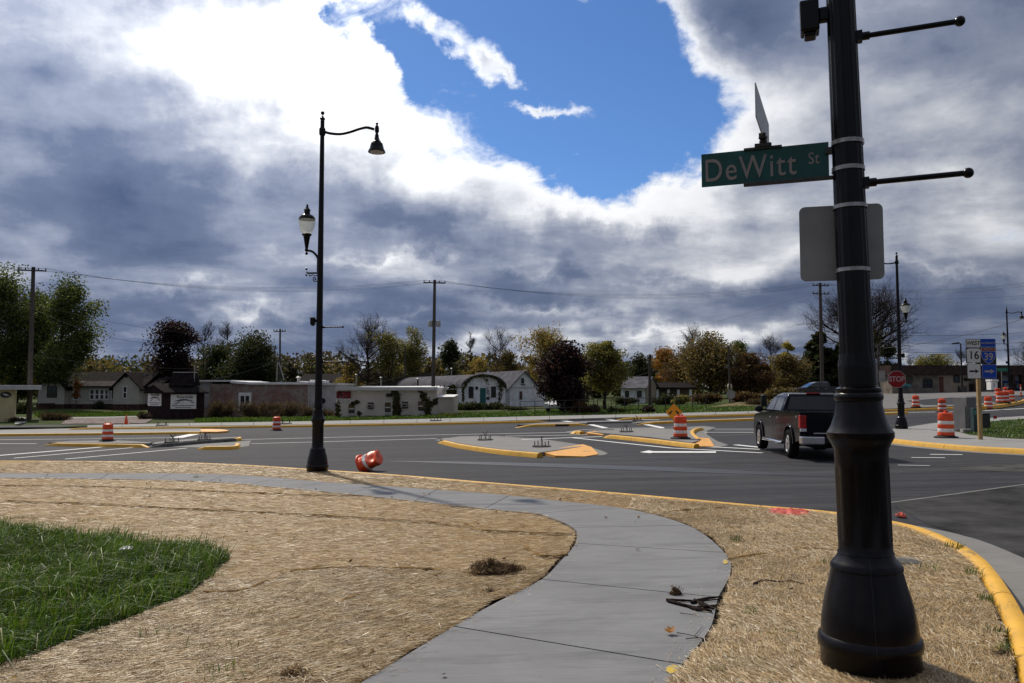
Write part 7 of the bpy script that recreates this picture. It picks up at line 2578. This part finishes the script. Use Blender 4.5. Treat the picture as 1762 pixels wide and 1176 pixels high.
# ================================================================== TREES AND SHRUBS
LK = {'green': 1.55, 'olive': 2.0, 'gold': 1.9, 'rust': 1.6, 'brown': 1.65, 'yellow': 1.5, 'russet': 1.6}


def leafmat(name, c, tr=0.5):
    return mat(name, tuple(min(0.5, x * LK.get(name.split('_')[1], 1.25)) for x in c), 0.6, 0.22, 1.2, transl=tr, spec=0.3)


LF = {
    'green': [leafmat("leaf_green", (0.07, 0.092, 0.024)), leafmat("leaf_green_dark", (0.04, 0.058, 0.018)), leafmat("leaf_green_light", (0.115, 0.13, 0.036))],
    'dark': [leafmat("leaf_deep", (0.026, 0.040, 0.014)), leafmat("leaf_deep_two", (0.038, 0.052, 0.018)), leafmat("leaf_deep_brown", (0.050, 0.042, 0.018))],
    'purple': [leafmat("leaf_purple", (0.024, 0.01, 0.014)), leafmat("leaf_purple_dark", (0.015, 0.008, 0.011)), leafmat("leaf_purple_brown", (0.036, 0.017, 0.014))],
    'olive': [leafmat("leaf_olive", (0.12, 0.115, 0.036)), leafmat("leaf_olive_dark", (0.07, 0.074, 0.026)), leafmat("leaf_olive_gold", (0.18, 0.145, 0.042))],
    'gold': [leafmat("leaf_gold", (0.22, 0.155, 0.036)), leafmat("leaf_gold_green", (0.135, 0.122, 0.038)), leafmat("leaf_gold_brown", (0.15, 0.092, 0.036))],
    'yellow': [leafmat("leaf_yellow", (0.4, 0.29, 0.035)), leafmat("leaf_yellow_two", (0.3, 0.235, 0.04)), leafmat("leaf_gold", (0.22, 0.155, 0.036))],
    'orange': [leafmat("leaf_rust", (0.27, 0.105, 0.014)), leafmat("leaf_rust_dark", (0.16, 0.065, 0.016)), leafmat("leaf_gold", (0.22, 0.155, 0.036))],
    'russet': [leafmat("leaf_russet", (0.105, 0.050, 0.026)), leafmat("leaf_russet_dark", (0.060, 0.032, 0.020)), leafmat("leaf_russet_olive", (0.085, 0.066, 0.020))],
    'brown': [leafmat("leaf_brown", (0.105, 0.078, 0.034)), leafmat("leaf_brown_two", (0.072, 0.060, 0.022)), leafmat("leaf_brown_gold", (0.15, 0.105, 0.036))],
    'dry': [leafmat("stem_dry", (0.12, 0.085, 0.05)), leafmat("stem_dry_two", (0.085, 0.06, 0.04)), leafmat("stem_dry_dark", (0.05, 0.038, 0.03))],
    'red': [leafmat("leaf_red", (0.20, 0.035, 0.025)), leafmat("leaf_red_green", (0.075, 0.07, 0.025)), leafmat("leaf_rust", (0.27, 0.105, 0.014))],
}
M_TWIG = mat("twig_grey", (0.075, 0.060, 0.052), 0.9, 0.25, 2)


def tree(label, px, top_py, w_px, Y, style='round', leaves='green', n=5000, base_py=None, leaf=0.2, crown0=0.25, trunk=0.22, seed=0, name=None, bare=0.0, group=None, cat='tree', lobes=9, off=TURF,
         multi=1, spread=0.75, dens_low=False, windy=0.0):
    """crown0: fraction of the height where the crown begins; w_px: crown width in photo pixels; bare 1 = no leaves"""
    rr = random.Random(seed * 17 + 5)
    nr = np.random.default_rng(seed + 100)
    if base_py is not None:
        b = at(px, base_py, off)
        Y = b.y
    else:
        q = P(px, 668, Y)
        b = Vector((q.x, Y, h(q.x, Y) + off))
    H = P(px, top_py, Y).z - b.z
    W = w_px / F * Y
    n = int(n * 1.7)
    leaf = leaf * (1 if style == 'conifer' else 0.74)
    nm = name or ('bare_tree' if bare >= 1 else 'conifer_tree' if style == 'conifer' else 'tree')
    t = thing(nm, label, cat, b, 0, group)
    zc0 = H * crown0
    wood = MB()
    ends = []
    if style == 'conifer':
        wood.tube([(0, 0, -0.2), (0, 0, H * 0.97)], [trunk, 0.03], 7, M_BARK)
        C, A, B_ = [], [], []
        z = zc0
        k = 0
        while z < H * 0.985:
            fr = (z - zc0) / (H - zc0)
            L = W / 2 * (1 - fr) ** 0.85 * rr.uniform(0.75, 1.12) + 0.12
            a = rr.uniform(0, 6.28)
            tip = Vector((math.cos(a) * L, math.sin(a) * L, z - L * 0.18 + 0.25 * L * rr.random()))
            wood.tube([(0, 0, z), tip * 0.5 + Vector((0, 0, z * 0.5 - L * 0.05)), tip], [0.04, 0.03, 0.012], 4, M_BARK, caps=False)
            m = int(14 + L * 20)
            u = nr.random(m) ** 0.7
            base = np.array([0, 0, z])[None] * (1 - u)[:, None] + np.array(tip)[None] * u[:, None]
            C.append(base + nr.normal(0, 0.10 + 0.10 * L * 0.3, (m, 3)) - np.array([0, 0, 0.08]))
            d = np.tile([math.cos(a), math.sin(a), -0.35], (m, 1)) + nr.normal(0, 0.55, (m, 3))
            d /= np.linalg.norm(d, axis=1)[:, None]
            e = np.cross(d, nr.normal(0, 1, (m, 3)))
            e /= np.linalg.norm(e, axis=1)[:, None]
            A.append(d * leaf * 1.2 * nr.uniform(0.6, 1.3, m)[:, None])
            B_.append(e * leaf * 0.38)
            z += 0.055 + 0.02 * rr.random()
            k += 1
        C, A, B_ = map(np.concatenate, (C, A, B_))
        wood.build("trunk", t, smooth=50)
        quads_object("crown", C, A, B_, LF[leaves], nr.integers(0, 3, len(C)), t)
        return t
    cz = (zc0 + H) / 2
    hz_ = (H - zc0) / 2
    # lobes of the crown: uneven masses with gaps between them
    lob = []
    for k in range(lobes):
        for _ in range(30):
            v = Vector((rr.uniform(-1, 1), rr.uniform(-1, 1), rr.uniform(-1, 1)))
            if 0.3 < v.length < 0.95:
                break
        s = rr.uniform(0.26, 0.46)
        z = v.z
        if style == 'vase':
            wide = 0.55 + 0.45 * (z + 1) / 2
        elif style == 'cone':
            wide = 1.0 - 0.62 * (z + 1) / 2
        else:
            wide = math.sqrt(max(0.15, 1 - 0.55 * max(0, z) ** 2 - (0.35 * min(0, z)) ** 2))
        lob.append((Vector((v.x * W / 2 * wide, v.y * W / 2 * wide, cz + z * hz_ * 0.9)), s))
    lob.append((Vector((0, 0, H - hz_ * 0.32)), 0.33))
    stems = []
    for s in range(multi):
        a = rr.uniform(0, 6.28)
        sx = rr.uniform(0.1, 0.35) * W * 0.4 * (1 if multi > 1 else 0.25)
        topp = Vector((math.cos(a) * sx, math.sin(a) * sx * 0.6, H * rr.uniform(0.72, 0.86)))
        st = [Vector((rr.uniform(-.1, .1) * (multi > 1), 0, -0.3))]
        for k in range(1, 6):
            u = k / 5
            st.append(st[0].lerp(topp, u) + Vector((rr.uniform(-1, 1), rr.uniform(-1, 1), 0)) * 0.03 * H * u)
        r0 = trunk / math.sqrt(multi)
        wood.tube(smooth3(st, 3), [r0 * (1.15 if i == 0 else 1) * (1 - 0.86 * i / 15) for i in range(16)], 8, M_BARK)
        stems.append((st, r0))

    def stem_at(st, z):
        for a, b2 in zip(st, st[1:]):
            if b2.z >= z:
                return a.lerp(b2, (z - a.z) / max(1e-6, b2.z - a.z))
        return st[-1]
    twigs = MB()
    cl = []
    for i, (c, s) in enumerate(lob):
        st, r0 = stems[i % multi]
        zb = max(zc0 * 0.75, min(st[-1].z * 0.95, c.z - rr.uniform(0.25, 0.6) * (Vector((c.x, c.y, 0)).length + 0.4)))
        p0 = stem_at(st, zb)
        midp = p0.lerp(c, 0.5) + Vector((0, 0, -0.06 * (c - p0).length + rr.uniform(-.1, .25)))
        rb = r0 * 0.42 * rr.uniform(0.7, 1.1)
        limb = smooth3([p0, midp, c], 4)
        wood.tube(limb, [rb * (1 - 0.75 * j / (len(limb) - 1)) for j in range(len(limb))], 5, M_BARK, caps=False)
        nt = 12 if bare >= 1 else 7
        for q in range(nt):
            u = rr.uniform(0.35, 1.0)
            a0 = limb[int(u * (len(limb) - 1))]
            dirv = Vector((rr.gauss(0, 1), rr.gauss(0, 1), rr.gauss(0.45, 0.7))).normalized()
            if bare >= 1:
                out = (a0 - Vector((0, 0, cz * 0.8))).normalized()
                dirv = (dirv * 0.8 + out * 0.7 + Vector((0, 0, 0.35))).normalized()
            L = s * W * rr.uniform(0.45, 0.85) * (0.85 if bare >= 1 else 0.6)
            e = a0 + dirv * L
            m1 = a0.lerp(e, 0.5) + Vector((rr.uniform(-1, 1), rr.uniform(-1, 1), rr.uniform(-1, 1))) * L * 0.12
            rt = max(0.012, rb * 0.28)
            twigs.tube([a0, m1, e], [rt, rt * 0.7, rt * 0.3], 3, M_TWIG if bare >= 1 else M_BARK, caps=False)
            cl.append((e, s))
            cl.append((m1, s))
            if bare > 0:
                for _ in range(5 if bare >= 1 else 2):
                    u2 = rr.uniform(0.25, 1)
                    f0 = a0.lerp(e, u2)
                    dv = (dirv + Vector((rr.gauss(0, 0.7), rr.gauss(0, 0.7), rr.gauss(0.2, 0.6)))).normalized()
                    f1 = f0 + dv * L * rr.uniform(0.3, 0.65)
                    twigs.tube([f0, f1], [rt * 0.5, rt * 0.2], 3, M_TWIG, caps=False)
                    for _ in range(3 if bare >= 1 else 0):
                        g0 = f0.lerp(f1, rr.uniform(0.3, 1))
                        dv2 = (dv + Vector((rr.gauss(0, 0.8), rr.gauss(0, 0.8), rr.gauss(0.1, 0.6)))).normalized()
                        twigs.tube([g0, g0 + dv2 * L * rr.uniform(0.15, 0.35)], [rt * 0.32, rt * 0.16], 3, M_TWIG, caps=False)
    wood.build("trunk", t, smooth=50)
    kind(twigs.build("twigs", t), 'stuff')
    if bare < 1:
        cc = np.array([tuple(c) for c, s in cl] + [tuple(c) for c, s in lob])
        ss = np.array([s for c, s in cl] + [s * 1.3 for c, s in lob])
        i = nr.integers(0, len(cc), n)
        sg = (ss[i] * W * 0.23 * spread / 0.75)[:, None]
        g = nr.normal(0, 1, (n, 3))
        g /= np.maximum(1, np.linalg.norm(g, axis=1) / 1.7)[:, None]
        p = cc[i] + g * sg * np.array([1, 1, 0.8])
        if windy:
            p[:, 0] += windy * np.maximum(0, (p[:, 2] - H * 0.3)) / H * W * 0.2
        p[:, 2] = np.clip(p[:, 2], max(0.1, zc0 * 0.7), H * 1.01)
        d = nr.normal(0, 1, (n, 3)) + np.array([windy * 1.2, 0, -0.25 - windy * 0.1])
        d /= np.linalg.norm(d, axis=1)[:, None]
        e = np.cross(d, nr.normal(0, 1, (n, 3)))
        e /= np.linalg.norm(e, axis=1)[:, None]
        # neighbouring leaves share a tint so that the crown shows lighter and darker sprays
        cm = nr.integers(0, 3, len(cc))
        mi = np.where(nr.random(n) < 0.6, cm[i], nr.integers(0, 3, n))
        quads_object("crown", p, d * (leaf * nr.uniform(0.5, 1.1, n))[:, None] * 0.75, e * (leaf * nr.uniform(0.35, 0.7, n))[:, None] * 0.7, LF[leaves], mi, t)
    return t


T_ = tree
T_("huge wind-blown green maple at the far left edge", -22, 458, 175, 100, 'round', 'green', 20000, leaf=0.24, crown0=0.14, trunk=0.45, seed=1, lobes=26, multi=2, windy=0.9)
T_("big wind-blown green maple just right of the leaning pole at left", 104, 466, 128, 98, 'round', 'green', 16000, leaf=0.23, crown0=0.12, trunk=0.4, seed=2, lobes=22, multi=3, windy=0.9)
T_("dense dark green tree low between the two big maples", 30, 560, 110, 112, 'round', 'dark', 7000, leaf=0.26, crown0=0.05, seed=3, lobes=16)
T_("middle wind-blown green maple between the two biggest at left", 52, 484, 100, 104, 'round', 'green', 11000, leaf=0.24, crown0=0.12, trunk=0.4, seed=51, lobes=18, multi=2, windy=0.9)
T_("small yellow-leaved tree beside the leaning pole's foot", 66, 640, 22, 99, 'round', 'yellow', 500, leaf=0.2, crown0=0.3, seed=4, lobes=5, trunk=0.08)
T_("dark purple-leaved tree behind the kiosk", 303, 541, 98, 108, 'round', 'purple', 9000, leaf=0.25, crown0=0.08, trunk=0.3, seed=5, lobes=20)
T_("bare grey tree behind the purple tree, right of it", 352, 541, 52, 122, 'vase', 'dry', bare=1, crown0=0.3, trunk=0.2, seed=6, lobes=12)
T_("bare grey tree standing over the dark evergreen mass", 388, 543, 50, 124, 'vase', 'dry', bare=1, crown0=0.3, trunk=0.2, seed=7, lobes=12)
T_("broad dark green tree behind the brick building", 432, 567, 118, 112, 'round', 'dark', 11000, leaf=0.26, crown0=0.04, trunk=0.3, seed=8, lobes=24)
T_("dark lower tree between the purple tree and the broad dark one", 372, 588, 80, 116, 'round', 'dark', 7000, leaf=0.26, crown0=0.04, seed=9, lobes=16)
T_("half bare spreading tree left of the yellow-green trees", 632, 553, 130, 118, 'vase', 'olive', bare=1, crown0=0.2, trunk=0.32, seed=10, lobes=20)
T_("airy yellow-green tree with dark forked trunk, left one of a pair", 668, 560, 78, 116, 'vase', 'olive', 4200, leaf=0.21, crown0=0.32, trunk=0.3, seed=11, lobes=15, multi=2, bare=0.4, spread=0.7)
T_("airy golden-topped tree left of the transformer pole", 710, 553, 80, 118, 'vase', 'olive', 5200, leaf=0.21, crown0=0.28, trunk=0.3, seed=12, lobes=16, multi=2, bare=0.4, spread=0.7)
T_("small golden bush-tree at the foot of the half bare tree", 604, 622, 56, 120, 'round', 'gold', 1800, leaf=0.22, crown0=0.15, seed=13, lobes=8, trunk=0.12)
T_("dark green pointed tree right of the transformer pole", 774, 577, 64, 118, 'cone', 'dark', 5200, leaf=0.25, crown0=0.06, trunk=0.25, seed=14, lobes=16)
T_("thin bare tree behind the white house's ridge", 809, 556, 36, 126, 'vase', 'dry', bare=1, crown0=0.25, trunk=0.16, seed=15, lobes=8)
T_("low yellow tree above the curved roof", 826, 611, 60, 120, 'round', 'gold', 2400, leaf=0.22, crown0=0.1, seed=16, lobes=10, trunk=0.14)
T_("bare brown tree behind the white house", 862, 561, 84, 124, 'vase', 'brown', bare=1, crown0=0.25, trunk=0.22, seed=17, lobes=14)
T_("dark brownish tree behind the white house's gable", 866, 596, 62, 121, 'round', 'brown', 3400, leaf=0.23, crown0=0.06, seed=18, lobes=12, bare=0.4)
T_("tall gold and green tree behind the dark purple maple", 932, 555, 92, 122, 'round', 'gold', 6200, leaf=0.22, crown0=0.16, trunk=0.3, seed=19, lobes=18, bare=0.3, spread=0.8)
T_("dense dark purple maple in front of the white house", 970, 588, 104, 86, 'round', 'purple', 13000, base_py=711, leaf=0.20, crown0=0.08, trunk=0.25, seed=20, lobes=24)
T_("green and yellow tree with a slanting trunk on the far lawn", 1041, 589, 80, 88, 'round', 'olive', 6500, base_py=706, leaf=0.19, crown0=0.22, trunk=0.2, seed=21, lobes=16, bare=0.3)
T_("olive tree top behind the green and yellow lawn tree", 1010, 600, 50, 118, 'round', 'olive', 2600, leaf=0.22, crown0=0.1, seed=22, lobes=10)
T_("dark green tree behind the grey-roofed house", 1098, 606, 66, 130, 'round', 'dark', 4600, leaf=0.27, crown0=0.05, seed=23, lobes=14)
T_("bright orange-topped tree left of the big brown tree", 1147, 597, 68, 128, 'round', 'orange', 4600, leaf=0.24, crown0=0.08, trunk=0.25, seed=24, lobes=13)
T_("mauve-brown tree in front of the orange tree", 1172, 610, 78, 112, 'round', 'russet', 4400, leaf=0.22, crown0=0.1, trunk=0.2, seed=25, lobes=13, bare=0.3)
T_("bare crown poking above the big brown tree", 1192, 560, 76, 126, 'vase', 'dry', bare=1, crown0=0.35, trunk=0.22, seed=26, lobes=12)
T_("big olive-brown tree over the porch house", 1222, 570, 128, 104, 'round', 'brown', 9000, leaf=0.23, crown0=0.12, trunk=0.32, seed=27, lobes=22, bare=0.2)
T_("loose green tree right of the big olive-brown tree", 1275, 580, 66, 118, 'round', 'green', 2600, leaf=0.22, crown0=0.2, trunk=0.2, seed=28, lobes=12, bare=0.5)
T_("dark russet thicket tree behind the plain grey pole", 1290, 610, 100, 100, 'round', 'russet', 6500, leaf=0.22, crown0=0.04, trunk=0.2, seed=29, lobes=18, bare=0.2)
T_("round bare pale tree on the skyline left of the yellow tree", 1325, 571, 64, 128, 'round', 'dry', bare=1, crown0=0.35, trunk=0.18, seed=30, lobes=14)
T_("small bright yellow treetop left of the spruces", 1357, 581, 36, 124, 'cone', 'yellow', 1700, leaf=0.23, crown0=0.25, trunk=0.15, seed=31, lobes=8)
T_("russet and olive tree above the pickup", 1350, 612, 100, 104, 'round', 'brown', 6000, leaf=0.22, crown0=0.04, trunk=0.2, seed=32, lobes=16, bare=0.2)
T_("dark thicket tree between the russet ones", 1312, 624, 62, 98, 'round', 'russet', 4200, leaf=0.21, crown0=0.03, trunk=0.18, seed=33, lobes=12)
T_("dark spruce left of the near lamp", 1412, 570, 118, 110, 'conifer', 'dark', leaf=0.30, crown0=0.03, trunk=0.25, seed=34)
T_("second dark spruce touching the near lamp's left edge", 1452, 584, 84, 108, 'conifer', 'dark', leaf=0.30, crown0=0.03, trunk=0.22, seed=35)
T_("large bare spreading tree behind the near lamp", 1482, 510, 190, 118, 'vase', 'dry', bare=1, crown0=0.22, trunk=0.42, seed=36, lobes=34)
T_("dark green tree between the near lamp and the stop sign", 1530, 588, 52, 112, 'round', 'dark', 4000, leaf=0.24, crown0=0.04, trunk=0.2, seed=37, lobes=12)
T_("thin olive leaves on the lower right of the bare tree", 1512, 560, 56, 116, 'round', 'olive', 700, leaf=0.2, crown0=0.35, trunk=0.12, seed=38, lobes=9, bare=0.5)
T_("broad low yellow-green tree behind the long building", 1607, 611, 84, 136, 'round', 'olive', 3600, leaf=0.24, crown0=0.35, trunk=0.2, seed=39, lobes=12)
T_("pale bare bush left of the yellow-green tree behind the long building", 1566, 614, 40, 134, 'vase', 'dry', bare=1, crown0=0.3, trunk=0.12, seed=40, lobes=8)
T_("small bare tree behind the long building by the route sign", 1655, 603, 42, 138, 'vase', 'dry', bare=1, crown0=0.3, trunk=0.14, seed=41, lobes=9)
T_("bare tree above the storefront roof at the far right edge", 1764, 590, 60, 138, 'vase', 'dry', bare=1, crown0=0.3, trunk=0.16, seed=42, lobes=10)
T_("young red-leaved tree on the lawn before the grey house", 131, 650, 24, 92, 'cone', 'red', 700, base_py=707.5, leaf=0.13, crown0=0.28, trunk=0.05, seed=43, lobes=9)


# ---- far wood beyond the houses: too many crowns to count
def far_wood():
    nr = np.random.default_rng(5)
    Cs, As, Bs, Ms = [], [], [], []
    mats = [leafmat("wood_brown", (0.055, 0.042, 0.026)), leafmat("wood_olive", (0.050, 0.050, 0.022)), leafmat("wood_grey", (0.055, 0.047, 0.042)), leafmat("wood_gold", (0.10, 0.075, 0.026)), leafmat("wood_green", (0.040, 0.056, 0.020))]
    wood = MB()
    for px in np.arange(-60, 1480, 10.5):
        Y = nr.uniform(150, 178)
        q = P(px, 668, Y)
        top = 614 + 9 * math.sin(px * 0.021) + nr.uniform(-5, 9)
        if 900 < px < 1480:
            top += 12
        b = h(q.x, Y)
        H = P(px, top, Y).z - b
        W = nr.uniform(4.5, 8.5)
        n = 420
        kk = nr.integers(4, 8)
        lc = np.stack([nr.uniform(-W / 2, W / 2, kk), nr.uniform(-2, 2, kk), nr.uniform(0.15, 0.9, kk) * H], 1)
        i = nr.integers(0, kk, n)
        p = lc[i] + nr.normal(0, 1, (n, 3)) * np.array([W * 0.16, 1.2, H * 0.11])
        p += np.array([q.x, Y, b])
        p[:, 2] = np.clip(p[:, 2], b + 0.2, b + H)
        d = nr.normal(0, 1, (n, 3))
        d /= np.linalg.norm(d, axis=1)[:, None]
        e = np.cross(d, nr.normal(0, 1, (n, 3)))
        e /= np.linalg.norm(e, axis=1)[:, None]
        Cs.append(p)
        As.append(d * nr.uniform(0.2, 0.42, n)[:, None])
        Bs.append(e * nr.uniform(0.12, 0.28, n)[:, None])
        m = nr.choice(5, p=[0.3, 0.25, 0.2, 0.1, 0.15])
        Ms.append(np.where(nr.random(n) < 0.7, m, nr.integers(0, 5, n)))
    o = quads_object("far_wood", np.concatenate(Cs), np.concatenate(As), np.concatenate(Bs), mats, np.concatenate(Ms))
    o['kind'] = 'stuff'


far_wood()


def bush(label, px, base_py, w_px, h_px, leaves, n, seed, name='bush', leaf=0.12, off=TURF, cat='bush', group=None, up=0.0, flat=0.6):
    nr = np.random.default_rng(seed + 900)
    b = at(px, base_py, off)
    W, H = w_px / F * b.y, h_px / F * b.y
    t = thing(name, label, cat, b, 0, group)
    k = max(4, int(w_px / 6))
    lc = np.stack([nr.uniform(-0.42, 0.42, k) * W, nr.uniform(-0.3, 0.3, k) * W * flat, nr.uniform(0.2, 0.72, k) * H], 1)
    i = nr.integers(0, k, n)
    p = lc[i] + nr.normal(0, 1, (n, 3)) * np.array([W / k * 0.75 + 0.05, 0.2, H * 0.17])
    p[:, 2] = np.clip(p[:, 2], 0.02, H * 1.05)
    d = nr.normal(0, 1, (n, 3)) + np.array([0, 0, up * 3])
    d /= np.linalg.norm(d, axis=1)[:, None]
    e = np.cross(d, nr.normal(0, 1, (n, 3)))
    e /= np.linalg.norm(e, axis=1)[:, None]
    mb = MB()
    for c in lc:
        mb.tube([(c[0] * 0.3, c[1] * 0.3, 0), (c[0] * 0.7, c[1] * 0.7, c[2] * 0.6), tuple(c)], [0.03, 0.02, 0.008], 4, M_BARK, caps=False)
    mb.build("stems", t)
    ar = (1.0, 0.55) if up < 0.5 else (1.9, 0.18)
    quads_object("foliage", p, d * (leaf * nr.uniform(0.5, 1.2, n))[:, None] * ar[0], e * (leaf * nr.uniform(0.4, 1.0, n))[:, None] * ar[1], LF[leaves], nr.integers(0, 3, n), t)
    return t


bush("dark hedge of shrubs under the teal door of the curved hall", 832, 705.5, 78, 13, 'dark', 2200, 1, leaf=0.13)
bush("low dark shrubs below the white house wall", 885, 706, 38, 6, 'dark', 700, 2, leaf=0.12)
bush("straggly dark shrub at the foot of the lean-to", 789, 706, 22, 14, 'dark', 500, 3)
bush("tall dry brown weeds along the left of the brick wall", 388, 719.5, 60, 30, 'dry', 2200, 4, up=1.0, name='weed_clump', cat='weeds')
bush("tall dry brown weeds in front of the brick doorway", 448, 719.5, 66, 26, 'dry', 2400, 5, up=1.0, name='weed_clump', cat='weeds')
bush("tall dry brown weeds at the right end of the brick wall", 510, 719, 56, 24, 'dry', 1900, 6, up=1.0, name='weed_clump', cat='weeds')
bush("dead dark shrub against the grey block wall", 556, 718.5, 40, 20, 'dry', 900, 7, up=0.6)
bush("reddish ornamental grass clump behind the pipe fence by the purple maple", 993, 712, 24, 18, 'russet', 1200, 8, up=1.0, name='grass_clump', cat='grass clump', leaf=0.14)
bush("second reddish grass clump further right behind the pipe fence", 1022, 711, 20, 12, 'russet', 700, 9, up=1.0, name='grass_clump', cat='grass clump', leaf=0.12)
bush("pale flowering grass plume above the reddish clump", 989, 708, 20, 13, 'dry', 260, 10, up=0.8, name='grass_clump', cat='grass clump')
bush("round dark bush behind the pipe fence on the far lawn", 1062, 711, 22, 10, 'dark', 700, 11)
bush("dark teardrop shrub alone on the far lawn", 1115, 711, 11, 13, 'purple', 900, 12, leaf=0.09)
bush("grey-green bush before the grey-roofed house", 1080, 698, 30, 16, 'dark', 900, 13)
bush("dark bushes at the porch house's left corner", 1146, 696, 38, 20, 'dark', 1400, 14)
bush("yellow-green bush in front of the porch house", 1176, 696, 26, 15, 'olive', 900, 15)
bush("dark bush below the brown trees", 1215, 696, 44, 18, 'russet', 1500, 16)
bush("dark undergrowth bush right of the globe lamp", 1285, 693, 56, 18, 'russet', 1900, 17)
bush("dark undergrowth bush above the pickup's roof", 1345, 690, 70, 22, 'brown', 2300, 18)
bush("dry tall grass clump on the bank left of the pickup", 1300, 697, 36, 9, 'dry', 900, 19, up=1.0, name='grass_clump', cat='grass clump')
bush("dry brown weeds around the leaning pole's foot", 88, 724, 54, 12, 'dry', 1500, 20, up=1.0, name='weed_clump', cat='weeds')
bush("dark evergreen shrub under the grey house's right gable", 245, 704, 30, 26, 'dark', 1300, 21)
bush("small dark shrub below the porch windows of the grey house", 174, 705, 14, 20, 'dark', 500, 22)
bush("pale twiggy shrub between the gravel drive and the kiosk", 247, 722, 14, 12, 'dry', 420, 23, up=0.4)
bush("dark brush behind the cream station wall", 36, 712, 26, 22, 'dark', 900, 24)
bush("brown weeds at the foot of the cream station wall", 28, 726, 18, 6, 'dry', 380, 25, up=0.8, name='weed_clump', cat='weeds')
bush("dark shrubs in front of the mural building's left end", 1522, 676, 30, 20, 'dark', 1100, 26, off=0.13)
bush("weedy green clump at the beige building's annex", 776, 718.5, 24, 6, 'green', 420, 27, up=0.8, name='weed_clump', cat='weeds')

# longer grass on the far lawns, in tufts one cannot count
def strip(pxs, n, hmin, hmax, wid, name="grass", p=(0.3, 0.4, 0.25, 0.05)):
    blades([at(x, y, TURF).xy for x, y in pxs], n, name, hmin, hmax, wid, p=p, off=TURF)


strip([(335, 728), (560, 724.5), (790, 719.5), (940, 716.5), (940, 709), (790, 713), (560, 719), (335, 722)], 26000, 0.10, 0.26, 0.03)
strip([(940, 716), (1062, 713.5), (1300, 708), (1300, 700), (1150, 698), (1062, 702), (940, 706)], 22000, 0.06, 0.16, 0.035)
strip([(60, 718), (250, 716), (250, 709), (60, 710)], 9000, 0.06, 0.14, 0.04)

# fallen leaves blown over the verge and the path: too many to count
nr = np.random.default_rng(77)
n = 220
X = nr.uniform(-9, 8, n)
Y = nr.uniform(3, 20, n)
k = inside(near_poly, X, Y) & (np.abs(X) < 0.72 * Y + 0.5)
X, Y = X[k], Y[k]
m = len(X)
Z = h_np(X, Y) + TURF + 0.03
a = nr.uniform(0, 6.28, m)
t1 = nr.normal(0, 0.35, m)
s1 = nr.uniform(0.010, 0.026, m)
ax = np.stack([np.cos(a), np.sin(a), t1], 1) * s1[:, None]
ay = np.stack([-np.sin(a), np.cos(a), nr.normal(0, 0.35, m)], 1) * s1[:, None] * 0.7
kind(quads_object("leaf_litter", np.stack([X, Y, Z], 1), ax, ay, [mat("litter_brown", (0.14, 0.08, 0.035), 0.8), mat("litter_tan", (0.30, 0.19, 0.07), 0.8), mat("litter_dark", (0.06, 0.04, 0.025), 0.8)], nr.integers(0, 3, m)), 'stuff')
# weeds coming up through the straw
for px, py, n_ in ((30, 893, 60), (90, 905, 80), (150, 898, 50), (180, 918, 70), (250, 925, 60), (420, 1060, 25), (370, 1120, 30), (385, 1165, 40), (280, 1095, 20), (1455, 1010, 20), (1360, 1100, 25), (700, 835, 25), (1395, 930, 20)):
    c = at(px, py, TURF).xy
    blades([c + Vector((math.cos(u) * 0.22, math.sin(u) * 0.15)) for u in np.linspace(0, 6.2, 9)], n_, "weed_tuft", 0.02, 0.09, 0.0028, p=(0.15, 0.4, 0.4, 0.05), off=TURF + 0.01, lean=0.9)
